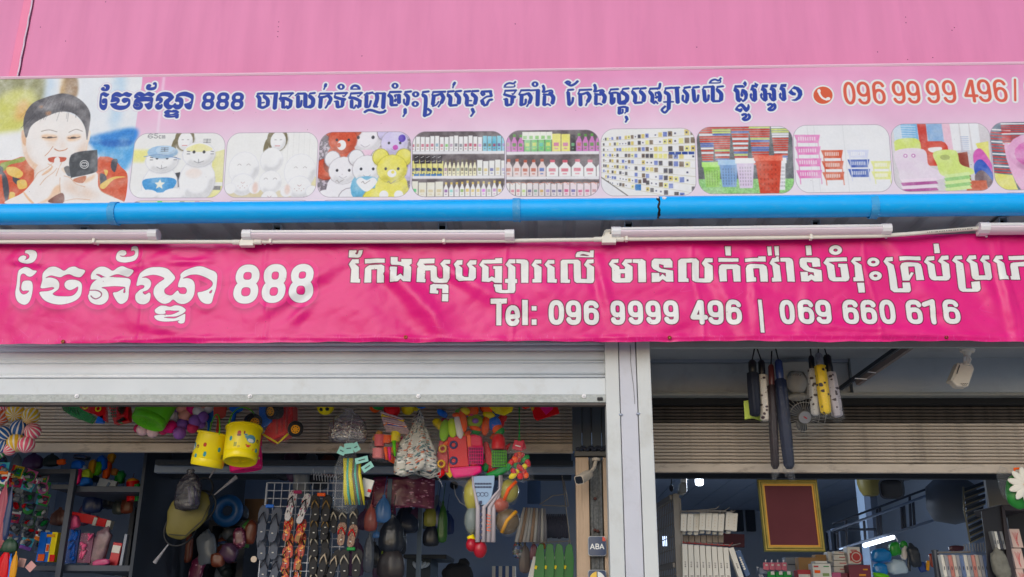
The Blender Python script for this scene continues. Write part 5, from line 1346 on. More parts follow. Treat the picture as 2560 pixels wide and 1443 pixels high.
CLEAR = film('clear_bag_film', a=.035, rough=.07, bump=1., bscale=30); CLEAR2 = film('milky_bag_film', (215, 220, 225), a=.14); GREYF2 = film('smoky_bag_film', (120, 110, 125), a=.38)
AMB2 = pl_('honey_plastic', (226, 150, 20))
def stripemat(name, c, n=11):
    m = mat(name, c, .3, coat=.4); t = m.node_tree; L = t.links; b = t.nodes['Principled BSDF']
    uv = t.nodes.new('ShaderNodeTexCoord'); sp = t.nodes.new('ShaderNodeSeparateXYZ'); L.new(uv.outputs['UV'], sp.inputs[0])
    a = t.nodes.new('ShaderNodeMath'); a.operation = 'MULTIPLY'; a.inputs[1].default_value = n; L.new(sp.outputs[0], a.inputs[0])
    f = t.nodes.new('ShaderNodeMath'); f.operation = 'FRACT'; L.new(a.outputs[0], f.inputs[0])
    g = t.nodes.new('ShaderNodeMath'); g.operation = 'GREATER_THAN'; g.inputs[1].default_value = .66; L.new(f.outputs[0], g.inputs[0])
    x = t.nodes.new('ShaderNodeMix'); x.data_type = 'RGBA'; L.new(g.outputs[0], x.inputs[0]); x.inputs[6].default_value = (*lin(c), 1); x.inputs[7].default_value = (*lin((236, 226, 214)), 1)
    L.new(x.outputs[2], b.inputs['Base Color']); return m
ST = {'yellow': stripemat('yellow_stripe', (238, 190, 40)), 'orange': stripemat('orange_stripe', (238, 100, 50)), 'blue': stripemat('blue_stripe', (20, 90, 160)), 'pink': stripemat('pink_stripe', (232, 90, 120)), 'green': stripemat('green_stripe', (70, 170, 90))}
def q1(x, y): return (x / 3.116, 980 + y / 3.116)
def q2(x, y): return (400 + x / 3.116, 980 + y / 3.116)
def q3(x, y): return (800 + x / 3.116, 980 + y / 3.116)
def q4(x, y): return (1150 + x / 3.116, 980 + y / 3.116)
rb = random.Random(11)
def balls(lst, Y, group, where, kind, striped=False, mats=None, rmul=1.):
    cnt = {}
    for b in lst: cnt.setdefault(b[3], []).append(b)
    for c in cnt: cnt[c].sort(key=lambda b: (b[0], b[1]))
    for b in lst:
        px, py, r, c = b[:4]; y_ = Y + rb.uniform(-.02, .02) + (b[4] if len(b) > 4 else 0); p = P(px, py, y_); rr_ = r * sc(px, py, y_) * rmul
        mb = MB(); rot = Matrix.Rotation(rb.uniform(0, 6.28), 3, 'Z') @ Matrix.Rotation(rb.uniform(.2, 1.2), 3, 'X')
        mb.sph(p, rr_, 26, 16, rot=rot); o = mb.build('striped_ball' if striped else 'plastic_ball', mats[c], loc=p, smooth=True)
        k = cnt[c]; i = k.index(b); tag(o, ordn(i, len(k), f'{kind.format(c)}', where), 'ball', group)
S3 = 1 / 3.116
L1 = [(*q1(x, y), r * S3, c) for x, y, r, c in ((120, 165, 70, 'yellow'), (240, 188, 66, 'yellow'), (5, 200, 60, 'orange'), (150, 282, 70, 'blue'), (30, 325, 62, 'blue'), (255, 305, 62, 'pink'), (125, 395, 70, 'yellow'), (205, 410, 64, 'pink'), (12, 425, 52, 'blue'), (75, 445, 50, 'pink'), (25, 125, 48, 'pink'), (325, 82, 42, 'yellow'), (-10, 470, 48, 'green'))]
balls(L1, 5.25, 'striped balls bunched at the top left', 'in the far left bunch', 'white and {0} striped ball', True, ST)
MB2 = {'pink': PNK, 'peach': PCH, 'purple': PURP, 'white': WPL, 'rose': DPNK, 'blush': LPNK}
L2 = [(*q2(x, y), r * S3, c) for x, y, r, c in ((250, 128, 50, 'pink'), (170, 120, 46, 'peach'), (125, 118, 40, 'purple'), (372, 125, 50, 'white'), (300, 150, 44, 'white'), (100, 190, 50, 'white'), (195, 178, 50, 'peach'), (275, 225, 50, 'purple'), (175, 255, 50, 'purple'), (85, 272, 50, 'pink'), (152, 320, 50, 'purple'), (255, 280, 44, 'rose'), (25, 300, 36, 'rose'), (335, 195, 44, 'purple'), (320, 250, 36, 'purple'), (330, 95, 40, 'peach'))]
L2 += [(*q1(x, y), r * S3, c) for x, y, r, c in ((1110, 295, 46, 'blush'), (1190, 312, 44, 'blush'), (1315, 270, 50, 'pink'), (1320, 180, 46, 'white'), (1025, 130, 34, 'white'), (1025, 195, 34, 'blush'), (1075, 285, 34, 'rose'))]
balls(L2, 5.33, 'plain small balls beside the green bucket', 'around the lime green bucket', 'small {0} ball', False, MB2)
MB3 = {'green': GRN, 'red': REDP, 'yellow': YELP, 'blue': BLU, 'orange': ORA}
L3 = [(*q3(x, y), r * S3, c, d) for x, y, r, c, d in ((455, 82, 60, 'green', 0), (560, 140, 64, 'red', -.06), (650, 72, 55, 'green', 0), (684, 128, 52, 'yellow', -.02), (790, 76, 56, 'blue', 0), (430, 118, 44, 'orange', .05), (752, 112, 38, 'yellow', .06))]
balls(L3, 5.25, 'bright balls under the middle of the shutter', 'in the row above the speckled cloth bag', 'glossy {0} ball', False, MB3)
# yellow football
c = P(*q2(1290, 112), 5.25); r = 68 * S3 * sc(815, 1012, 5.25); fb = thing('toy_football', 'yellow toy football with black patches beside the toy truck', 'ball', c)
mb = MB(); mb.sph(c, r, 26, 16); mb.build('ball_skin', YELP, fb, smooth=True)
for dx, dz in ((0, .2), (-.75, .3), (.8, .35), (-.35, -.65), (.5, -.6)):
    d = Vector((dx, -1, dz)).normalized(); a = d.cross(Vector((0, 0, 1))).normalized(); b = d.cross(a); mb = MB()
    mb.prism([c + d * r * 1.0 + (a * math.cos(t) + b * math.sin(t)) * r * .24 for t in [k * 2 * math.pi / 5 for k in range(5)]], d * .0025); mb.build('patch', BLK, fb)
# ---------------------------------------------------------------- buckets
def bucket(label, pb, Y, rpx, hpx, m, tilt, yawz, hm, handle=True, flare=1.12, name='plastic_bucket', ribs=True, base=None):
    c = P(*pb, Y); s = sc(*pb, Y); r = rpx * s; h = hpx * s; t = thing(name, label, 'bucket', c)
    rot = Matrix.Rotation(tilt[0], 3, 'X') @ Matrix.Rotation(tilt[1], 3, 'Y') @ Matrix.Rotation(yawz, 3, 'Z')
    R1 = r * flare
    prof = [(r * .93, 0), (r * .98, h * .03), (r * 1.0, h * .1), (r * 1.0, h * .2), (r * .985, h * .22), (r * 1.01, h * .24), (R1 * .985, h * .93), (R1 * 1.05, h * .935), (R1 * 1.06, h * .98), (R1 * 1.0, h), (R1 * .97, h * .97), (r * .96, h * .05)]
    mb = MB(); mb.lathe(prof, c, 40, rot=rot); mb.build('bucket_body', m, t, smooth='auto')
    mb = MB(); mb.lathe([(r * .93, .0), (r * .86, .004), (.001, .006)], c, 40, rot=rot); 
    for k in range(12): a = k * math.pi / 6; mb.tube([c + rot @ Vector((.01 * math.cos(a), .01 * math.sin(a), .003)), c + rot @ Vector((r * .5 * math.cos(a), r * .5 * math.sin(a), .003))], .0012, 4)
    mb.build('bucket_bottom', base or YELP, t, smooth='auto')
    if handle:
        hb = c + rot @ Vector((0, 0, h * .95)); a = rot @ Vector((1, 0, 0)); u = Vector((0, .1, 1)).normalized()
        mb = MB(); mb.tube([hb + a * R1 * 1.05 * math.cos(q) + u * (h * .62) * math.sin(q) for q in [math.pi * i / 16 for i in range(17)]], .0035, 6); mb.build('handle', hm, t, smooth=True)
    return t
bucket('lime green bucket seen from below at the left, among pale balls', q1(1150, 245), 5.2, 42, 76, LIME, (-.32, .2), 0, LIME, False, 1.1, base=LIME)
bucket('left yellow bucket with sea creature prints and a green handle', q2(362, 582), 5.2, 40, 84, BKY, (.08, .16), 2.2, LIME, flare=.99)
bucket('right yellow bucket tipped to show its base, in front of the pink bucket', q2(622, 545), 5.12, 42, 90, BKY, (-.2, -.03), .9, LIME, flare=1.05)
bucket('hot pink bucket half hidden behind the right yellow bucket', q2(672, 612), 5.3, 40, 84, BKP, (.05, -.15), 2.0, PNK, False, 1.1, base=PNK)
# beach spades between the buckets
def spade(label, px, py, Y, m, s_=1., rz=0., up=True):
    c = P(px, py, Y); t = thing('toy_spade', label, 'toy spade', c, 'toy spades above the yellow buckets'); s = sc(px, py, Y) * s_
    q = Matrix.Rotation(rz, 3, 'Y'); f = lambda x, z, y=0: c + q @ Vector((x * s, y, z * s))
    mb = MB(); pts = [(-15, 0), (-17, 22), (-8, 34), (8, 34), (17, 22), (15, 0), (6, -6), (-6, -6)]
    mb.prism([f(x, z) for x, z in pts], (0, .006, 0)); mb.build('blade', m, t, bev=.002)
    mb = MB(); mb.tube([f(0, -4, -.004), f(0, -46, -.004)], 4 * s, 8); mb.build('shaft', m, t, smooth='auto')
    mb = MB(); mb.tube([f(-10, -60), f(-9, -47), f(0, -45), f(9, -47), f(10, -60), f(-10, -60)], 2.6 * s, 6); mb.build('grip', m, t, smooth='auto')
spade('red toy spade hanging behind the handle of the left yellow bucket', *q2(462, 190), 5.3, mat('brick_red_plastic', (206, 70, 56), .35, coat=.3)); spade('bright blue toy spade above the right yellow bucket', *q2(590, 140), 5.27, BLU, 1.15, .1); spade('blue toy spade hanging left of the red spade', *q2(382, 220), 5.34, pl_('mid_blue_plastic', (30, 100, 180)), .8, -.1)
# toy dump truck in film
tt = thing('toy_truck', 'red and blue toy dump truck with yellow wheel hubs hanging upside down', 'toy truck', P(*q2(880, 230), 5.25))
f2 = lambda x, y, Y=5.25: P(*q2(x, y), Y)
mb = MB(); mb.prism([f2(*p) for p in ((830, 90), (1032, 90), (1034, 265), (985, 330), (850, 385), (800, 330), (850, 240), (905, 170))], (0, .12, 0)); mb.build('tipper_tray', REDP, tt, bev=.006)
for k in range(3):
    mb = MB(); mb.prism([f2(905 + k * 40, 110, 5.246), f2(925 + k * 40, 110, 5.246), f2(915 + k * 36, 330 - k * 20, 5.246), f2(898 + k * 36, 330 - k * 20, 5.246)], (0, .01, 0)); mb.build('tray_rib', mat('dark_red_plastic', (186, 24, 34), .35), tt, bev=.002)
mb = MB(); mb.prism([f2(*p) for p in ((770, 100), (840, 95), (890, 240), (790, 285), (765, 270))], (0, .1, 0)); mb.build('cab', BLU, tt, bev=.006)
mb = MB(); mb.tube([f2(800, 330), f2(920, 400), f2(1000, 325)], .006, 6); mb.build('chassis_bar', YELP, tt)
for x, y, r, yw in ((868, 152, 64, -.5), (735, 235, 62, .6), (1055, 290, 60, .25)):
    c = f2(x, y, 5.2); rr_ = r * S3 * sc(680, 1040, 5.2); ax = Vector((math.sin(yw), -math.cos(yw), -.25)).normalized(); mb = MB()
    mb.cyl(c, c + ax * -.05, rr_, n=26); mb.tube([c + ax * -.0, c + ax * .005], rr_ * .9, 26, rr=[rr_ * .96, rr_ * .8]); w_ = mb.build('wheel', BLKP, tt, smooth='auto')
    mb = MB(); mb.cyl(c + ax * .005, c + ax * .011, rr_ * .55, n=20)
    mb.build('hub', pl_('hub_yellow', (240, 160, 20)), tt, smooth='auto')
    for k in range(8):
        a = ax.cross(Vector((0, 0, 1))).normalized(); b = ax.cross(a); p_ = c + ax * .0115 + (a * math.cos(k * .785) + b * math.sin(k * .785)) * rr_ * .36; mb = MB(); mb.cyl(p_, p_ + ax * .001, rr_ * .08, n=6, mi=0); mb.build('hub_hole', BLK, tt)
mb = MB(); c = f2(910, 230, 5.2); mb.sph(c + Vector((0, .04, 0)), (.135, .09, .13), 30, 20, fn=crump(9, .25, 7)); mb.build('film_wrap', CLEAR, tt, smooth=True)
# ---------------------------------------------------------------- generic clear bag: gathered top, body with pleats
def bagmesh(top, w_, h, d, seed, neck=.18, foot=1.0):
    mb = MB(); prof = [(neck * .6, 0), (neck, -.04 * h), (neck * .8, -.09 * h), (.55, -.2 * h), (.9, -.4 * h), (1., -.65 * h), (.97 * foot, -.85 * h), (.8 * foot, -.96 * h), (.3, -h), (.01, -h * .99)]
    def fn(p, ph):
        k = 1 + .09 * math.sin(ph * 7 + seed) * (1 if p.z > -.4 * h else .4) + .16 * noise.noise(Vector((math.cos(ph) * 2, math.sin(ph) * 2, p.z * 9 + seed * 5)))
        return Vector((p.x * k * w_ / 2, p.y * k * d / 2, p.z + .03 * h * noise.noise(Vector((math.cos(ph) * 2, p.z * 5, seed)))))
    return mb.lathe(prof, top, 34, fn=fn)
def bagthing(name, label, cat, xc, y0, y1, wpx, Y, seed, fm, group=None, d=.1, neck=.18, sup=True):
    tp = P(xc, y0, Y); bt_ = P(xc, y1, Y); h = tp.z - bt_.z; w_ = wpx * sc(xc, (y0 + y1) / 2, Y)
    t = thing(name, label, cat, tp, group); bagmesh(tp, w_, h, d, seed, neck).build('film_bag', fm, t, smooth=True)
    if sup: mb = MB(); mb.tube([tp, tp + Vector((rb.uniform(-.01, .01), .03, .14))], .0012, 4); mb.build('string', PAPER, t)
    return t, tp, h, w_
def chunk(t, name, pts, dep, m, bev=.002): mb = MB(); mb.prism(pts, (0, dep, 0)); return mb.build(name, m, t, bev=bev)
# toy basket sets at the top left
for i, (x, w_, lab, cs) in enumerate(((610, 330, 'bag of green and red basket toys with yellow rings, left of the lime bucket', (GRN, REDP)), (925, 150, 'small bag of red basket toys with an orange piece touching the lime bucket', (REDP, GRN)))):
    px, py = q1(x, 100); t, tp, h, ww = bagthing('toy_set_bag', lab, 'toy set', px, 985, 980 + (250 if i == 0 else 255) * S3, w_ * S3, 5.28, i + 2, CLEAR, 'bagged toy sets hung under the shutter', .1, .8, False)
    g_ = lambda a, b, Y=5.27: P(*q1(a, b), Y)
    if i == 0:
        chunk(t, 'basket_panel', [g_(470, 100), g_(600, 100), g_(730, 190), g_(690, 240), g_(560, 190), g_(500, 150)], .05, GRN); chunk(t, 'board', [g_(590, 95), g_(820, 95), g_(830, 235), g_(740, 175), g_(650, 150)], .03, REDP)
        for a, b in ((665, 112), (765, 130)): mb = MB(); mb.lathe([(.014 + .004 * math.cos(k * 1.05), .004 * math.sin(k * 1.05)) for k in range(7)], g_(a, b, 5.262), 16, rot=Matrix.Rotation(math.pi / 2, 3, 'X')); mb.build('ring', YELP, t, smooth=True)
        chunk(t, 'block', [g_(760, 190), g_(805, 180), g_(800, 240), g_(740, 240)], .03, BLU)
        for k in range(6):
            mb = MB(); mb.tube([g_(480 + k * 22, 108 + k * 4, 5.262), g_(500 + k * 24, 150 + k * 6, 5.262)], .0022, 4); mb.build('slot', mat('dark_green_plastic', (10, 80, 40), .4), t)
    else:
        chunk(t, 'basket_panel', [g_(840, 95), g_(1000, 95), g_(1000, 225), g_(890, 250)], .05, REDP); chunk(t, 'carrot_piece', [g_(920, 100), g_(995, 100), g_(985, 170), g_(940, 190), g_(905, 140)], .03, ORA, .006); chunk(t, 'leaf_piece', [g_(895, 230), g_(960, 190), g_(995, 215), g_(930, 245)], .03, GRN)
        for a in range(3):
            for b in range(4): mb = MB(); c = g_(868 + a * 16, 118 + b * 24, 5.262); mb.cube(c, (.007, .004, .011)); mb.build('slot', mat('dark_green_plastic', (10, 80, 40), .4), t)
# hanger bundle
t, tp, h, ww = bagthing('bagged_hangers', 'smoky bag of pinkish plastic sticks hanging beneath the yellow football', 'bag', *q3(225, 0)[:1], q3(0, 130)[1], q3(0, 400)[1], 300 * S3, 5.25, 5, GREYF2, None, .12, .3)
hm_ = mat('dusty_pink_plastic', (190, 150, 158), .4); 
for k in range(22):
    a = P(*q3(rb.uniform(100, 340), rb.uniform(190, 350)), 5.25 + rb.uniform(-.02, .05)); b = P(*q3(rb.uniform(100, 350), rb.uniform(210, 380)), 5.25 + rb.uniform(-.02, .05)); mb = MB(); mb.tube([a, (a + b) / 2 + Vector((0, 0, .012)), b], .0035, 6); mb.build('hanger_stick', [hm_, DPNK][0] if k % 4 else mat('plum_plastic', (110, 40, 60), .4), t, smooth=True)
# teal balloons in a bag with header cards
t, tp, h, ww = bagthing('party_balloon_packs', 'bunch of teal header cards over long bags of yellow and teal balloons', 'party packs', *q3(225, 0)[:1], q3(0, 370)[1], q3(0, 940)[1], 210 * S3, 5.15, 8, CLEAR, None, .08, .2)
for k, (a, b, w2, h2, rz) in enumerate(((170, 460, 60, 60, .4), (225, 440, 70, 80, -.1), (280, 430, 50, 70, -.5), (325, 530, 100, 45, -.25), (370, 585, 90, 50, -.6))):
    c = P(*q3(a, b), 5.13 - k * .004); mb = MB(); mb.cube(c, (w2 * S3 * .00215, .003, h2 * S3 * .00215), rot=Matrix.Rotation(rz, 3, 'Y')); mb.build('header_card', TEAL, t)
    mb = MB(); mb.cube(c + Vector((0, -.003, 0)), (w2 * S3 * .0011, .002, .005), rot=Matrix.Rotation(rz, 3, 'Y')); mb.build('printed_mark', mat('mark_dark', (60, 80, 80), .5), t)
for k in range(9):
    a = 190 + k * 14; m_ = (mat('old_yellow_rubber', (200, 186, 40), .4, coat=.3), mat('teal_rubber', (80, 170, 150), .4, coat=.3), mat('brown_rubber', (110, 100, 80), .4))[(0, 0, 1, 0, 0, 2, 1, 2, 0)[k]]
    mb = MB(); pts = [P(*q3(a - (210 - a) * .1, 520), 5.17), P(*q3(a + rb.uniform(-8, 8), 640), 5.14), P(*q3(a + rb.uniform(-8, 8) + k * 3, 780), 5.14), P(*q3(a + 10 + k * 4, 880), 5.16)]; mb.tube(pts, .008, 8, rr=[.006, .01, .009, .004]); mb.build('balloon', m_, t, smooth=True)
t2 = thing('garment_pack', 'white boxed pack with red print tucked under the teal cards', 'pack', P(*q3(360, 740), 5.2)); mb = MB(); mb.cube(P(*q3(362, 745), 5.2), (.06, .02, .09), rot=Matrix.Rotation(.25, 3, 'Y'), uv=cell(5)); mb.build('carton', PAPER, t2)
mb = MB(); mb.cube(P(*q3(385, 770), 5.185), (.02, .002, .015), rot=Matrix.Rotation(.25, 3, 'Y')); mb.build('red_label', REDP, t2)
# red cup bag and card bundle
t, tp, h, ww = bagthing('cup_set_bag', 'bag with pink cups, an orange cup and a yellow spoon, left of the speckled cloth', 'toy set', *q3(520, 0)[:1], q3(0, 230)[1], q3(0, 550)[1], 250 * S3, 5.22, 12, CLEAR, 'bagged toy sets hung under the shutter', .12, .5)
for (a, b, r, hh, m_) in ((465, 380, 45, 90, pl_('coral_plastic', (222, 90, 96))), (455, 480, 50, 75, pl_('salmon_plastic', (232, 130, 130))), (520, 370, 36, 60, ORA), (590, 350, 40, 80, YELP)):
    c = P(*q3(a, b), 5.22); mb = MB(); mb.lathe([(.001, -hh * .00035), (r * .0006, -hh * .00035), (r * .0007, hh * .00035), (r * .00062, hh * .00033)], c, 18); mb.build('cup', m_, t, smooth='auto')
for k in range(12): mb = MB(); mb.sph(P(*q3(rb.uniform(420, 620), rb.uniform(310, 530)), 5.26), (rb.uniform(.014, .026), .012, rb.uniform(.02, .04)), 12, 8, rot=Matrix.Rotation(rb.uniform(-1, 1), 3, 'Y'), fn=crump(k, .3, 30)); mb.build('toy_piece', (REDP, PNK, REDP, AMB2, ORA)[k % 5], t, smooth=True)
for (a, b, a2, b2, m_) in ((510, 430, 520, 530, ORA), (575, 380, 585, 500, LIME), (540, 430, 545, 530, PNK)): mb = MB(); mb.tube([P(*q3(a, b), 5.18), P(*q3(a2, b2), 5.18)], .009, 8, rr=[.011, .006]); mb.build('spoon', m_, t, smooth=True)
t = thing('card_bundle', 'bundle of pale pink and white cards stacked above the cup bag', 'cards', P(*q3(580, 245), 5.18))
for k in range(7): c = P(*q3(560 + k * 7, 195 + k * 18), 5.16 + k * .006); mb = MB(); mb.cube(c, (.13, .035, .006), rot=Matrix.Rotation(.3 - k * .03, 3, 'Y') @ Matrix.Rotation(-.5, 3, 'X'), uv=cell(5 + k * 3)); mb.build('card', [mat('blush_card', (206, 176, 178), .5, var=.3, vscale=60), PACK][k % 3 == 1], t)
# speckled cloth bag
c = P(*q3(760, 430), 5.2); t = thing('cloth_bag', 'clear bag stuffed with speckled multicolour cloth in the middle of the hanging goods', 'bag', c)
mb = MB(); mb.lathe([(.01, .19), (.03, .16), (.035, .12), (.055, .085), (.082, .03), (.1, -.03), (.118, -.09), (.115, -.13), (.085, -.145), (.02, -.13)], c, 48, fn=lambda p, ph: Vector((p.x * (1.0 + .1 * math.sin(9 * ph) + .2 * noise.noise(Vector((p.x * 20, p.y * 20, p.z * 16)))), p.y * .6 * (1 + .12 * math.sin(9 * ph)), p.z + .02 * noise.noise(Vector((p.x * 14, ph, p.z * 10))) - .02 * math.sin(ph * 2 + .5)))); mb.build('cloth', CLOTH, t, smooth=True)
mb = MB(); mb.sph(c + Vector((0, 0, .0)), (.125, .075, .175), 30, 20, fn=crump(14, .14, 9)); mb.build('film_bag', CLEAR, t, smooth=True)
mb = MB(); mb.tube([P(*q3(900, 640), 5.16), P(*q3(935, 690), 5.15), P(*q3(958, 745), 5.15)], .004, 6, rr=[.006, .003, .002]); mb.build('film_tail', CLEAR2, t, smooth=True)
# two toy kitchen bags
def kitchen(lab, ox, oy, w_, h, Y, seed, top):
    f = (lambda a, b, d=0: P(*q3(ox + a, oy + b), Y + d)); t = thing('toy_set_bag', lab, 'toy set', f(w_ / 2, 0), 'bagged toy sets hung under the shutter')
    return t, f
t, f = kitchen('big bag of toy fruit above a red board with ring holes and a pink basket', 910, 90, 360, 570, 5.18, 1, 1)
chunk(t, 'red_board', [f(85, 260), f(230, 250), f(240, 400), f(250, 490), f(95, 500)], .03, REDP, .005); chunk(t, 'red_board', [f(20, 290, .03), f(85, 290, .03), f(90, 540, .03), f(-5, 520, .03), f(0, 400, .03)], .03, mat('crimson_plastic', (196, 4, 30), .35), .005)
for a, b, m_ in ((130, 322, NAVY), (130, 445, NAVY), (45, 352, mat('ochre_plastic', (200, 150, 30), .4)), (35, 470, mat('ochre_plastic', (200, 150, 30), .4))):
    mb = MB(); mb.lathe([(.017 + .006 * math.cos(k * 1.05), .005 * math.sin(k * 1.05)) for k in range(7)], f(a, b, -.003), 18, rot=Matrix.Rotation(math.pi / 2, 3, 'X')); mb.build('ring', m_, t, smooth=True)
def basketpart(t, f, x0, x1, y0, y1, m_, n=6, mm=5):
    g = mat('basket_gap', (110, 20, 60), .5)
    for k in range(n + 1): mb = MB(); x = x0 + (x1 - x0) * k / n; mb.tube([f(x, y0, -.01), f(x, y1, -.01)], .0022, 4); mb.build('lattice_bar', m_, t)
    for k in range(mm + 1): mb = MB(); y = y0 + (y1 - y0) * k / mm; mb.tube([f(x0, y, -.011), f(x1, y, -.011)], .0022, 4); mb.build('lattice_bar', m_, t)
basketpart(t, f, 250, 358, 340, 470, PNK); chunk(t, 'basket_back', [f(250, 340, .02), f(358, 340, .02), f(358, 470, .02), f(250, 470, .02)], .01, mat('basket_gap', (120, 24, 60), .5)); chunk(t, 'basket_top', [f(240, 250), f(290, 235), f(350, 255), f(360, 340), f(245, 340)], .05, pl_('rose_plastic', (222, 14, 70)), .01)
chunk(t, 'pink_tray', [f(95, 500), f(345, 480), f(350, 530), f(290, 560), f(130, 580)], .06, PNK, .01); chunk(t, 'orange_band', [f(235, 250, -.006), f(262, 245, -.006), f(268, 335, -.006), f(240, 340, -.006)], .02, ORA)
for a, b, r, hh, m_, rz in ((60, 210, 40, 170, pl_('olive_lime_plastic', (140, 190, 30)), .1), (120, 190, 38, 150, pl_('bright_lime_plastic', (190, 220, 30)), -.1), (170, 180, 34, 190, WPL, -.2), (155, 90, 36, 40, ORA, 0), (205, 130, 30, 190, ORA, -.15), (270, 60, 60, 100, ORA, -.5), (220, 60, 40, 60, YELP, .2), (290, 135, 70, 110, pl_('olive_toy', (150, 180, 40)), .1), (300, 135, 26, 40, PURP, 0), (300, 195, 50, 40, ORA, .3)):
    c = f(a, b, (0 if r < 50 else .03)); mb = MB(); mb.sph(c, (r * .0007, .02, hh * .00036), 14, 10, rot=Matrix.Rotation(rz, 3, 'Y')); mb.build('toy_fruit', m_, t, smooth=True)
for k in range(30):
    c = f(rb.uniform(10, 340), rb.uniform(60, 560), rb.uniform(.02, .06)); mb = MB(); mb.sph(c, (rb.uniform(.012, .026), .014, rb.uniform(.018, .045)), 12, 8, rot=Matrix.Rotation(rb.uniform(-1.2, 1.2), 3, 'Y'), fn=crump(k, .3, 30)); mb.build('toy_piece', (REDP, REDP, GRN, LIME, ORA, YELP, PNK, BLU, REDP)[k % 9], t, smooth=True)
mb = MB(); mb.sph(f(180, 300, .03), (.145, .09, .21), 36, 26, fn=crump(21, .22, 8)); mb.build('film_bag', CLEAR, t, smooth=True)
mb = MB(); mb.tube([f(180, 10), f(185, -60, .03)], .0015, 4); mb.build('string', GRN, t)
f = (lambda a, b, d=0: P(*q4(a, b), 5.22 + d)); t = thing('toy_set_bag', 'bag with a red skittle over a green lattice basket, right of the big fruit bag', 'toy set', f(270, 200), 'bagged toy sets hung under the shutter')
c = f(300, 400); mb = MB(); mb.lathe([(.001, .055), (.018, .05), (.034, .03), (.038, 0), (.038, -.03), (.03, -.035)], c, 20); mb.build('red_dome', REDP, t, smooth='auto')
basketpart(t, f, 250, 360, 460, 580, LIME, 6, 5); chunk(t, 'basket_back', [f(250, 450, .02), f(362, 450, .02), f(372, 590, .02), f(250, 590, .02)], .01, mat('dark_green_plastic', (10, 80, 40), .4)); chunk(t, 'green_base', [f(190, 640), f(370, 560), f(378, 610), f(300, 655), f(220, 660)], .05, GRN, .01)
chunk(t, 'red_handle', [f(180, 390, .02), f(215, 385, .02), f(262, 520, .02), f(262, 590, .02), f(200, 560, .02)], .03, REDP, .005)
for a, b, r, hh, m_, rz in ((200, 260, 40, 160, ORA, .1), (270, 250, 60, 120, BLU, -.3), (285, 280, 50, 110, ORA, -.6), (262, 262, 28, 50, PURP, 0), (225, 180, 60, 60, YELP, .3), (210, 130, 60, 80, ORA, .8), (310, 310, 50, 60, GRN, -.5)):
    mb = MB(); mb.sph(f(a, b, 0), (r * .0006, .02, hh * .00036), 14, 10, rot=Matrix.Rotation(rz, 3, 'Y')); mb.build('toy_fruit', m_, t, smooth=True)
for k in range(16):
    c = f(rb.uniform(190, 360), rb.uniform(120, 620), rb.uniform(.02, .06)); mb = MB(); mb.sph(c, (rb.uniform(.012, .024), .014, rb.uniform(.018, .045)), 12, 8, rot=Matrix.Rotation(rb.uniform(-1.2, 1.2), 3, 'Y'), fn=crump(k, .3, 30)); mb.build('toy_piece', (REDP, REDP, GRN, BLU, ORA, REDP, PNK)[k % 7], t, smooth=True)
mb = MB(); mb.sph(f(275, 380, .02), (.082, .07, .2), 30, 24, fn=crump(25, .25, 8)); mb.build('film_bag', CLEAR, t, smooth=True)
# dishes at the shutter edge
f = (lambda a, b, d=0: P(*q4(a, b), 5.2 + d))
t = thing('toy_dish', 'yellow eight-sided toy dish pressed under the shutter edge', 'toy dish', f(330, 120)); chunk(t, 'dish_rim', [f(180, 85), f(425, 80), f(405, 150), f(345, 182), f(275, 165), f(235, 125)], .02, YELP, .004); chunk(t, 'dish_well', [f(320, 95, -.004), f(395, 90, -.004), f(380, 135, -.004), f(340, 160, -.004), f(305, 135, -.004)], .01, pl_('deep_yellow', (226, 190, 20)), .003)
t = thing('party_hat_pack', 'red pack with a hot pink heart under the right end of the shutter', 'pack', f(660, 120)); chunk(t, 'red_cone', [f(550, 85), f(750, 80), f(776, 165), f(600, 222), f(575, 200)], .02, REDP, .003); chunk(t, 'heart', [f(615, 110, -.006), f(640, 90, -.006), f(670, 100, -.006), f(700, 88, -.006), f(725, 110, -.006), f(725, 130, -.006), f(670, 178, -.006)], .01, PNK, .002); chunk(t, 'ochre_loop', [f(545, 95, -.003), f(570, 85, -.003), f(580, 130, -.003), f(560, 150, -.003)], .01, mat('ochre_plastic', (200, 150, 30), .4))
t = thing('red_pouch', 'small red and orange pouch just right of the green string', 'pouch', f(520, 100)); chunk(t, 'pouch_body', [f(465, 82), f(590, 82), f(570, 105), f(510, 132), f(480, 118)], .02, REDP, .005); chunk(t, 'pouch_stripe', [f(490, 108, -.003), f(560, 98, -.003), f(515, 128, -.003)], .005, ORA)
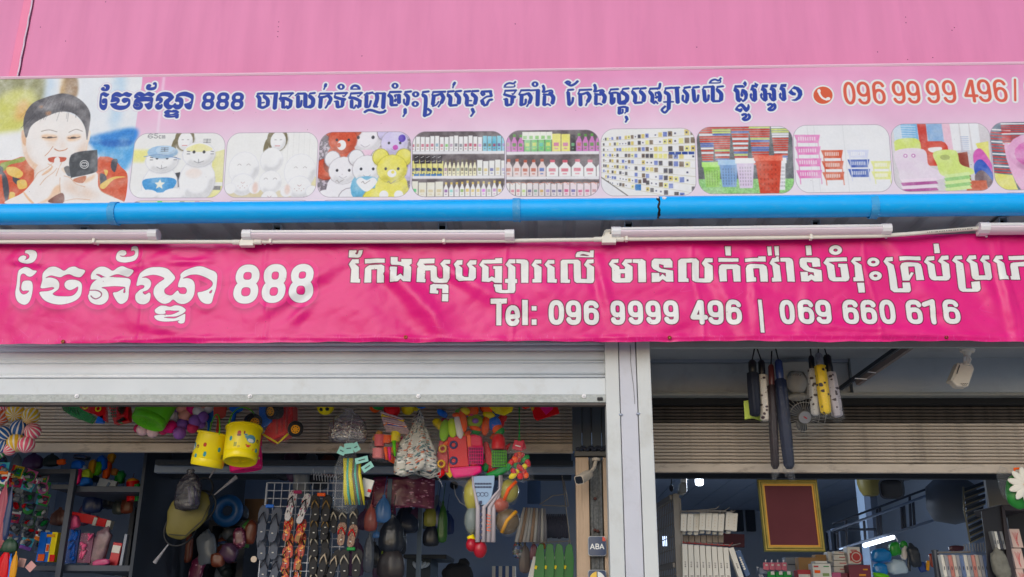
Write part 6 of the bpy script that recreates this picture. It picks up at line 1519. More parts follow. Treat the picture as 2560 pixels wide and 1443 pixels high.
# party bags on a green string
t = thing('green_string', 'twisted green string holding the red party packs', 'string', f(462, 240)); 
for dx in (-6, 6): mb = MB(); mb.tube([f(462 + dx, 82), f(462 - dx * .5, 240), f(462 + dx, 385)], .0022, 6); mb.build('strand', GRN, t, smooth=True)
for k, (x, w_, rz, lab) in enumerate(((420, 90, .25, 'left red party pack fanned out on the green string'), (465, 80, .02, 'middle red party pack on the green string'), (520, 90, -.22, 'right red party pack fanned out on the green string'))):
    t = thing('party_pack', lab, 'party pack', f(460, 370), 'red party packs on a string'); q = Matrix.Rotation(rz, 3, 'Y'); o = f(462, 380, .0 + k * .012)
    def B(x_, z_, d=0): return o + q @ Vector((x_, d, z_))
    chunk(t, 'header_card', [B(-.026, 0), B(.026, 0), B(.028, -.052), B(-.028, -.052)], .003, mat('crimson_card', (196, 30, 60), .45)); mb = MB(); mb.cube(B(0, -.03, -.002), (.03, .002, .006), rot=q); mb.build('white_mark', PAPER, t)
    for j in range(6): p_ = B(rb.uniform(-.022, .022), -.08 - j * .022, .006); mb = MB(); mb.sph(p_, (rb.uniform(.012, .022), .01, rb.uniform(.014, .03)), 10, 8, rot=Matrix.Rotation(rb.uniform(-1, 1), 3, 'Y')); mb.build('favour', (REDP, ORA, REDP, GRN, mat('crimson_plastic', (196, 4, 30), .35), YELP)[(j + k) % 6], t, smooth=True)
    mb = MB(); mb.sheet(lambda u, v: B(-.034 + .068 * u, -.045 - .18 * v, -.006 - .012 * math.sin(u * 3.14) - .008 * noise.noise(Vector((u * 5, v * 9, k)))), 10, 18); mb.build('film_bag', CLEAR, t, smooth=True)
# fly-swatter style racket set
t = thing('racket_set', 'pale blue and white boxed rackets hanging blade up below the toy bags', 'rackets', f(200, 800))
cb = pl_('pale_blue_card', (150, 176, 205)); 
chunk(t, 'racket_head', [f(*p) for p in ((90, 655), (270, 650), (265, 720), (245, 820), (205, 880), (160, 880), (120, 820), (95, 740))], .02, cb, .003)
for k, (a, b) in enumerate(((95, 140), (150, 185), (200, 225), (245, 270))):
    mb = MB(); mb.tube([f(a if k < 1 else 300 + k * 8, 650, k * .012), f(a + 15 if k < 1 else 300 + k * 8, 760, k * .012), f((140, 185, 230, 262)[k], 900, k * .01), f((138, 182, 222, 258)[k], 1170, k * .008)], .011, 8, rr=[.005, .006, .012, .013]); mb.build('racket_handle', pl_('handle_greyish', (184, 174, 178)), t, smooth=True)
for k in range(7): mb = MB(); mb.cube(f(160, 860 + k * 46, -.004), (.014, .004, .016)); mb.build('printed_mark', mat('mark_navy', (50, 56, 90), .5), t)
for k in range(6): mb = MB(); mb.cube(f(222, 960 + k * 24, -.01), (.022, .003, .004), rot=Matrix.Rotation(rb.uniform(-.4, .4), 3, 'Y')); mb.build('orange_mark', ORA, t)
for k in range(2):
    for j in range(11): mb = MB(); mb.cube(f(120 + j * 12, 715 + k * 26, -.003), (.006, .002, .009)); mb.build('printed_mark', mat('mark_navy', (50, 56, 90), .5), t)
for k in range(3): mb = MB(); mb.lathe([(.009, 0), (.0115, 0)], f(142 + k * 31, 798, -.003), 14, rot=Matrix.Rotation(math.pi / 2, 3, 'X')); mb.build('round_mark', mat('mark_navy', (50, 56, 90), .5), t)
# inflated bags behind the rackets
for k, (a, b, rx, rz_, m_, lab) in enumerate(((100, 800, 75, 130, mat('olive_yellow_ball', (170, 160, 50), .35, coat=.3), 'olive yellow bagged ball left of the racket set'), (95, 1000, 60, 110, mat('grey_green_ball', (120, 130, 126), .4, coat=.3), 'grey green bagged ball hanging left of the racket handles'),
        (380, 770, 80, 90, mat('olive_ball', (150, 140, 50), .35, coat=.3), 'olive bagged ball right of the racket set'), (310, 880, 70, 60, mat('rust_ball', (170, 80, 60), .4, coat=.3), 'rusty red bagged ball right of the racket handles'), (370, 1010, 95, 100, mat('dark_ochre_ball', (90, 70, 40), .4, coat=.3), 'large dark ochre bagged ball right of the racket handles'))):
    c = f(a, b, .06); t = thing('bagged_ball', lab, 'ball', c, 'bagged balls around the racket set'); mb = MB(); mb.sph(c, (rx * .00068, .05, rz_ * .00068), 22, 16, fn=crump(k, .06, 10)); mb.build('ball_skin', m_, t, smooth=True)
    if k in (2, 4): mb = MB(); mb.tube([c + Vector((rx * .0005, -.03, rz_ * .0005)), c + Vector((0, -.055, 0)), c + Vector((-rx * .0003, -.03, -rz_ * .0006))], .01, 8); mb.build('band', ORA if k == 2 else pl_('amber_band', (214, 150, 40)), t, smooth=True)
    mb = MB(); mb.sph(c, (rx * .00076, .06, rz_ * .00078), 22, 16, fn=crump(k + 30, .2, 12)); mb.build('film_bag', CLEAR, t, smooth=True)
t = thing('boxing_gloves', 'pair of shiny red toy boxing gloves with yellow cuffs hanging lowest', 'boxing gloves', f(125, 1190, .03))
for a, b, r in ((90, 1190, 42), (155, 1225, 52)): mb = MB(); c = f(a, b, .03); mb.sph(c, (r * .0007, .035, r * .0009), 18, 12, fn=crump(a, .1, 14)); mb.build('glove', mat('glove_red', (170, 22, 40), .3, coat=.4), t, smooth=True)
mb = MB(); mb.tube([f(80, 1120, .03), f(95, 1160, .03)], .02, 12); mb.build('cuff', YELP, t, smooth='auto')
mb = MB(); mb.tube([f(125, 1160, .04), f(145, 1190, .04)], .02, 12); mb.build('cuff', YELP, t, smooth='auto')
# ---------------------------------------------------------------- left bay interior
def atZ(px, py, Z):
    d = RM @ Vector(((px - CX) / F, -(py - CY) / F, -1)); return CAMP + d * ((Z - 1.6) / d.z)
def pkg(name, label, cat, c, size, k, rot=None, group=None, m=None, loc=True):
    """a boxed or blister-packed product"""
    mb = MB(); mb.cube(c, size, rot=rot, uv=cell(k)); o = mb.build(name, m or PACK, None, loc=c, bev=.0015); tag(o, label, cat, group); return o
shf = mat('shelf_grey_steel', (64, 70, 82), .5, var=.08)
A = P(186, 1214, 6.0); Zs = A.z; B_ = atZ(334, 1262, Zs); B_.x = A.x + .04; Bf = atZ(430, 1284, Zs)
rk = thing('steel_shelf_unit', 'dark grey steel corner shelf full of bagged toys at the left', 'shelf unit', (A.x, A.y, 0))
def post(px0, py0, px1, Y, w_=.035, m=shf, par=rk, name='upright'):
    a = P(px0, py0, Y); x_ = a.x; mb = MB(); mb.box(x_ - w_ / 2, x_ + w_ / 2, Y, Y + .035, .02, a.z); return mb.build(name, m, par, bev=.002)
post(184, 1172, 150, 5.98); post(334, 1262, 314, B_.y)
zl = P(150, 1412, 6.0).z; dep = B_.y + .9
for z_, xo in ((Zs, .0), (zl, .0), (Zs + (Zs - zl) * .52, .02)):
    if z_ > Zs: continue
    mb = MB(); mb.box(A.x - .02, A.x + .42, A.y + .035, dep, z_ - .035, z_); mb.build('shelf_board', shf, rk, bev=.002)
for py, x0, x1 in ((1172, 40, 182), (1211, 128, 182), (1414, 80, 160)):
    a = P(x0, py, 6.05); b = P(x1, py, 6.05); mb = MB(); mb.box(a.x, b.x, 6.05, 6.5, a.z - .03, a.z); mb.build('shelf_board', shf, rk, bev=.002)
mb = MB(); mb.box(A.x + .42, A.x + .44, A.y, dep, .02, Zs + .3); mb.build('back_sheet', mat('shelf_back', (48, 54, 64), .6), rk)
# toys on the top board
def sp_(name, lab, cat, px, py, Y, r, m, group=None, seed=None, el=(1, 1, 1)):
    c = P(px, py, Y); s = sc(px, py, Y) * r; mb = MB(); q = lambda v: math.copysign(abs(v) ** .55, v); sd = seed or 0; tw = Matrix.Rotation(((sd * 37) % 11 - 5) * .05, 3, 'Y')
    def fn(d, p):
        p = Vector((q(d.x) * s * el[0], q(d.y) * s * el[1], q(d.z) * s * el[2]))
        if r > 8: p.x *= 1 - .35 * max(0, d.z) ** 3; p += Vector((0, 0, .12 * s * el[2] * max(0, d.z) ** 8))
        k = .16 * noise.noise(p * (1.1 / s) + Vector((sd * 3.1, 0, 0))) + .1 * noise.noise(p * (2.6 / s) + Vector((0, sd, 0))) + .05 * noise.noise(p * (6 / s) + Vector((0, 0, sd)))
        return p * (.95 + k)
    if name in ('hanging_bag', 'wrapped_goods', 'bagged_goods') and seed and el[2] > .7: mb = bagmesh(c + Vector((0, 0, s * el[2] * 1.15)), 2.2 * s * el[0], 2.3 * s * el[2], 1.5 * s * el[1], sd, .22)
    else: mb.sph(c, 1, 28, 20, fn=fn, rot=tw)
    if name == 'hanging_bag': mb.tube([c + Vector((0, 0, s * el[2] * 1.1)), c + Vector((.01, .02, s * el[2] * 1.15 + .12))], .0025, 5)
    o = mb.build(name, m, None, loc=c, smooth=True); tag(o, lab, cat, group); return o
G1 = 'bright toys on the corner shelf'
YG = pl_('yellow_green_toy', (170, 200, 40)); AMB = pl_('amber_toy', (220, 150, 30))
for (a, b, r, m, lab, el, sd) in ((612, 655, 34, PNK, 'pink spiky toy at the front edge of the corner shelf', (.6, .6, 1.9), 1), (680, 640, 38, YG, 'yellow green toy ball above the blue one on the corner shelf', (1, 1, .9), 2), (672, 700, 40, BLU, 'blue toy ball at the front of the corner shelf', (1.1, 1, .8), 3),
        (720, 585, 40, AMB, 'amber toy egg behind the yellow green ball', (.7, .8, 1.3), 4), (762, 600, 38, LIME, 'lime toy egg leaning right on the corner shelf', (.8, .8, 1.5), 5), (610, 570, 44, BLU, 'blue bagged toy at the top of the post', (1, 1, .8), 6),
        (835, 610, 36, ORA, 'tall orange bagged toy on the corner shelf', (.7, .8, 1.9), 7), (865, 520, 34, AMB, 'amber bagged toy just under the brown shutter', (.8, .8, 1.3), 8), (895, 625, 28, mat('dull_orange_toy', (190, 120, 50), .4), 'dull orange ball beside the tall orange toy', (1, 1, 1), 9),
        (935, 665, 42, GRN, 'green bagged toy behind the phone box', (.9, .9, 1.1), 10), (800, 560, 40, BLU, 'blue bagged toy behind the lime egg', (1, 1, 1.3), 11), (1150, 745, 36, mat('rainbow_ball', (206, 110, 40), .4, coat=.3), 'orange ball at the far end of the corner shelf', (1, 1, 1.7), 12), (1160, 800, 26, mat('deep_blue_toy', (24, 70, 140), .4), 'dark blue toy at the far end of the corner shelf', (1, 1, 1), 13),
        (480, 545, 26, ORA, 'orange toy lying on the upper left board', (1.2, 1, .8), 14), (640, 590, 26, pl_('silver_toy', (180, 190, 200)), 'silver toy at the top of the post', (1.2, 1, .7), 15)):
    px, py = q1(a, b); sp_('bagged_toy', lab, 'toy', px, py, 6.12 + (a - 600) * .0006, r * S3, m, G1, sd, el)
c = P(*q1(835, 735), 6.2); pkg('phone_box', 'pale box with a blue phone picture on the corner shelf', 'box', c, (.12, .03, .085), 5, Matrix.Rotation(.22, 3, 'Y'), m=mat('pale_blue_box', (150, 160, 178), .5))
c2 = c + Vector((.01, -.019, .0)); mb = MB(); mb.cube(c2, (.016, .004, .05), rot=Matrix.Rotation(.5, 3, 'Y')); o = mb.build('phone_print', mat('print_blue', (60, 90, 130), .4), None, loc=c2); tag(o, 'dark blue phone shape on the pale box', 'print'); 
t = thing('toy_drum', 'red and gold toy cylinder with a shiny cap on the corner shelf', 'toy', P(*q1(1040, 760), 6.3))
mb = MB(); mb.cyl(P(*q1(1040, 850), 6.3), P(*q1(1035, 700), 6.3), .042, n=18); mb.build('barrel', REDP, t, smooth='auto'); mb = MB(); mb.sph(P(*q1(1035, 700), 6.3), (.04, .04, .025), 14, 8); mb.build('gold_cap', AMB, t, smooth=True); mb = MB(); mb.cyl(P(*q1(1072, 850), 6.28), P(*q1(1068, 720), 6.28), .02, n=12); mb.build('green_side', GRN, t, smooth='auto')
for k, (a, b, w2, h2) in enumerate(((255, 535, 150, 110), (400, 530, 120, 90), (20, 540, 70, 80), (130, 530, 70, 90), (640, 510, 120, 40))):
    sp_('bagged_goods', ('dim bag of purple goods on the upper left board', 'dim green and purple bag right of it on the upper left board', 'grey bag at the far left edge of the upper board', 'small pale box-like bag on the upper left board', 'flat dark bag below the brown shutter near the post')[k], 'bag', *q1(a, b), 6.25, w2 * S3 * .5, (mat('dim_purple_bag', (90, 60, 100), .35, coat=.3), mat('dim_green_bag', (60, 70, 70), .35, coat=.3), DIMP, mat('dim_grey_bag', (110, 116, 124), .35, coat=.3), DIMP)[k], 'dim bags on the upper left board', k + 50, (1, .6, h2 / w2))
# middle board
t = thing('red_long_box', 'long red box with white end lying in the middle compartment', 'box', P(*q1(720, 1000), 6.3)); q = Matrix.Rotation(.17, 3, 'Y'); c = P(*q1(660, 985), 6.3)
mb = MB(); mb.cube(c, (.17, .05, .055), rot=q); mb.build('box_body', REDP, t, bev=.002)
for a, w2 in ((750, .022), (855, .03)): mb = MB(); mb.cube(P(*q1(a, 1012 + (a - 750) * .22), 6.27), (w2, .05, .052), rot=q); mb.build('white_band', PAPER, t, bev=.001)
mb = MB(); mb.cube(P(*q1(802, 1018), 6.28), (.06, .05, .05), rot=q); mb.build('box_body', REDP, t)
sp_('bagged_toy', 'glossy pink bagged toy in front of the long red box', 'toy', *q1(572, 1015), 6.05, 46 * S3, pl_('rose_bag', (210, 80, 120)), G1, 61, (1, .7, 1.1)); sp_('bagged_goods', 'brown bagged ball behind the upright in the middle compartment', 'bag', *q1(460, 970), 6.3, 60 * S3, mat('brown_bag', (110, 70, 60), .35, coat=.3), None, 62, (1, .8, 1))
# lower board goods
def boxq(name, lab, cat, a, b, w2, h2, Y, m, rz=0., dep_=.04): c = P(*q1(a, b), Y); s = sc(*q1(a, b), Y) * S3; mb = MB(); mb.cube(c, (w2 * s, dep_, h2 * s), rot=Matrix.Rotation(rz, 3, 'Y')); o = mb.build(name, m, None, loc=c, bev=.002); tag(o, lab, cat); return o
t = thing('blue_toy_box', 'blue and yellow toy box with small orange label on the lower board', 'box', P(*q1(380, 1210), 6.1))
for a, w2, m in ((342, 60, BLU), (385, 40, BLU), (425, 45, YELP)): mb = MB(); c = P(*q1(a, 1210), 6.1); s = sc(122, 1370, 6.1) * S3; mb.cube(c, (w2 * s, .05, 220 * s), rot=Matrix.Rotation(.02, 3, 'Y')); mb.build('side_face', m, t, bev=.001)
for a, b, w2, h2, m in ((370, 1215, 26, 60, PAPER), (370, 1215, 20, 48, ORA), (320, 1290, 50, 50, ORA), (405, 1295, 40, 50, REDP), (395, 1120, 60, 20, AMB)): mb = MB(); c = P(*q1(a, b), 6.07 - (.002 if m == ORA else 0)); s = sc(122, 1370, 6.1) * S3; mb.cube(c, (w2 * s, .003, h2 * s)); mb.build('printed_panel', m, t)
def blister(lab, a, b, w2, h2, m, mbk, Y=6.1):
    c = P(*q1(a, b), Y); s = sc(*q1(a, b), Y) * S3; t = thing('blister_set', lab, 'toy pack', c, 'blister packs on the lower board'); mb = MB(); mb.cube(c, (w2 * s, .012, h2 * s)); mb.build('backing_card', mbk, t)
    for k in range(10):
        p_ = c + Vector((rb.uniform(-.38, .38) * w2 * s, -.014, rb.uniform(-.42, .42) * h2 * s)); mb = MB(); mb.sph(p_, (rb.uniform(.006, .014), .012, rb.uniform(.012, .035)), 8, 6, rot=Matrix.Rotation(rb.uniform(-.6, .6), 3, 'Y')); mb.build('toy_piece', m, t, smooth=True)
    mb = MB(); mb.sph(c + Vector((0, -.01, 0)), (w2 * s * .55, .03, h2 * s * .55), 16, 12, fn=crump(a, .1, 12)); mb.build('blister_film', CLEAR, t, smooth=True)
blister('clear pack of blue toy tools beside the upright', 560, 1205, 100, 250, BLU, mat('deep_blue_card', (30, 70, 140), .5)); blister('clear pack of pink toy tools right of the blue one', 670, 1215, 100, 220, pl_('rose_plastic2', (226, 80, 130)), mat('plum_card', (120, 60, 90), .5))
sp_('dress_bag', 'clear bag with a dusty pink doll dress on the lower board', 'bag', *q1(780, 1215), 6.12, 74 * S3, mat('dusty_dress', (130, 100, 110), .35, coat=.4, var=.5, vscale=30), None, 71, (.85, .4, 2.1)); sp_('skirt_bag', 'pink ruffled bag at the foot of the doll dress', 'bag', *q1(790, 1330), 6.08, 70 * S3, mat('pink_ruffle', (190, 70, 120), .4, coat=.3), None, 72, (1, .4, .35))
boxq('red_book', 'leaning red and yellow book near the second upright', 'book', 905, 1275, 70, 190, 6.15, mat('red_cover', (190, 40, 50), .4), .12); boxq('white_board', 'pale thin board standing beside the second upright', 'board', 967, 1250, 22, 270, 6.15, mat('pale_board', (150, 156, 170), .5), .05)
c = P(*q1(905, 1225), 6.125); mb = MB(); mb.cube(c, (.05, .003, .045), rot=Matrix.Rotation(.12, 3, 'Y')); o = mb.build('book_label', PAPER, None, loc=c); tag(o, 'white label on the cover of the leaning red book', 'label')
boxq('dim_pink_box', 'dim lilac box standing beyond the second upright', 'box', 1185, 1290, 80, 250, 6.8, mat('dim_lilac', (110, 96, 124), .5)); boxq('dim_blue_box', 'dim blue box with glints beyond the second upright', 'box', 1070, 1320, 90, 200, 6.9, mat('dim_blue', (50, 70, 96), .4, coat=.3))
# hanging blister cards at the far left
CARDG = 'carded toys hung on the left wall rack'
k = 0
for row in range(7):
    for c_ in range(4):
        x = -10 + c_ * 105 + rb.uniform(-8, 8) - row * 2; y = 600 + row * 92 + c_ * 26 + rb.uniform(-8, 8) - (20 if row else 0)
        if x > 390: continue
        px, py = q1(x + 30, y); Y = 5.8 + c_ * .12; c = P(px, py, Y); s = sc(px, py, Y) * S3
        k += 1
        t = thing('toy_card', f"{('first', 'second', 'third', 'fourth', 'fifth', 'sixth', 'lowest')[row]} row of the left card rack, {('leftmost', 'second', 'third', 'rightmost')[c_]} carded toy", 'carded toy', c, CARDG)
        q = Matrix.Rotation(rb.uniform(.05, .35), 3, 'Y') @ Matrix.Rotation(-.3, 3, 'Z')
        mb = MB(); mb.cube(c, (118 * s, .004, 92 * s), rot=q, uv=cell(k * 5)); mb.build('printed_card', [PACK, DIMP][row > 1 and k % 3 > 0], t)
        gt_ = mat('grey_toy', (130, 134, 140), .3, coat=.4); gd_ = mat('slate_toy', (70, 74, 88), .3, coat=.4)
        for j in range(3): mb = MB(); mb.sph(c + q @ Vector(((j - 1) * 32 * s, -.012, rb.uniform(-14, 14) * s)), (rb.uniform(14, 30) * s, .014, rb.uniform(8, 20) * s), 10, 8, rot=Matrix.Rotation(rb.uniform(-1, 1), 3, 'Y'), fn=crump(k + j, .5, 50)); mb.build('toy_in_blister', [WPL, gt_, gd_, REDP, gt_, gd_, GRN, WPL, gd_][(k * 2 + j) % 9], t, smooth=True)
for k, (a, b, w2, h2, m, lab) in enumerate(((15, 900, 40, 170, mat('faded_pink_bag', (170, 70, 90), .4, coat=.3), 'long faded pink bag at the left edge'), (15, 1090, 36, 110, mat('faded_rose_bag', (150, 70, 80), .4, coat=.3), 'lower faded rose bag at the left edge'), (60, 950, 30, 190, mat('deep_navy_bag', (30, 50, 96), .4, coat=.3), 'dark blue bag beside the left card rack'),
        (30, 1360, 50, 120, REDP, 'red wrapped goods in the bottom left corner'), (70, 1370, 20, 90, BLU, 'blue wrapped goods in the bottom left corner'), (110, 1350, 26, 90, AMB, 'amber wrapped goods in the bottom left corner'), (75, 1190, 60, 50, mat('dark_green_bag', (40, 70, 50), .4), 'dark green bag above the bottom left corner'))):
    sp_('wrapped_goods', lab, 'bag', *q1(a, b), 5.75, w2 * S3, m, 'wrapped goods at the left edge', k + 80, (1, .6, h2 / w2))
for k, (a, b, rz, m) in enumerate(((170, 1330, .15, mat('beige_tag', (196, 150, 140), .5)), (240, 1360, .7, mat('blush_tag', (206, 150, 146), .5)))):
    c = P(*q1(a, b), 5.8); mb = MB(); mb.cube(c, (.045, .004, .05), rot=Matrix.Rotation(rz, 3, 'Y')); o = mb.build('price_tag', m, None, loc=c); tag(o, ('beige tag hanging at the bottom left', 'blush pink tag tilted at the bottom left')[k], 'tag')
# rackets in a net, dark bag
def racket(lab, c, r, hdir, hl, m, g):
    t = thing('badminton_racket', lab, 'racket', c, g); d = Vector(hdir).normalized(); mb = MB(); a = d; b = Vector((0, 1, 0)).cross(d)
    mb.tube([c + a * math.cos(q) * r * 1.2 + b * math.sin(q) * r for q in [k * math.pi / 12 for k in range(25)]], .006, 6, caps=False); mb.build('racket_frame', m, t, smooth=True)
    mb = MB(); mb.tube([c + d * r * 1.2, c + d * (r * 1.2 + hl * .4), c + d * (r * 1.2 + hl)], .007, 8, rr=[.004, .006, .013]); mb.build('racket_handle', mat('racket_grip', (150, 146, 150), .5, var=.4, vscale=60), t, smooth='auto'); return t
SACK = mat('olive_cover', (110, 100, 44), .5, var=.2, vscale=9, coat=.2)
c0 = P(*q2(215, 945), 5.7)
t = thing('racket_cover', 'olive zipped racket cover hanging over two rackets at the left', 'cover', c0); mb = MB(); mb.sph(c0, (.115, .035, .155), 26, 18, fn=crump(4, .12, 8), rot=Matrix.Rotation(.55, 3, 'Y')); mb.build('cover_body', SACK, t, smooth=True)
mb = MB(); mb.tube([P(*q2(70, 1110), 5.66), P(*q2(200, 1120), 5.65), P(*q2(330, 1000), 5.65), P(*q2(385, 880), 5.66)], .004, 6); mb.build('zip_edge', mat('zip_dark', (60, 56, 40), .6), t, smooth=True)
racket('racket whose grip points up right out of the olive cover', P(*q2(300, 900), 5.72), .09, P(*q2(555, 695), 5.72) - P(*q2(300, 900), 5.72), .17, BLK, 'rackets in the olive cover'); racket('racket whose grip points down left out of the olive cover', P(*q2(160, 1060), 5.74), .09, P(*q2(0, 1275), 5.74) - P(*q2(160, 1060), 5.74), .13, BLK, 'rackets in the olive cover'); racket('racket with a pale shaft right under the left yellow bucket', P(*q2(330, 760), 5.8), .06, P(*q2(415, 620), 5.8) - P(*q2(330, 760), 5.8), .1, BLK, 'rackets in the olive cover')
t = thing('dark_net_bag', 'dark bag with purple shuttle tubes hanging over the olive cover', 'bag', P(*q2(210, 740), 5.6)); mb = MB(); bagmesh(P(*q2(240, 600), 5.6), .16, .24, .08, 33, .3).build('film_bag', film('dark_film', (30, 22, 36), a=.66, gm=.12, rough=.35), t, smooth=True)
for a in (225, 270): mb = MB(); mb.tube([P(*q2(a, 740), 5.62), P(*q2(a + 20, 880), 5.62)], .012, 8, rr=[.008, .013]); mb.build('purple_tube', mat('dim_purple', (90, 70, 140), .35, coat=.3), t, smooth=True)
# dark cabinet with things on top
t = thing('dark_cabinet', 'dark glass fronted cabinet standing behind the rackets', 'cabinet', P(*q2(500, 1300), 7.0)); a, b = P(*q2(385, 1000), 7.0), P(*q2(640, 1443), 7.0)
for (x0, x1, z0, z1) in ((a.x, b.x, a.z - .04, a.z), (a.x, a.x + .03, .02, a.z - .041), (b.x - .05, b.x, .02, a.z - .041)): mb = MB(); mb.box(x0, x1, 7.0, 7.45, z0, z1); mb.build('frame_board', mat('black_board', (26, 30, 40), .5), t)
mb = MB(); mb.box(a.x + .031, b.x - .051, 7.4, 7.45, .02, a.z - .05); mb.build('back_board', mat('black_board', (26, 30, 40), .5), t)
t2 = thing('wrapped_stock', 'dim green and red wrapped goods inside the dark cabinet', 'goods', P(*q2(530, 1160), 7.2)); 
for k in range(12): mb = MB(); p_ = P(*q2(rb.uniform(430, 600), rb.uniform(1080, 1420)), 7.2); mb.sph(p_, (rb.uniform(.04, .09), .06, rb.uniform(.03, .07)), 10, 8, fn=crump(k, .25, 12)); mb.build('wrapped_item', [DIMP, mat('dim_grey_bag', (110, 116, 124), .35, coat=.3), mat('dim_rust_bag', (120, 60, 40), .35, coat=.3), mat('dim_green_bag', (60, 70, 70), .35, coat=.3)][k % 4], t2, smooth=True)
c = P(*q2(525, 925), 6.95); mb = MB(); mb.lathe([(.075 * 1 + .04 * math.cos(q), .04 * math.sin(q)) for q in [k * math.pi / 5 for k in range(11)]], c, 24, rot=Matrix.Rotation(math.pi / 2, 3, 'X')); o = mb.build('blue_float_ring', mat('dim_ring_blue', (30, 90, 150), .35, coat=.3), None, loc=c, smooth=True); tag(o, 'blue float ring standing on the dark cabinet', 'float ring')
sp_('wrapped_goods', 'glinting clear bag between the blue ring and the cardboard box', 'bag', *q2(635, 930), 7.1, 55 * S3, mat('dim_silver_bag', (80, 90, 104), .2, coat=.6, bump=.8, bscale=25), None, 91, (1, .6, 1))
c = P(*q2(745, 930), 7.2); pkg('cardboard_box', 'brown cardboard box behind the wire grid', 'box', c, (.14, .12, .17), 0, m=mat('dim_cardboard', (110, 84, 60), .8))
sp_('green_bag', 'green wrapped bag to the right of the dark cabinet', 'bag', *q2(668, 1115), 6.9, 42 * S3, mat('dim_lime_bag', (70, 130, 60), .35, coat=.4), None, 92, (.9, .6, 2.4))
# wire grid with flip-flops
GYv = 6.0; ga, gb = P(668, 1207, GYv), P(800, 1443, GYv)
wg = thing('wire_grid', 'white wire grid panel that the flip-flops hang on', 'wire grid', (ga.x, GYv, 1.9)); WIRE = mat('white_wire', (206, 208, 216), .4); wx1 = P(870, 1207, GYv).x
n = 0; x = ga.x
while x <= wx1 + .01: mb = MB(); mb.tube([(x, GYv, ga.z), (x, GYv, gb.z - .1)], .0028 if n else .006, 5); mb.build('wire', WIRE, wg); x += .048; n += 1
z = ga.z
while z > gb.z - .1: mb = MB(); mb.tube([(ga.x, GYv + .004, z), (wx1, GYv + .004, z)], .0028, 5); mb.build('wire', WIRE, wg); z -= .048
wt = thing('wire_basket', 'small white wire basket clipped above the grid', 'basket', P(820, 1195, 6.0))
for k in range(9): mb = MB(); p_ = P(778 + k * 7, 1188 + k, 6.0); mb.tube([p_, p_ + Vector((.01, 0, .04 if k % 4 == 0 else .02)), p_ + Vector((.02, 0, -.03))], .002, 4); mb.build('wire', WIRE, wt)
soleP = [(0, .5), (.2, .49), (.36, .4), (.42, .25), (.38, .05), (.32, -.12), (.34, -.3), (.28, -.44), (.12, -.5), (-.08, -.5), (-.24, -.44), (-.3, -.28), (-.28, -.1), (-.34, .1), (-.38, .28), (-.3, .42), (-.16, .49)]
FG = 'flip-flops hung on the wire grid'
def flips(lab, px, py, h, w_, ms, mst, rz=0., Y=5.9, hang=None, sep=.95, tagc=None):
    rz += rb.uniform(-.12, .12); px += rb.uniform(-4, 4); c = P(px, py, Y); s = sc(px, py, Y); t = thing('flip_flops', lab, 'flip-flops', c, FG)
    for sd in (-1, 1):
        q = Matrix.Rotation(rz + sd * .05, 3, 'Y'); o = c + q @ Vector((sd * w_ * s * .5 * sep, 0, rb.uniform(-.004, .004))) + Vector((0, sd * .006, 0)); H, W2 = h * s, w_ * s * 1.12
        mb = MB(); mb.prism([o + q @ Vector((sd * x * W2, 0, z * H)) for x, z in soleP], (0, .014, 0)); 
        nv = len(mb.v); mb.uv = {0: [(.5 + x * 1.0, .5 + z) for x, z in soleP]}; mb.build('sole', ms, t, bev=.002)
        f = lambda x, y, z: o + q @ Vector((sd * x * W2, y, z * H)); mb = MB()
        mb.tube([f(-.3, 0, -.02), f(-.22, -.018, .1), f(-.02, -.022, .26), f(0, 0, .3)], .004, 6); mb.build('strap', mst, t, smooth=True)
        mb = MB(); mb.tube([f(.3, 0, -.02), f(.24, -.018, .1), f(.02, -.022, .26)], .004, 6); mb.build('strap', mst, t, smooth=True)
        mb = MB(); mb.cube(f(.0, -.004, -.25), (.011, .003, .006), rot=q); mb.build('price_sticker', PAPER, t)
    if hang: mb = MB(); mb.cube(c + Vector((0, -.008, h * s * .47)), (.05, .016, .02)); mb.build('hanger', hang, t, bev=.004)
    if tagc: mb = MB(); p_ = c + Vector((tagc * w_ * s, -.02, -h * s * .38)); mb.cube(p_, (.026, .003, .034), rot=Matrix.Rotation(.3, 3, 'Y')); mb.build('paper_tag', CARD, t)
    return t
GREYR = mat('grey_rubber', (88, 94, 108), .6, var=.08); DGR = mat('dark_grey_strap', (44, 46, 56), .5); BR = mat('black_sole', (30, 30, 34), .6); CRS = mat('cream_strap', (190, 180, 160), .5); GLD = mat('gold_strap', (150, 120, 70), .4, metal=.3); BRN = mat('brown_sole', (84, 50, 36), .6, var=.2)
flips('upper grey pair under a blue hanger', *q2(850, 1020), 86, 30, GREYR, DGR, .04, hang=BLU); flips('lower grey pair, below the first grey pair', *q2(845, 1200), 66, 30, GREYR, GREYR, .06, Y=5.96); flips('lowest grey pair at the bottom edge', *q2(860, 1370), 66, 28, GREYR, DGR, .08, Y=5.99)
flips('white printed pair under a magenta hanger', *q2(1070, 895), 76, 24, PRW, BR, .12, Y=5.86, hang=mat('magenta_hanger', (170, 30, 90), .4), sep=1.3); flips('upper red flame pair below the white printed pair', *q2(1055, 1070), 60, 26, FIRE, REDP, .06, sep=1.15, tagc=.5); flips('middle red flame pair with a brown tag', *q2(1045, 1190), 60, 24, FIRE, BR, .05, Y=5.94, sep=1.15); flips('third red flame pair, lower down', *q2(1040, 1290), 56, 24, FIRE, BR, .04, Y=5.97, sep=1.15, tagc=.8); flips('lowest red flame pair at the bottom edge', *q2(1030, 1420), 60, 24, FIRE, BR, .04, Y=6.0, sep=1.15)
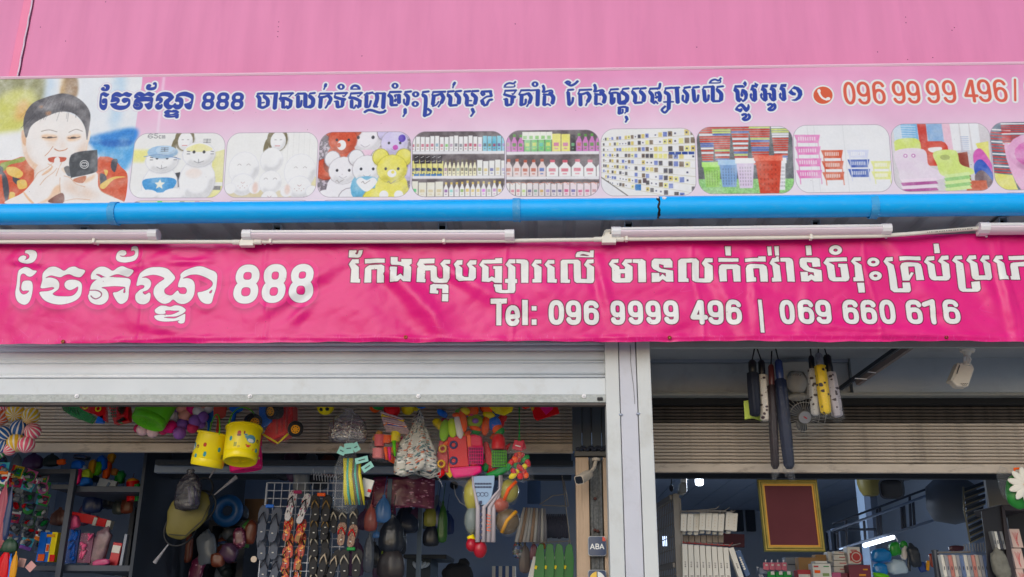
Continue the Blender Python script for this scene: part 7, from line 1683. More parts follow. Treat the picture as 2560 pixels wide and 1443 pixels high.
flips('black pair under an orange hanger', *q2(1255, 900), 66, 27, BR, GLD, .02, Y=5.86, hang=ORA); flips('second black pair down with gold straps', *q2(1250, 1050), 62, 27, BR, GLD, .02); flips('third black pair down with cream straps', *q2(1250, 1180), 62, 27, BR, CRS, .02, Y=5.94); flips('lowest black pair of the middle column', *q2(1240, 1320), 66, 28, BR, CRS, .03, Y=5.97); flips('black pair at the bottom edge, middle column', *q2(1250, 1450), 60, 28, BR, CRS, .03, Y=6.0)
flips('black pair with cream straps left of the tan pattern pair', *q3(70, 1000), 66, 22, BR, CRS, .04, Y=5.9); flips('black pair with thick cream loops at the bottom, beside the green hanger', *q3(70, 1340), 76, 26, BR, mat('beige_strap', (196, 176, 150), .5), .1, Y=5.88)
flips('small black pair with white labels above the tan pattern pair', *q3(215, 985), 50, 26, BR, CRS, 0, Y=5.86); flips('tan patterned pair with red straps', *q3(215, 1110), 56, 26, RUBP, REDP, 0, Y=5.84, tagc=.0); flips('black pair under the green hanger at the bottom', *q3(240, 1330), 70, 30, BR, CRS, 0, Y=5.86, hang=GRN)
c = P(*q2(730, 1303), 5.85); mb = MB(); mb.cyl(c, c + Vector((0, .003, 0)), .018, n=18); o = mb.build('round_tag', mat('cream_tag', (200, 180, 160), .5), None, loc=c); tag(o, 'round cream tag hanging beside the lower grey flip-flops', 'tag')
# bagged pairs and dark bags to the right
for k, (a, b, r, m, el, lab) in enumerate(((495, 910, 62, mat('sky_blue_bag', (70, 120, 180), .35, coat=.4), (.9, .5, 1.5), 'bagged sky blue sandals right of the teal packs'), (395, 980, 52, mat('coral_bag', (170, 84, 76), .35, coat=.4), (.9, .5, 1.7), 'bagged coral sandals right of the tan pair'), (440, 1110, 30, mat('sky_blue_bag', (70, 120, 180), .35, coat=.4), (1, .5, .8), 'small blue bag under the coral sandals'),
        (380, 1250, 50, mat('grey_film_goods', (86, 92, 104), .25, coat=.5, bump=.7, bscale=25), (.8, .5, 2.6), 'long grey wrapped bag hanging beside the green hanger'), (560, 1100, 90, mat('near_black_bag', (34, 40, 52), .3, coat=.5, bump=.6, bscale=22), (1, .6, 1.4), 'near black shiny bag in the middle of the left bay'), (640, 1130, 40, mat('dark_brown_bag', (60, 46, 50), .35, coat=.4), (.8, .6, 2.2), 'dark brown bag right of the near black bag'),
        (560, 1320, 90, mat('dim_brown_bag', (50, 46, 50), .4, coat=.3), (1.1, .6, 1.3), 'dim brown bag at the bottom middle'), (480, 1330, 30, YG, (.5, .5, 2.2), 'dim lime item behind the grey wrapped bag'), (660, 1010, 95, mat('navy_cushion', (34, 44, 64), .35, coat=.3), (1, .6, .8), 'navy bagged cushion under the maroon bag'),
        (865, 1110, 60, mat('black_cushion', (24, 30, 42), .35, coat=.3), (1, .6, 1.3), 'black bagged cushion right of the navy one'), (860, 960, 46, mat('dim_yellow_bag', (130, 130, 50), .4, coat=.3), (1, .6, 1.7), 'dim yellow bag with a black disc'), (955, 1010, 46, mat('dim_leaf_bag', (50, 100, 40), .35, coat=.4, bump=.5, bscale=30), (.8, .5, 3.), 'long dim green bag right of the yellow one'), (920, 960, 22, mat('dim_navy_bag', (30, 50, 100), .35, coat=.4), (1, .6, 4.), 'narrow navy bag between the yellow and green bags'))):
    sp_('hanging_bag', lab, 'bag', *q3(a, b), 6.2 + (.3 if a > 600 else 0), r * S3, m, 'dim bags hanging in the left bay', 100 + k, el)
c = P(*q3(700, 785), 6.3); t = thing('maroon_bag', 'wide maroon bag with pale dots hanging behind the cloth bag', 'bag', c); a, b = P(*q3(415, 665), 6.3), P(*q3(890, 905), 6.3)
mb = MB(); mb.sheet(lambda u, v: (a.x + (b.x - a.x) * u, 6.3 - .03 * math.sin(3.14 * u) - .012 * noise.noise(Vector((u * 6, v * 4, 3))), b.z + (a.z - b.z) * v + .004 * math.sin(u * 12)), 24, 10); mb.build('bag_front', MARD, t, smooth=True, thick=.01)
for (px, w2) in ((545, .028), (790, .03)):
    xx_ = P(*q3(px, 700), 6.6 if px > 700 else 6.27); mb = MB(); mb.box(xx_.x - w2 / 2, xx_.x + w2 / 2, xx_.y, xx_.y + .03, .02 if px > 700 else P(*q3(px, 900), 6.27).z, xx_.z + .02); o = mb.build('rack_post', mat('rack_post_grey', (110, 126, 140), .5), None, loc=(xx_.x, xx_.y, .02)); tag(o, 'pale grey rack post ' + ('behind the dim bags' if px > 700 else 'in front of the maroon bag'), 'post')
t = thing('fan_head', 'black round fan head on a curved cable behind the maroon bag', 'fan', P(*q3(1045, 725), 6.8)); mb = MB(); c = P(*q3(1042, 725), 6.8); mb.cyl(c, c + Vector((0, .04, 0)), .028, n=18); mb.build('round_head', BLK, t, smooth='auto'); mb = MB(); mb.tube([c, P(*q3(1055, 800), 6.8), P(*q3(1090, 860), 6.8), P(*q3(1190, 920), 6.8)], .004, 6); mb.build('cable', PVCW, t, smooth=True)
t = thing('glass_counter', 'dark topped counter with clear packs at the bottom middle', 'counter', P(*q3(780, 1290), 7.2)); a, b = P(*q3(650, 1265), 7.2), P(*q3(985, 1290), 7.2)
mb = MB(); mb.box(a.x, b.x, 7.2, 7.8, a.z - .03, a.z); mb.build('counter_top', mat('counter_black', (34, 42, 50), .4), t, bev=.003); mb = MB(); mb.box(a.x + .02, b.x - .12, 7.25, 7.75, .02, a.z - .031); mb.build('counter_body', mat('counter_slate', (56, 66, 74), .5), t)
for k in range(5): mb = MB(); mb.sph(P(*q3(740 + k * 22, 1350), 7.18), (.014, .01, .03), 8, 6, rot=Matrix.Rotation(.4 * k - .6, 3, 'Y')); mb.build('silver_pack', pl_('silver_toy', (180, 190, 200)), t, smooth=True)
# a person at the back, only a dark bun of hair and shoulder show at the bottom
for k, (a, b, r, el) in enumerate(((1120, 1345, 46, (1, 1, .95)), (1080, 1440, 110, (1.1, .8, .9)))):
    sp_('person_at_back', ('dark bun of hair of a person at the bottom middle', 'dark shoulder of a person at the bottom middle')[k], 'person', *q3(a, b), 7.0, r * S3, mat('near_black_cloth', (30, 32, 38), .8, bump=.5, bscale=30), None, 140 + k, el)
# sock rack on the right of the left bay
rkk = thing('sock_rack', 'thin wire rack hung with socks beside the wooden post', 'rack', P(*q4(820, 1000), 6.0)); RW = mat('rack_wire', (130, 124, 116), .5, metal=.3)
for pts in ([(795, 650), (850, 1100), (880, 1443)], [(615, 880), (720, 810), (830, 795)], [(640, 885), (840, 890)], [(810, 690), (845, 890)], [(560, 1180), (860, 1160)]): mb = MB(); mb.tube([P(*q4(*p), 5.95) for p in pts], .0035, 6); mb.build('wire', RW, rkk, smooth=True)
SKG = 'sock packs hung on the rack'
SOC = [mat('sock_white', (190, 184, 176), .8, bump=.3), mat('sock_beige', (170, 140, 116), .8, bump=.3), mat('sock_grey', (130, 126, 130), .8, bump=.3), mat('sock_dark', (50, 52, 66), .8, bump=.3)]
nS = 0
for k in range(9):
    a = 500 + k * 20; x0 = a - (8 - k) * 6; m = SOC[(0, 1, 0, 0, 1, 0, 2, 0, 2)[k]]; t0 = P(*q4(a, 900 + k * 1), 5.9 + k * .01); t1 = P(*q4(x0 - 12 + k * 2, 1170), 5.9 + k * .01); mb = MB()
    mb.tube([t0, t0 * .5 + t1 * .5, t1], .012, 6, rr=[.006, .013, .012]); o = mb.build('sock_pack', m, None, loc=t0, smooth=True); tag(o, ordn(k, 9, 'pale sock pack', 'on the rack beside the wooden post'), 'socks', SKG)
for k in range(12):
    a = 665 + k * 15; t0 = P(*q4(a, 950), 6.0); t1 = P(*q4(a + 4, 1140 + rb.uniform(-10, 10)), 6.0); mb = MB(); mb.tube([t0, t0 * .5 + t1 * .5, t1], .01, 6, rr=[.004, .012, .01]); o = mb.build('sock_pack', SOC[3], None, loc=t0, smooth=True); tag(o, ordn(k, 12, 'dark sock pack', 'at the back of the rack'), 'socks', SKG)
for k, (a, b, r, m, el, lab) in enumerate(((450, 1220, 40, DIMP, (.9, .6, 1.6), 'dim patterned bag under the pale socks'), (505, 1290, 42, mat('taupe_bag', (96, 84, 80), .4, coat=.3), (1, .6, 2.4), 'long taupe bag under the pale socks'), (575, 1240, 30, mat('dim_rose_bag', (120, 70, 80), .4, coat=.3), (1, .6, 2.), 'dim rose bag under the dark socks'), (640, 1195, 26, mat('amber_dim', (150, 96, 40), .4), (1, .6, 1.), 'small amber bag under the dark socks'))): sp_('hanging_bag', lab, 'bag', *q4(a, b), 6.0, r * S3, m, 'small bags under the socks', 150 + k, el)
for k, (a, w2) in enumerate(((590, 80), (665, 60), (740, 80), (815, 60))):
    t = thing('green_garment_pack', ordn(k, 4, 'bright green clothing pack', 'hanging below the socks'), 'clothing pack', P(*q4(a, 1200), 5.9), 'green clothing packs'); o = P(*q4(a + 40, 1190), 5.88 + k * .02); s = sc(1340, 1400, 5.9) * S3
    chunk(t, 'green_front', [o + Vector((x * s, 0, z * s)) for x, z in ((-30, rb.uniform(-30, 20)), (-5, 10), (20, rb.uniform(-10, 10)), (32, -120), (24, -262), (-70 - w2 * .4, -262), (-52, -120))], .01, mat('garment_green', (36, 120, 50), .4, var=.15, coat=.3), .003)
    chunk(t, 'white_side', [o + Vector((x * s, -.004, z * s)) for x, z in ((-60, -90), (-40, -90), (-60, -262), (-105, -262))], .005, PAPER); mb = MB(); mb.cube(o + Vector((-.03, -.008, -.13)), (.014, .003, .02), rot=Matrix.Rotation(.3, 3, 'Y')); mb.build('yellow_mark', YELP, t)
    mb = MB(); mb.tube([o + Vector((-.01, 0, .0)), o + Vector((-.005, 0, .03)), o + Vector((.005, 0, .02))], .002, 5); mb.build('hook', RW, t)
t = thing('striped_stock', 'white and blue striped packs low on the far wall', 'packs', P(*q4(320, 1420), 8.0))
for k in range(7): mb = MB(); mb.cube(P(*q4(265 + k * 26, 1425), 8.0), (.026, .1, .13)); mb.build('pack_side', [PAPER, mat('pack_blue', (60, 90, 140), .5)][k % 2], t)
# interior doors and panels on the right of the left bay
mb = MB(); a, b = P(*q4(628, 545), 7.6), P(*q4(895, 1443), 7.6); mb.box(a.x, b.x + .1, 7.6, 7.65, .02, a.z); mb.build('wall_panel', mat('panel_blue_grey', (124, 138, 158), .6, var=.06), kind='structure', bev=.003)
mb = MB(); a, b = P(*q4(545, 475), 7.3), P(*q4(895, 540), 7.3); mb.box(a.x, b.x, 7.3, 7.36, b.z, a.z); mb.build('door_head', mat('head_blue_grey', (100, 112, 130), .5), kind='structure')
mb = MB(); a, b = P(*q4(525, 620), 8.2), P(*q4(628, 870), 8.2); mb.box(a.x, b.x, 8.2, 8.24, b.z, a.z); o = mb.build('steel_tank', mat('steel_dim', (110, 130, 156), .25, metal=.7), None, loc=tuple(a)); tag(o, 'blue-lit steel tank glimpsed behind the party packs', 'tank')
# ---------------------------------------------------------------- wall column between the bays
cz = P(1470, 1131, 5.6).z; CYF = 5.3
cs = thing('corrugated_panel', 'dark corrugated sheet above the wooden post beside the pillar', 'panel', P(1470, 1060, CYF)); a, b = P(1430, 1000, CYF), P(1530, 1128, CYF)
x = a.x; k = 0
while x < b.x + .1:
    mb = MB(); mb.box(x, x + .052, CYF + (.012 if k % 2 else 0), CYF + .02, b.z, a.z + .3); mb.build('sheet_rib', DKCOR, cs, bev=.003); x += .054; k += 1
rbox('bottom_beam', a.x + .01, b.x + .1, CYF - .012, CYF + .05, P(1470, 1141, CYF).z, b.z - .002, mat('beam_dusty', (86, 84, 80), .6, dirt=.4), cs)
mb = MB()
for k in range(26): p_ = P(1443 + k * 3, 1121 + 4 * math.sin(k), CYF - .02) ; mb.sph(p_, (.012, .01, .007), 8, 6, fn=crump(k, .5, 30))
o = mb.build('dust_rag', mat('rag_black', (40, 44, 56), .9, bump=.5), None, loc=tuple(P(1480, 1122, CYF - .02)), smooth=True); o['kind'] = 'stuff'; tag(o, 'tangle of dusty black cloth on the beam over the camera', 'rag')
wc = thing('wooden_post', 'pale weathered post with a rusty steel channel down its middle', 'post', P(1478, 1300, CYF)); zt_ = P(1478, 1142, CYF).z
for x0, x1, m, nm, dy in ((1438, 1471, WOOD, 'timber_board', 0), (1473, 1505, RUSTY, 'steel_channel', .015), (1507, 1530, WOOD, 'timber_board', .004)):
    a, b = P(x0 + 3, 1300, CYF).x, P(x1 + 3, 1300, CYF).x
    mb = MB(); mb.box(a, b, CYF + dy, CYF + .12, .02, zt_ - .003); mb.build(nm, m, wc, bev=.004)
    if nm == 'steel_channel':
        for k in (0.1, .5, .82): mb = MB(); xx_ = a + (b - a) * k; mb.box(xx_, xx_ + .008, CYF + dy - .008, CYF + dy - .001, .02, zt_ - .004); mb.build('channel_ridge', RUSTY, wc)
for px, py in ((1488, 1247), (1487, 1325), (1495, 1328), (1489, 1156)):
    c = P(px, py, CYF); mb = MB(); mb.sph(c, (.01, .008, .009), 10, 6, fn=crump(px, .3, 40)); mb.build('rusty_knot', mat('rust_brown', (80, 46, 40), .8, bump=.5), wc, smooth=True)
def bullet(lab, c, d, r, L, m, face, arm=None, w=1.15):
    """wall camera with a squarish hood"""
    t = thing('security_camera', lab, 'security camera', c, None); d = Vector(d).normalized(); a = d.cross(Vector((0, 0, 1))).normalized(); u = a.cross(d)
    sec = [(w * math.copysign(abs(math.cos(q)) ** .55, math.cos(q)), math.copysign(abs(math.sin(q)) ** .55, math.sin(q))) for q in [k * math.pi / 10 for k in range(20)]]
    def seg(rs, name, mm):
        mb = MB(); vs = [c + d * (s * L) + a * x * r * k + u * y * r * k for s, k in rs for x, y in sec]; n = 20
        mb.add(vs, [(i * n + j, i * n + (j + 1) % n, (i + 1) * n + (j + 1) % n, (i + 1) * n + j) for i in range(len(rs) - 1) for j in range(n)] + [tuple(range(n))[::-1], tuple(range((len(rs) - 1) * n, len(rs) * n))]); mb.build(name, mm, t, smooth='auto')
    seg([(-.5, .7), (-.46, .86), (-.3, 1), (.44, 1)], 'housing', m); seg([(.441, 1.03), (.5, 1.03), (.5, .96)], 'front_rim', m); seg([(.4405, .9), (.503, .88), (.506, .8)], 'front_glass', face)
    if arm: 
        mb = MB(); mb.tube([c - d * L * .42, *[Vector(p) for p in arm]], r * .42, 10); mb.build('arm', m, t, smooth='auto'); p_ = Vector(arm[-1]); mb = MB(); mb.cyl(p_, p_ + Vector((0, 0, .014)), r * .95, n=18); mb.build('mount_plate', m, t, smooth='auto')
    return t
CAMF = mat('camera_glass', (20, 24, 34), .15, coat=.5)
c = P(1461, 1192, 5.16); bullet('cream camera aimed down left on the wooden post', c, P(1443, 1203, 5.1) - P(1480, 1180, 5.22), .023, .115, mat('camera_dull_cream', (190, 178, 162), .45, dirt=.2, dcol=(120, 100, 80)), CAMF, [P(1485, 1170, 5.25), P(1490, 1152, 5.27)])
# small app signs on the post
ABA = mini(128, 128); ABA[:] = (26, 54, 92); ABA[0:30, 104:128] = (214, 70, 50); 
def glyph(a, pts, w_, c): 
    Y_, X_ = np.mgrid[0:a.shape[0], 0:a.shape[1]]
    for p, q in zip(pts[:-1], pts[1:]):
        d = (q[0] - p[0], q[1] - p[1]); L2 = max(1e-6, d[0] ** 2 + d[1] ** 2); t = np.clip(((X_ - p[0]) * d[0] + (Y_ - p[1]) * d[1]) / L2, 0, 1)
        a[np.hypot(X_ - p[0] - t * d[0], Y_ - p[1] - t * d[1]) < w_] = c
for ox in (14, 84): glyph(ABA, [(ox, 82), (ox + 14, 50), (ox + 28, 82)], 3.6, (232, 232, 228)); glyph(ABA, [(ox + 5, 73), (ox + 23, 73)], 3, (232, 232, 228))
glyph(ABA, [(54, 50), (54, 82), (70, 82), (76, 78), (76, 70), (70, 66), (54, 66)], 3.6, (232, 232, 228)); glyph(ABA, [(54, 50), (68, 50), (74, 54), (73, 62), (68, 66)], 3.6, (232, 232, 228))
LEAF = mini(128, 128); LEAF[:] = (26, 54, 92); Y_, X_ = np.mgrid[0:128, 0:128]
for sx_, c_ in ((-1, (236, 190, 60)), (1, (230, 232, 226))): X2 = (X_ - 64) * sx_; LEAF[(np.hypot(X2 - 52, Y_ - 8) < 62) & (np.hypot(X2 + 4, Y_ - 70) < 62) & (X2 > 3)] = c_
for nm, arr, py0, py1, lab in (('aba_sign', ABA, 1342, 1389, 'small navy square sign reading ABA on the wooden post'), ('leaf_sign', LEAF, 1426, 1470, 'navy square sign with yellow and white leaves, cut by the bottom edge')):
    a, b = P(1471, py0, CYF - .03), P(1515, py1, CYF - .03); m = imgmat(nm + '_print', arr, .3, coat=.4); t = thing('payment_sign', lab, 'sign', tuple((a + b) / 2)); cc = (a + b) / 2; hw, hh = (b.x - a.x) / 2, (a.z - b.z) / 2
    pts = []
    for cx_, cz_, a0 in ((1, 1, 0), (-1, 1, 90), (-1, -1, 180), (1, -1, 270)):
        for q in range(0, 91, 15): pts.append((cx_ * (hw - .014) + .014 * math.cos(R(a0 + q)), cz_ * (hh - .014) + .014 * math.sin(R(a0 + q))))
    mb = MB(); mb.prism([cc + Vector((x_ * 1.06, .003, z_ * 1.06)) for x_, z_ in pts], (0, .008, 0)); mb.build('sign_back', mat('sign_edge_grey', (170, 174, 180), .4), t)
    mb = MB(); mb.add([cc + Vector((x_, 0, z_)) for x_, z_ in pts], [tuple(range(len(pts)))], 0, [[(.5 + x_ / hw / 2, .5 + z_ / hh / 2) for x_, z_ in pts]]); mb.build('printed_face', m, t)

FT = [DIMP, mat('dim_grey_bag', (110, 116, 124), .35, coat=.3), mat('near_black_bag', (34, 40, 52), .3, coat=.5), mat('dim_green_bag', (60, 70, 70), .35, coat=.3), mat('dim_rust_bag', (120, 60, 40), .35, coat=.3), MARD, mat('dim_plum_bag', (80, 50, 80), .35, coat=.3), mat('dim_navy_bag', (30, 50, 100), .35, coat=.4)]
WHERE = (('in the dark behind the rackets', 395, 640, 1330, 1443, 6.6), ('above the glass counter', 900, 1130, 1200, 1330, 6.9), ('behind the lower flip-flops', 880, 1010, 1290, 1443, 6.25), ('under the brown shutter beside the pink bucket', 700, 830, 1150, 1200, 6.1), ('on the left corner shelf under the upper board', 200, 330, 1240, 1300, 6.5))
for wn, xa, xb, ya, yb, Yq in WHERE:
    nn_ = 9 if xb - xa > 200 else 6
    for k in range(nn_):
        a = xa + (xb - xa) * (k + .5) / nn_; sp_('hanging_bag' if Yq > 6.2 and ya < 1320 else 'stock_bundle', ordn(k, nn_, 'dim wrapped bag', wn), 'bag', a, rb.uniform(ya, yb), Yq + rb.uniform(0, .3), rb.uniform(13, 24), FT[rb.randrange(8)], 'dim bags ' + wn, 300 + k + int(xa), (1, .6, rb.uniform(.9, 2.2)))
# ---------------------------------------------------------------- right bay: umbrellas and wall fan under the lintel
def q5(x, y): return (1500 + x / 4.51, 840 + y / 4.51)
def q6(x, y): return (2030 + x / 4.51, 840 + y / 4.51)
def q7(x, y): return (1630 + x / 4.925, 1150 + y / 4.925)
def q8(x, y): return (2090 + x / 4.925, 1150 + y / 4.925)
UG = 'umbrellas hanging from the right lintel'
BEARS = {}
def bearmat(name, base, blot, seed, n=26):
    a = dots(256, 128, base, [blot], n, 5, 8, seed); r = np.random.RandomState(seed + 9)
    for _ in range(20):
        x, y = r.randint(5, 120), r.randint(5, 250); a[y:y + 2, x:x + 5] = blot
    return imgmat(name, a, .55, bump=.5, bscale=40)
NVC = mat('navy_cloth', (12, 22, 50), .6, var=.15, bump=.4, bscale=60); BKC = mat('black_cloth', (26, 30, 44), .6, var=.15, bump=.4, bscale=60); BRC = mat('dark_brown_cloth', (36, 20, 24), .5, var=.2, bump=.4, bscale=60); CLEAR3 = film('sleeve_film', a=.02, rough=.06, bump=1., bscale=45); HND = mat('umbrella_handle_black', (24, 26, 34), .35)
CRC = bearmat('cream_bear_cloth', (206, 196, 182), (60, 34, 34), 3); YLC = bearmat('yellow_spot_cloth', (236, 196, 30), (60, 40, 40), 4); LLC = bearmat('lilac_bear_cloth', (180, 172, 178), (56, 40, 48), 5); WHC = bearmat('white_spot_cloth', (196, 192, 186), (60, 44, 40), 6)
def umbrella(lab, qf, a, b, wpx, hm, cm, Y, film_=True, hlen=.18, strap=None):
    p0, p1 = P(*qf(*a), Y), P(*qf(*b), Y); d = (p1 - p0); L = d.length; d.normalize(); r = wpx / 4.51 * sc(*qf(*a), Y) / 2
    t = thing('folded_umbrella', lab, 'umbrella', p0, UG); mb = MB()
    mb.tube([p0, p0 + d * .012, p0 + d * L * hlen * .8, p0 + d * L * hlen], r * .7, 14, rr=[r * .45, r * .72, r * .72, r * .66]); mb.build('handle', hm, t, smooth='auto')
    q = d.to_track_quat('-Z', 'Y').to_matrix(); c0 = p0 + d * L * hlen; LL = L * (1 - hlen)
    mb = MB(); prof = [(r * .7, 0), (r * .98, -.02 * LL), (r * 1.02, -.3 * LL), (r, -.7 * LL), (r * .92, -.96 * LL), (r * .5, -LL), (.001, -LL)]
    sd = a[0] * .01
    mb.lathe(prof, c0, 30, rot=q, fn=lambda p, ph: Vector((p.x * (1 + .09 * math.sin(6 * ph + p.z * 8 + sd)), p.y * (1 + .09 * math.sin(6 * ph + p.z * 8 + sd)), p.z))); mb.build('rolled_canopy', cm, t, smooth=True)
    mb = MB(); mb.tube([p0, p0 + Vector((strap if strap is not None else .0, .0, .075))], .004, 6); mb.build('hanging_loop', BLK, t, smooth=True)
    if film_: mb = MB(); mb.lathe([(r * 1.0, -.1 * LL), (r * 1.16, -.5 * LL), (r * 1.14, -.97 * LL), (r * .8, -1.05 * LL), (r * .9, -1.1 * LL)], c0, 24, rot=q, fn=lambda p, ph: p * (1 + .12 * noise.noise(Vector((p.x * 40, p.y * 40, p.z * 18 + sd))))); mb.build('film_sleeve', CLEAR3, t, smooth=True)
    return t
umbrella('short black umbrella, leftmost of the hanging cluster', q5, (1715, 275), (1750, 905), 130, HND, BKC, 5.05, False, .22, .02); umbrella('cream umbrella with dark bear spots beside the black one', q5, (1818, 275), (1862, 960), 110, HND, CRC, 5.08, True, .24, -.02)
umbrella('long dark brown umbrella with small flowers', q5, (1928, 325), (1975, 1500), 95, mat('handle_maroon', (84, 36, 36), .3), BRC, 5.06, True, .2, .01); umbrella('long navy umbrella in shiny film', q5, (2010, 270), (2135, 1500), 125, mat('handle_navy', (34, 50, 96), .3), NVC, 5.04, True, .18, -.01)
umbrella('white spotted umbrella beside the yellow one', q6, (-10, 225), (40, 900), 95, HND, WHC, 5.1, True, .22, .0); umbrella('bright yellow umbrella with brown spots', q6, (70, 195), (160, 880), 120, mat('handle_silver', (120, 124, 134), .4, var=.5, vscale=60, bump=.6), YLC, 5.04, True, .2, .01); umbrella('lilac grey bear umbrella, rightmost of the cluster', q6, (165, 215), (290, 915), 125, HND, LLC, 5.08, True, .28, -.015)
c = P(*q5(1700, 840), 5.12); mb = MB(); mb.sheet(lambda u, v: c + Vector((-.035 + .1 * u, .006 * math.sin(u * 9), .05 - .1 * v + .006 * math.sin(u * 5))), 8, 8); o = mb.build('lime_scarf', mat('lime_cloth', (190, 206, 90), .7), None, loc=c, smooth=True, thick=.002); tag(o, 'scrap of lime cloth showing behind the short black umbrella', 'cloth')
# wall fan
fc = P(*q5(2230, 850), 5.35); t = thing('wall_fan', 'cream wall fan half hidden by the umbrellas', 'fan', fc)
FC = mat('fan_cream', (176, 170, 160), .4, dirt=.2, dcol=(170, 155, 130)); f = lambda a, b, d=0: P(*q5(a, b), 5.35 + d)
pts = [(2055, 300), (2145, 290), (2340, 288), (2370, 330), (2370, 700), (2330, 700), (2330, 470), (2290, 400), (2150, 395), (2110, 440), (2110, 640), (2070, 620)]
chunk(t, 'mount_frame', [f(*p, .05) for p in pts], .03, FC, .004); mb = MB(); mb.sph(f(2220, 530, .03), (.055, .06, .065), 22, 14, fn=lambda d, p: p); mb.build('motor_cap', FC, t, smooth=True)
mb = MB(); mb.sph(f(2225, 690, .04), (.055, .05, .02), 18, 10); mb.build('motor_base', FC, t, smooth=True)
for k in range(5): mb = MB(); a = 2140 + k * 28; mb.tube([f(a, 445 - abs(k - 2) * -3, -.035), f(a + 18, 430, -.037)], .0016, 4); mb.build('vent_slit', mat('vent_dark', (70, 66, 60), .6), t)
gc = f(2290, 900, -.02); ax = Vector((0, -1, -.45)).normalized(); e1 = Vector((1, 0, 0)); e2 = ax.cross(e1).normalized(); Rg = .125
for k in range(34):
    q = k * 2 * math.pi / 34; r_ = lambda s: e1 * math.cos(q) * s + e2 * math.sin(q) * s; mb = MB(); mb.tube([gc + r_(.03) + ax * .035, gc + r_(Rg * .7) + ax * .025, gc + r_(Rg)], .0013, 4); mb.build('guard_wire', FC, t, smooth=True)
for rr_, o_ in ((Rg, 0), (Rg * .66, .026)):
    mb = MB(); mb.tube([gc + ax * o_ + e1 * math.cos(k * math.pi / 18) * rr_ + e2 * math.sin(k * math.pi / 18) * rr_ for k in range(37)], .0018, 5, caps=False); mb.build('guard_ring', FC, t, smooth=True)
mb = MB(); mb.cyl(gc + ax * .03, gc + ax * .042, .034, n=24); mb.build('guard_badge', mat('badge_grey', (160, 158, 160), .4), t, smooth='auto'); mb = MB(); mb.cube(gc + ax * .043, (.022, .003, .005), rot=Matrix.Rotation(.6, 3, 'Y')); mb.build('red_mark', REDP, t)
for k in range(3):
    q = k * 2.1 + .4; mb = MB(); mb.sph(gc + (e1 * math.cos(q) + e2 * math.sin(q)) * .055, (.04, .006, .03), 12, 8, rot=Matrix.Rotation(q, 3, 'Y')); mb.build('fan_blade', mat('blade_dark', (60, 66, 76), .3), t, smooth=True)
# white camera under the lintel
c = P(*q6(1705, 440), 5.06); base = P(*q6(1750, 165), 5.06); f = lambda a, b, d=0: P(*q6(a, b), 5.06 + d)
t = thing('security_camera', 'white camera hanging under the right lintel on a round mount', 'security camera', base)
mb = MB(); mb.cyl(f(1750, 150), f(1750, 180), .04, .036, n=24); mb.build('mount_plate', CREAM, t, smooth='auto'); mb = MB(); mb.tube([f(1750, 180), f(1748, 225)], .022, 16, rr=[.024, .017]); mb.tube([f(1745, 225), f(1742, 335)], .016, 14); mb.build('swivel_arm', CREAM, t, smooth='auto')
mb = MB(); mb.tube([f(1768, 235, -.012), f(1785, 262, -.012), f(1762, 330, -.012)], .007, 8); mb.build('bracket', CREAM, t, smooth='auto'); mb = MB(); mb.tube([f(1720, 235, -.008), f(1722, 288, -.008)], .006, 8); mb.build('cable_clip', WPL, t, smooth='auto')
chunk(t, 'camera_body', [f(*p) for p in ((1655, 310), (1690, 296), (1800, 305), (1835, 365), (1770, 560), (1745, 577), (1640, 568), (1582, 510))], .06, CREAM, .009); chunk(t, 'camera_shade', [f(*p, -.003) for p in ((1648, 296), (1668, 310), (1590, 518), (1562, 498))], .066, mat('camera_shade_cream', (200, 190, 176), .4), .003)
mb = MB(); mb.tube([f(1665, 330, -.004), f(1633, 425, -.004)], .0022, 5); mb.build('slot', BLK, t)
for k in range(7): mb = MB(); mb.cube(f(1682 + k * 12, 538 + (k % 2) * 6, -.002), (.0045, .003, .0035)); mb.build('printed_mark', mat('print_grey', (120, 110, 105), .6), t)
for k in range(4): mb = MB(); mb.cube(f(1700 + k * 13, 562, -.002), (.005, .003, .0025)); mb.build('printed_mark', mat('print_grey', (120, 110, 105), .6), t)
# ---------------------------------------------------------------- inside the right bay
t = thing('framed_board', 'dark red board in a stepped gold frame hung under the tan shutter', 'framed board', P(*q7(1700, 680), 5.7))
FY = 5.7; corners = [(1285, 240), (2095, 240), (2160, 1135), (1328, 1132)]; G = [mat('gold_frame', (142, 122, 54), .4, metal=.45, var=.2, vscale=20, dirt=.4, dcol=(90, 80, 30), dscale=12), mat('gold_frame_green', (90, 90, 40), .45, metal=.4, var=.2), mat('gold_frame_inner', (168, 120, 44), .35, metal=.45)]
a = P(*q7(1295, 240), FY); b = P(*q7(2130, 1133), FY); x0, x1, z1, z0 = a.x, b.x - .008, a.z, b.z
steps = [(0, .009, 0, 1), (.009, .02, -.008, 0), (.02, .026, -.002, 1), (.026, .038, -.012, 0), (.038, .052, -.004, 2)]
tilt = lambda p: Vector((p[0] + (z1 - p[2]) * .03, p[1], p[2]))
for (s0, s1, dy, mi) in steps:
    s0 *= .7; s1 *= .7
    for sd in range(4):
        o = [(x0 + s0, z1 - s0), (x1 - s0, z1 - s0), (x1 - s0, z0 + s0), (x0 + s0, z0 + s0)]; i_ = [(x0 + s1, z1 - s1), (x1 - s1, z1 - s1), (x1 - s1, z0 + s1), (x0 + s1, z0 + s1)]
        q = [o[sd], o[(sd + 1) % 4], i_[(sd + 1) % 4], i_[sd]]; mb = MB(); mb.prism([tilt((x_, FY + dy, z_)) for x_, z_ in q], (0, .02, 0)); mb.build('frame_moulding', G[mi], t)
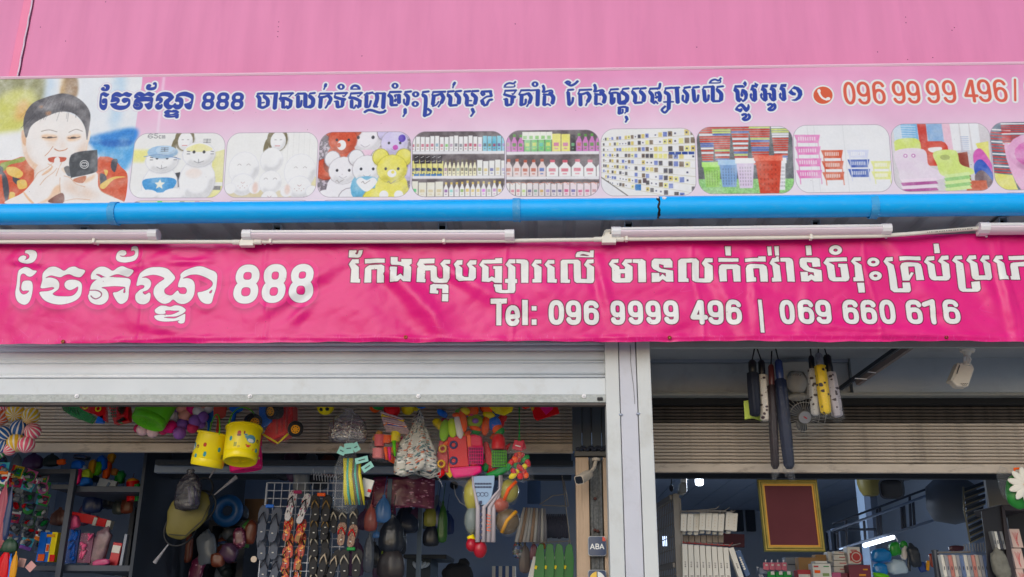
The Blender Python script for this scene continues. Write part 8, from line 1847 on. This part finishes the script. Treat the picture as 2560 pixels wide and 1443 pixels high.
mb = MB(); mb.prism([tilt(p) for p in ((x0 + .034, FY, z1 - .034), (x1 - .034, FY, z1 - .034), (x1 - .034, FY, z0 + .034), (x0 + .034, FY, z0 + .034))], (0, .01, 0)); mb.build('red_board', mat('oxblood_board', (84, 18, 28), .6, var=.15, vscale=4, dirt=.3, dcol=(84, 26, 36), dscale=3), t)
mb = MB(); mb.tube([((x0 + x1) / 2 + .05, FY, z1), ((x0 + x1) / 2 + .05, FY + .02, z1 + .12)], .0015, 4); mb.build('hanging_wire', BLK, t)
# wire display stand with white boxes
gs = thing('display_stand', 'grey mesh display stand standing edge on behind the pillar', 'display stand', P(*q7(290, 700), 6.0)); GM = mat('stand_grey', (128, 124, 120), .5, metal=.2)
fa = P(*q7(295, 412), 6.0); mb = MB(); mb.box(fa.x - .02, fa.x + .02, 6.0, 6.03, .02, fa.z); mb.build('front_post', GM, gs, bev=.004)
ba = atZ(*q7(80, 650), fa.z); bk = P(*q7(75, 640), 6.0 + .6); dr = Vector((-.18, .75, 0))
mb = MB(); mb.box(fa.x + .02, fa.x + .028, 6.0, 6.02, .02, fa.z - .03); mb.build('edge_wire', GM, gs)
e0 = Vector((fa.x - .02, 6.03, 0)); e1_ = Vector((P(*q7(75, 700), 6.9).x - .05, 6.9, 0))
for z_, th in ((fa.z - .02, .022), (P(*q7(290, 1290), 6.0).z, .02)): mb = MB(); mb.tube([Vector((e0.x, e0.y, z_)), Vector((e1_.x, e1_.y, z_))], th, 4, sq=True); mb.build('side_rail', GM, gs)
n = 0
for k in range(13): u = (k + .5) / 13; p_ = e0.lerp(e1_, u); mb = MB(); mb.tube([Vector((p_.x, p_.y, fa.z - .03)), Vector((p_.x, p_.y, .6))], .003, 4); mb.build('mesh_wire', GM, gs)
z_ = fa.z - .1
while z_ > .7: mb = MB(); mb.tube([Vector((e0.x, e0.y, z_)), Vector((e1_.x, e1_.y, z_))], .003, 4); mb.build('mesh_wire', GM, gs); z_ -= .075
BOXG = 'white boxes hung in rows on the display stand'
def wbox(lab, pts, dep, marks, Y, col_=PAPER, mc=(196, 170, 130)):
    t = thing('hanging_box', lab, 'box', P(*q7(*pts[0]), Y), BOXG); chunk(t, 'box_front', [P(*q7(*p), Y) for p in pts], dep, col_, .0015)
    (xa, ya), (xb, yb), (xc_, yc), (xd, yd) = pts
    for (u, v, w2, h2) in marks:
        X = (xa * (1 - u) + xb * u) * (1 - v) + (xd * (1 - u) + xc_ * u) * v; Yp = (ya * (1 - u) + yb * u) * (1 - v) + (yd * (1 - u) + yc * u) * v
        mb = MB(); mb.cube(P(*q7(X, Yp), Y - .002), (w2, .002, h2)); mb.build('printed_mark', mat('mark_' + '_'.join(map(str, mc)), mc, .6), t)
    return t
mk = [(.5, v, .004, .0035) for v in (.25, .42, .58, .75)]
for k, (x, y) in enumerate(((358, 658), (440, 658), (515, 660), (590, 645), (668, 650), (745, 655), (822, 660), (915, 645), (985, 655))):
    wbox(f"{ordn(k, 9, 'short white box', 'in the upper row')}", [(x, y), (x + 72, y + 2), (x + 66 - k, y + 222), (x - 6 - k, y + 215)], .035, mk, 5.96 + (.03 if k == 2 else 0))
    if k < 8: wbox(f"{ordn(k, 8, 'short white box', 'in the second layer just behind the upper row')}", [(x + 2, y + 225), (x + 58, y + 228), (x + 52, y + 262), (x, y + 260)], .03, [], 6.02)
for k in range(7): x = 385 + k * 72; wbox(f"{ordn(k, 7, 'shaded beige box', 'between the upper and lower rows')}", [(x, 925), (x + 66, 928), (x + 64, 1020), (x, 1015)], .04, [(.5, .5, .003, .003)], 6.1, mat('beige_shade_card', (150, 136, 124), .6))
mk = [(.5, .52, .008, .004), (.5, .56, .003, .005), (.5, .6, .008, .004), (.5, .65, .008, .006)]
for k in range(9):
    x = 372 + k * 72; y = 1035 + k * 6; sh_ = 0
    pts = [(x, y), (x + 64, y + 2), (x + 76 + k * 3, 1460), (x + 10 + k * 3, 1460)]
    if k == 8: pts = [(940, 1090), (1005, 1072), (1135, 1460), (1075, 1460)]
    wbox(f"{ordn(k, 9, 'tall white box', 'in the lower row')}", pts, .05, mk, 5.94, PAPER, (120, 116, 116))
    if k < 8: 
        for j, dz_ in ((0, 0), (1, .008)): mb = MB(); mb.cube(P(*q7(x + 44 + k * 3, 1428), 5.938) - Vector((0, 0, dz_)), (.014, .003, .004)); mb.build('grey_bar', mat('mark_bar', (110, 104, 104), .6), bpy.data.objects[[o.name for o in col.objects if o.name.startswith('hanging_box')][-1]])
t = thing('blue_box', 'slate blue box with pale lettering leaning at the end of the lower row', 'box', P(*q7(1070, 1110), 5.94)); chunk(t, 'box_front', [P(*q7(*p), 5.94) for p in ((1030, 1130), (1090, 1108), (1212, 1415), (1160, 1440))], .05, mat('slate_blue_card', (64, 88, 124), .5), .002)
for k in range(6): mb = MB(); mb.cube(P(*q7(1085 + k * 11, 1205 + k * 27), 5.937), (.011, .003, .009 + .003 * (k % 2)), rot=Matrix.Rotation(.4, 3, 'Y')); mb.build('pale_letter', PAPER, t)
hk = thing('hook_rows', 'thin wire display hooks carrying the white boxes', 'hooks', P(*q7(600, 620), 5.95))
for k in range(9): mb = MB(); x = 360 + k * 77; mb.tube([P(*q7(x, 640), 5.95), P(*q7(x + 2, 615), 5.95)], .004, 5); mb.build('peg', GM, hk)
for pts, m in (([(350, 635), (640, 615), (790, 600), (825, 570)], GM), ([(430, 640), (700, 625), (900, 625), (955, 585)], GM), ([(360, 640), (1000, 640), (1025, 620)], GM), ([(380, 1020), (700, 1040), (960, 1055), (995, 1018)], mat('red_hook', (150, 50, 50), .5)), ([(420, 1010), (1000, 1050), (1090, 1028)], GM)): mb = MB(); mb.tube([P(*q7(*p), 5.93) for p in pts], .003, 5); mb.build('hook_wire', m, hk, smooth=True)
for k in range(9): mb = MB(); x = 385 + k * 71; mb.tube([P(*q7(x, 1000 + k * 5), 5.93), P(*q7(x + 1, 1026 + k * 5), 5.93)], .0045, 5); mb.build('red_clip', mat('red_hook', (150, 50, 50), .5), hk)
# fittings under the ceiling of the right bay
c = P(*q7(388, 330), 8.0); t = thing('security_camera', 'small tan camera hanging near the lit lamp in the right bay', 'security camera', c); mb = MB(); mb.cyl(P(*q7(388, 205), 8.0), P(*q7(388, 225), 8.0), .06, n=16); mb.build('mount_plate', CREAM, t); mb = MB(); mb.tube([P(*q7(388, 225), 8.0), P(*q7(388, 275), 8.0)], .025, 10); mb.build('arm', CREAM, t); chunk(t, 'camera_body', [P(*q7(*p), 8.0) for p in ((350, 270), (430, 275), (435, 380), (415, 412), (350, 412), (333, 370))], .14, mat('tan_camera', (150, 140, 124), .5), .012)
mb = MB(); mb.tube([P(*q7(388, 205), 8.0), P(*q7(240, 215), 8.0), P(*q7(237, 330), 8.0)], .006, 6); mb.build('cable', BLK, t, smooth=True); mb = MB(); mb.sph(P(*q7(238, 345), 8.0), (.018, .018, .03), 10, 8); mb.build('cable_plug', BLK, t, smooth=True)
LMP = mat('lit_lamp', (236, 244, 255), .5, emit=4)
c = P(*q7(583, 275), 8.6); t = thing('ceiling_lamp', 'glowing white round lamp near the left of the right bay', 'lamp', c); mb = MB(); r = 52 / 4.925 * sc(1748, 1205, 8.6); mb.lathe([(r * .6, r * .95), (r * .98, r * .8), (r, .0), (r * .94, -r * .5), (r * .6, -r * .78), (.001, -r * .84)], c, 24); mb.build('globe', LMP, t, smooth=True); mb = MB(); mb.cyl(c + Vector((0, 0, r * .95)), c + Vector((0, 0, r * 1.3)), r * .6, n=18); mb.build('cap', BLK, t)
t = thing('tube_lamp', 'lit white tube lamp slanting under the stairs in the right bay', 'lamp', P(*q8(530, 1000), 7.6)); mb = MB(); mb.tube([P(*q8(352, 1052), 7.5), P(*q8(705, 952), 7.9)], .016, 12); mb.build('glowing_tube', LMP, t, smooth='auto'); mb = MB(); mb.tube([P(*q8(690, 948), 7.88), P(*q8(745, 965), 7.88), P(*q8(760, 1005), 7.88)], .004, 6); mb.build('cable', FIXW, t, smooth=True)
for nm, px, py, Y, e in (('lamp_light', 583, 300, 8.5, 40), ):
    l = bpy.data.lights.new(nm, 'POINT'); l.energy = e; l.color = (.75, .86, 1); l.shadow_soft_size = .12; o = bpy.data.objects.new(nm, l); col.objects.link(o); o.location = P(*q7(px, py + 60), Y - .1)
l = bpy.data.lights.new('tube_light', 'AREA'); l.energy = 26; l.color = (.8, .9, 1); l.shape = 'RECTANGLE'; l.size = .6; l.size_y = .04; o = bpy.data.objects.new('tube_light', l); col.objects.link(o); o.location = P(*q8(530, 1010), 7.68) + Vector((0, 0, -.03)); o.rotation_euler = (0, 0, .4)
# stairs, rails, columns
STB = mat('rail_blue_grey', (120, 134, 156), .4, metal=.3); STD = mat('rail_dark', (54, 62, 76), .5, metal=.2)
st = thing('stair_rail', 'steel stair balustrade rising to the right inside the right bay', 'balustrade', P(*q8(600, 700), 7.8)); SYY = 7.8
g_ = lambda a, b, d=0: P(*q8(a, b), SYY + d)
for pts, r, m in (([(-60, 870), (0, 850), (430, 700), (880, 530), (1280, 375)], .012, STB), ([(-40, 790), (60, 755), (360, 640), (520, 585), (870, 450), (1390, 255)], .01, STD), ([(-30, 900), (20, 875), (350, 730)], .008, STD)): mb = MB(); mb.tube([g_(*p) for p in pts], r, 6); mb.build('hand_rail', m, st, smooth=True)
chunk(st, 'stringer', [g_(*p) for p in ((40, 1085), (40, 1112), (350, 1020), (830, 880), (1375, 705), (1372, 668), (830, 845), (350, 985))], .04, STB, .003)
for x, y0, y1 in ((345, 750, 1010), (500, 600, 930), (540, 590, 925), (800, 560, 870), (835, 560, 850), (905, 440, 850), (950, 520, 820), (10, 850, 1100), (120, 740, 1060)): mb = MB(); mb.tube([g_(x, y0, .02), g_(x + 18, y1, .02)], .011, 5); mb.build('baluster', STD, st)
mb = MB(); mb.tube([g_(-20, 860, .04), g_(510, 855, .04)], .01, 5); mb.build('cross_bar', STD, st)
cl = thing('pale_column', 'pale column with a yellow capped pipe in the right bay', 'column', P(*q8(380, 500), 8.6)); a = P(*q8(320, 240), 8.6); mb = MB(); b = P(*q8(385, 240), 8.6); mb.box(a.x, b.x + .03, 8.6, 8.8, .02, ZC); mb.build('shaft', mat('column_pale', (176, 196, 220), .6), cl); mb = MB(); a2 = P(*q8(395, 240), 8.4); b2 = P(*q8(480, 240), 8.4); mb.box(a2.x, b2.x, 8.4, 8.55, .02, ZC); mb.build('grey_face', mat('column_grey', (96, 108, 128), .6), cl)
mb = MB(); p_ = P(*q8(412, 290), 8.3); mb.lathe([(.1, .1), (.1, .0), (.085, -.06), (.06, -.1), (.001, -.11)], p_, 20); mb.build('yellow_cap', mat('ochre_cap', (130, 116, 60), .5), cl, smooth='auto')
c = P(*q8(690, 350), 7.4); bullet('dark faced camera hanging over the stair rail', c, (-.4, -1, -.15), .075, .2, mat('dim_camera', (80, 84, 92), .5), CAMF, [c + Vector((.06, .1, .1)), P(*q8(790, 250), 7.6)])
t = thing('grey_wall_sheet', 'plain grey wall panel beside the louvred rack at the right edge', 'panel', P(*q8(1950, 380), 6.4)); a, b = P(*q8(1832, 190), 6.4), P(*q8(2420, 620), 6.4); mb = MB(); mb.box(a.x, b.x + .4, 6.4, 6.43, .02, a.z + .1); mb.build('sheet', mat('pale_grey_sheet', (134, 134, 134), .6, var=.08), t)
lv = thing('louvred_rack', 'slatted rack of dark panels with gold edges at the right', 'rack', P(*q8(1700, 600), 6.6)); LD = mat('louver_dark', (50, 60, 76), .5); LG2 = mat('louver_gold', (130, 126, 108), .4, metal=.2)
for k in range(9):
    y = 330 + k * 78; x0 = 1575 + k * 9; x1 = 1830 + k * 4 if k < 4 else 1800 + k * 4
    chunk(lv, 'dark_panel', [P(*q8(*p), 6.6) for p in ((x0, y + 20), (x1, y - 72), (x1 + 4, y - 30), (x0 + 6, y + 62))], .02, LD); chunk(lv, 'gold_edge', [P(*q8(*p), 6.595) for p in ((x0, y + 62), (x1, y - 30), (x1, y - 14), (x0 + 2, y + 78))], .02, LG2)
mb = MB(); mb.tube([P(*q8(1568, 330), 6.58), P(*q8(1575, 600), 6.58), P(*q8(1650, 1000), 6.58)], .006, 6); mb.build('edge_rod', LG2, lv, smooth=True)
for k in range(8): mb = MB(); x = 1575 + k * 34; mb.tube([P(*q8(x, 1040 - k * 3), 6.58), P(*q8(x + 12, 1130), 6.58)], .003, 5); mb.build('wire', GM, lv)
# tunnel shade in front of the right wall
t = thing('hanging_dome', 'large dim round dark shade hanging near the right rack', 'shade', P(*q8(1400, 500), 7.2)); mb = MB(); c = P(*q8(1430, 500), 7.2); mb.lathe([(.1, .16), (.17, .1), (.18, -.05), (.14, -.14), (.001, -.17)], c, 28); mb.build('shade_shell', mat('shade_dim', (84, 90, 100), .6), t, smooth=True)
# dark shelf rack at the right edge with books and packs
sr = thing('dark_book_rack', 'dark brown shelf rack of books cut off by the right edge', 'shelf rack', P(*q8(2060, 900), 5.9)); DB = mat('dark_brown_board', (50, 42, 46), .5, var=.1)
for (x0, x1, y) in ((2040, 2420, 555),): chunk(sr, 'top_board', [P(*q8(*p), 5.9) for p in ((2035, 548), (2420, 560), (2420, 630), (2080, 625))], .4, DB, .003)
chunk(sr, 'side_panel', [P(*q8(*p), 5.92) for p in ((1790, 628), (2033, 552), (2100, 1100), (2140, 1460), (1880, 1460), (1840, 1000))], .012, mat('black_brown_panel', (30, 30, 38), .5)); chunk(sr, 'front_upright', [P(*q8(*p), 5.9) for p in ((2040, 560), (2085, 630), (2215, 1460), (2130, 1460))], .03, DB, .003)
chunk(sr, 'back_panel', [P(*q8(*p), 6.25) for p in ((2100, 600), (2420, 600), (2420, 1460), (2200, 1460))], .02, mat('black_brown_panel', (30, 30, 38), .5))
def books(lab, x0, x1, y0, y1, n, Y, mats, dx=30, g=None):
    for k in range(n):
        a = x0 + (x1 - x0) * k / n; w2 = (x1 - x0) / n * .9; t = thing('pack_spine', f"{ordn(k, n, lab[0], lab[1])}" if n <= 12 else lab[0], 'pack', P(*q8(a, y0), Y), g); chunk(t, 'spine', [P(*q8(*p), Y + rb.uniform(0, .02)) for p in ((a, y0 + rb.uniform(-5, 5)), (a + w2, y0), (a + w2 + dx, y1), (a + dx, y1))], .05, mats[k % len(mats)], .002)
        mb = MB(); mb.cube(P(*q8(a + w2 * .5 + dx * .6, y0 + (y1 - y0) * .6), Y - .002), (.004, .003, .02)); mb.build('printed_mark', mat('mark_dark2', (70, 76, 86), .6), t)
books(('grey white magazine', 'on the dark rack behind the upright'), 1915, 2050, 880, 1100, 4, 5.86, [mat('mag_grey', (130, 130, 130), .5), PAPER, mat('mag_dark', (60, 60, 70), .5)], 50, 'magazines on the dark rack')
sp_('paper_bale', 'bale of crumpled grey paper below the magazines', 'bale', *q8(2020, 1290), 5.88, 22, mat('grey_paper_bale', (120, 118, 108), .8, var=.3, vscale=30, bump=.6, bscale=30), None, 171, (1, .5, 1.7))
FLW = mini(128, 96); FLW[:] = (206, 176, 164)
for k in range(7): glyph(FLW, [(48 + 8 * math.sin(k), 120 - k * 4), (30 + k * 6, 60 - k * 3), (20 + k * 10, 20 + 5 * (k % 3))], 1.6, (190, 70, 70))
FLM = imgmat('flower_carton_print', FLW, .5)
for k, (x, y, w2, h2) in enumerate(((2150, 850, 160, 230), (2180, 1090, 160, 250), (2230, 1345, 160, 250), (2320, 1345, 120, 250))):
    t = thing('flower_carton', f"{('upper', 'middle', 'lower left', 'lower right')[k]} blush carton with a red flower line print on the dark rack", 'carton', P(*q8(x, y), 5.95)); a, b = P(*q8(x, y), 5.95), P(*q8(x + w2, y + h2), 5.95); mb = MB(); mb.add([(a.x, 5.95, b.z), (b.x, 5.95, b.z), (b.x - .01, 5.95, a.z), (a.x - .01, 5.95, a.z)], [(0, 1, 2, 3)], 0, [[(0, 0), (1, 0), (1, 1), (0, 1)]]); mb.build('printed_front', FLM, t); mb = MB(); mb.box(a.x, b.x - .01, 5.952, 6.1, b.z, a.z); mb.build('carton_body', mat('blush_carton', (190, 160, 150), .6), t)
# hanging row of folded packs
books(('folded shirt pack', 'in the hanging row right of the steel bar'), 1285, 1850, 1170, 1440, 12, 6.1, [PAPER, mat('pk_grey', (150, 150, 156), .5), mat('pk_rose', (200, 130, 120), .5), mat('pk_cream', (190, 180, 170), .5), mat('pk_grey', (150, 150, 156), .5), mat('pk_blue', (110, 130, 170), .5)], 50, 'folded packs hung in a row')
t = thing('hang_bar', 'thin bar the folded shirt packs hang from', 'bar', P(*q8(1500, 1135), 6.15)); mb = MB(); mb.tube([P(*q8(1250, 1140), 6.15), P(*q8(1650, 1135), 6.15)], .006, 6); mb.build('bar_rod', GM, t)
t = thing('steel_bar_post', 'round dark steel post left of the folded packs', 'post', P(*q8(1230, 1280), 6.3)); mb = MB(); mb.tube([P(*q8(1215, 1110), 6.3), P(*q8(1265, 1460), 6.3)], .022, 12); mb.build('post_tube', mat('dim_steel', (76, 80, 90), .4, metal=.4), t, smooth='auto')
PG = 'wrapped goods piled low in the right bay'
for k, (a, b, r, m, el, lab) in enumerate(((555, 1180, 110, mat('cyan_pack', (20, 120, 190), .3, coat=.5, bump=.5, bscale=20), (1.15, .6, .75), 'upper cyan blue wrapped pack'), (540, 1340, 90, mat('cyan_pack', (20, 120, 190), .3, coat=.5, bump=.5, bscale=20), (1, .6, .8), 'lower cyan blue wrapped pack'), (725, 1100, 80, mat('leaf_pack', (40, 150, 50), .3, coat=.5, bump=.5, bscale=20), (.9, .6, 1), 'bright green wrapped pack above the white one'),
        (830, 1040, 60, mat('leaf_pack', (40, 150, 50), .3, coat=.5, bump=.5, bscale=20), (.8, .6, .7), 'small green wrapped pack at the top of the pile'), (840, 1150, 50, WPL, (.7, .6, 1.6), 'white and blue pack standing beside the green pack'), (755, 1320, 110, mat('bluewhite_pack', (170, 190, 205), .3, coat=.5, bump=.4, bscale=15), (1.05, .6, .8), 'white wrapped pack with blue marks in the pile'),
        (900, 1230, 30, mat('glint_black', (50, 56, 66), .15, coat=.8, bump=.8, bscale=25), (.8, .6, 5), 'narrow glinting black bag right of the pile'), (1060, 1320, 50, mat('deep_blue_pack', (30, 60, 130), .3, coat=.5, bump=.5, bscale=20), (1, .6, 1.3), 'deep blue wrapped pack near the steel post'), (1180, 1240, 28, mat('rust_pack', (140, 50, 30), .35, coat=.4), (1, .6, 3), 'tall rust red pack against the steel post'), (1130, 1300, 22, AMB, (1, .6, 3), 'tall amber pack beside the rust one'),
        (960, 1180, 70, mat('dim_dark_goods', (40, 46, 56), .4, coat=.3, bump=.4), (1, .6, 2.), 'tall dark wrapped goods behind the glinting bag'), (1480, 1090, 60, mat('dim_maroon_goods', (80, 44, 56), .4, coat=.3), (1.6, .6, .6), 'dim maroon goods above the folded packs'), (560, 1430, 60, LIME, (1.6, .6, .6), 'lime green pack at the bottom edge'))):
    sp_('wrapped_pack', lab, 'pack', *q8(a, b), 6.9 - k * .01, r / 4.925, m, PG, 180 + k, el)
# cartons on the left of the pile
def carton(lab, x0, y0, x1, y1, Y, m, qf=q8, marks=(), name='carton'):
    a, b = P(*qf(x0, y0), Y), P(*qf(x1, y1), Y); t = thing(name, lab, 'carton', tuple((a + b) / 2)); mb = MB(); mb.box(a.x, b.x, Y, Y + .1, b.z, a.z); mb.build('carton_body', m, t, bev=.002)
    for (u, v, w2, h2, mm) in marks:
        mb = MB(); mb.cube((a.x + (b.x - a.x) * u, Y - .002, a.z + (b.z - a.z) * v), ((b.x - a.x) * w2, .003, (a.z - b.z) * h2)); mb.build('printed_mark', mm, t)
RM_ = mat('mark_red', (190, 60, 60), .5)
carton('white carton with a red ring and red characters near the stairs', 135, 1070, 312, 1280, 6.8, PAPER, marks=[(.5, .2, .5, .05, RM_), (.5, .28, .4, .04, RM_), (.2, .6, .1, .45, RM_)]); c = P(*q8(250, 1195), 6.795); mb = MB(); mb.lathe([(.032, 0), (.04, 0)], c, 20, rot=Matrix.Rotation(math.pi / 2, 3, 'X')); mb.sph(c, (.025, .003, .025), 14, 8); mb.build('red_ring', RM_, bpy.data.objects['carton'])
for k, (y0, y1) in enumerate(((1125, 1165), (1170, 1235), (1240, 1310), (1315, 1385))): carton(f"{('top', 'second', 'third', 'bottom')[k]} pale carton with red lines in the small stack below the stair foot", -30, y0, 105 + k * 15, y1, 6.85 - k * .01, PAPER, marks=[(.7, .45, .5, .14, RM_)])
carton('large maroon box with a gold emblem at the bottom edge', 150, 1290, 440, 1460, 6.7, mat('maroon_box', (110, 30, 50), .45), marks=[(.6, .75, .3, .12, AMB), (.75, .35, .2, .1, AMB)]); carton('maroon box half hidden left of the large one', -60, 1392, 148, 1460, 6.72, mat('maroon_box', (110, 30, 50), .45))
# lower left part of the right bay
carton('brown cardboard carton beside the gold framed board', 1800, 1200, 2050, 1360, 6.8, CARD, q7); carton('top brown carton stacked behind it', 2010, 1165, 2150, 1250, 6.95, CARD, q7); carton('grey white carton with dark squares below the framed board', 1640, 1200, 1800, 1420, 7.0, mat('greywhite_carton', (140, 144, 150), .6), q7, [(.5, .4, .6, .06, mat('mark_dark2', (70, 76, 86), .6))])
carton('white fruit juice carton at the bottom, printed red and green', 1970, 1275, 2215, 1460, 6.5, PAPER, q7, [(.2, .2, .25, .1, RM_), (.25, .55, .3, .2, ORA), (.75, .2, .3, .06, GRN), (.7, .75, .35, .2, mat('leaf_print', (130, 150, 90), .5))]); carton('red and white striped carton left of the juice carton', 1790, 1352, 1960, 1460, 6.55, mat('red_carton', (180, 50, 60), .5), q7, [(.5, .7, .9, .35, PAPER)]); carton('thin white carton lying on the juice carton', 2005, 1245, 2160, 1272, 6.5, PAPER, q7)
carton('white stacked carton at the right of the framed board', 2160, 1130, 2330, 1250, 6.9, PAPER, q7, [(.6, .5, .4, .06, RM_)]); carton('lilac carton under the white stacked carton', 2215, 1385, 2330, 1460, 6.6, mat('rose_carton', (180, 80, 120), .5), q7)
for k in range(4):
    x = 1370 + k * 74; t = thing('pink_pack', f"{ordn(k, 4, 'pink hanging card', 'below the framed board')}", 'card', P(*q7(x, 1260), 6.3), 'pink cards on hooks'); chunk(t, 'card_front', [P(*q7(*p), 6.3) for p in ((x, 1262), (x + 66, 1262), (x + 70, 1360 + k * 3), (x + 2, 1345 + k * 3))], .012, mat('pink_card', (214, 110, 130), .5), .001)
    mb = MB(); mb.tube([P(*q7(x + 30, 1262), 6.3), P(*q7(x + 26, 1240), 6.3), P(*q7(x + 36, 1232), 6.3)], .004, 5); mb.build('hook', FIXW, t, smooth=True); mb = MB(); mb.cube(P(*q7(x + 40, 1295), 6.297), (.014, .002, .01)); mb.build('white_mark', PAPER, t)
for k in range(3): x = 1425 + k * 100; t = thing('green_pack', f"{ordn(k, 3, 'green hanging pack', 'at the bottom below the pink cards')}", 'pack', P(*q7(x, 1400), 6.25), 'green packs on hooks'); chunk(t, 'pack_front', [P(*q7(*p), 6.25) for p in ((x, 1375), (x + 94, 1378), (x + 98, 1460), (x, 1460))], .02, GRN, .002); mb = MB(); mb.cube(P(*q7(x + 60, 1392), 6.247), (.022, .002, .02)); mb.build('white_mark', PAPER, t)
carton('small grey blue pack left of the pink cards', 1320, 1325, 1450, 1400, 6.35, mat('greyblue_pack', (130, 140, 160), .5), q7)
wr2 = thing('wire_shelf', 'thin white wire shelf end at the bottom of the right bay', 'wire shelf', P(*q7(1320, 1400), 6.4))
for k in range(5): mb = MB(); mb.tube([P(*q7(1292 + k * 12, 1310 + k * 8), 6.4), P(*q7(1330 + k * 10, 1460), 6.4)], .003, 5); mb.build('wire', WIRE, wr2)
c = P(*q7(985, 990), 7.0); pkg('maroon_folder', 'dark maroon folder showing behind the white boxes', 'folder', c, (.17, .03, .09), 0, Matrix.Rotation(.05, 3, 'Y'), m=mat('maroon_dim', (84, 30, 44), .5))
# back wall details: dark screen, window
t = thing('dark_screen_wall', 'dark framed panels along the back wall of the right bay', 'panels', P(*q7(1100, 700), 13.9))
for k in range(4): a, b = P(*q7(700 + k * 150, 585), 13.9), P(*q7(835 + k * 150, 880), 13.9); mb = MB(); mb.box(a.x, b.x, 13.9, 13.96, b.z, a.z); mb.build('dark_pane', mat('dark_pane', (36, 44, 56), .3), t, bev=.01)
for k, (xa, ya, xb, yb) in enumerate(((2150, 890, 2200, 1110), (2245, 865, 2320, 1110))):
    t = thing('small_window', ('left', 'right')[k] + ' dark window with a bright frame beside the framed board', 'window', P(*q7(xa, ya), 12)); a, b = P(*q7(xa, ya), 12), P(*q7(xb, yb), 12)
    mb = MB(); mb.box(a.x, b.x, 12.02, 12.05, b.z, a.z); mb.build('dark_pane', mat('dark_pane', (36, 44, 56), .3), t); mb = MB(); mb.tube([(a.x, 12, a.z), (b.x, 12, a.z + .02), (b.x, 12, b.z)], .018, 4, sq=True); mb.build('bright_frame', mat('frame_bright', (190, 205, 230), .4), t)
t = thing('left_gleam_window', 'small bright window gap seen through the mesh stand', 'window', P(*q7(150, 1000), 11)); mb = MB(); a, b = P(*q7(125, 940), 11), P(*q7(185, 1060), 11); mb.box(a.x, b.x, 11, 11.02, b.z, a.z); mb.build('bright_pane', mat('window_daylight', (200, 220, 255), .5, emit=2.5), t)
# daisy umbrella bag at the right edge
t = thing('daisy_bag', 'green bag printed with a big white daisy at the right edge', 'bag', P(*q8(2240, 330), 5.5)); c = P(*q8(2240, 400), 5.5)
mb = MB(); mb.sph(c, (.07, .04, .09), 22, 16, fn=crump(5, .12, 12)); mb.build('bag_body', mat('bag_green', (40, 130, 50), .4, coat=.3), t, smooth=True)
dc = P(*q8(2345, 310), 5.44)
for k in range(11):
    q = k * 2 * math.pi / 11; mb = MB(); d = Vector((math.cos(q), 0, math.sin(q))); mb.sph(dc + d * .05, (.052, .008, .02), 14, 8, rot=Matrix.Rotation(-q, 3, 'Y')); mb.build('petal', mat('petal_white', (226, 220, 206), .6), t, smooth=True)
mb = MB(); mb.sph(dc + Vector((0, -.008, 0)), (.018, .01, .014), 14, 8); mb.build('daisy_centre', AMB, t, smooth=True); mb = MB(); p_ = P(*q8(2230, 140), 5.46); mb.tube([p_ + Vector((-.02, 0, -.02)), p_ + Vector((-.012, 0, .014)), p_ + Vector((.02, 0, .016)), p_ + Vector((.028, 0, -.004))], .006, 8, rr=[.004, .007, .007, .004]); mb.build('orange_flower', ORA, t, smooth=True)
mb = MB(); mb.sph(P(*q8(2090, 300), 5.5), (.045, .03, .09), 20, 14, fn=crump(44, .4, 14)); mb.build('film_top', CLEAR, t, smooth=True)
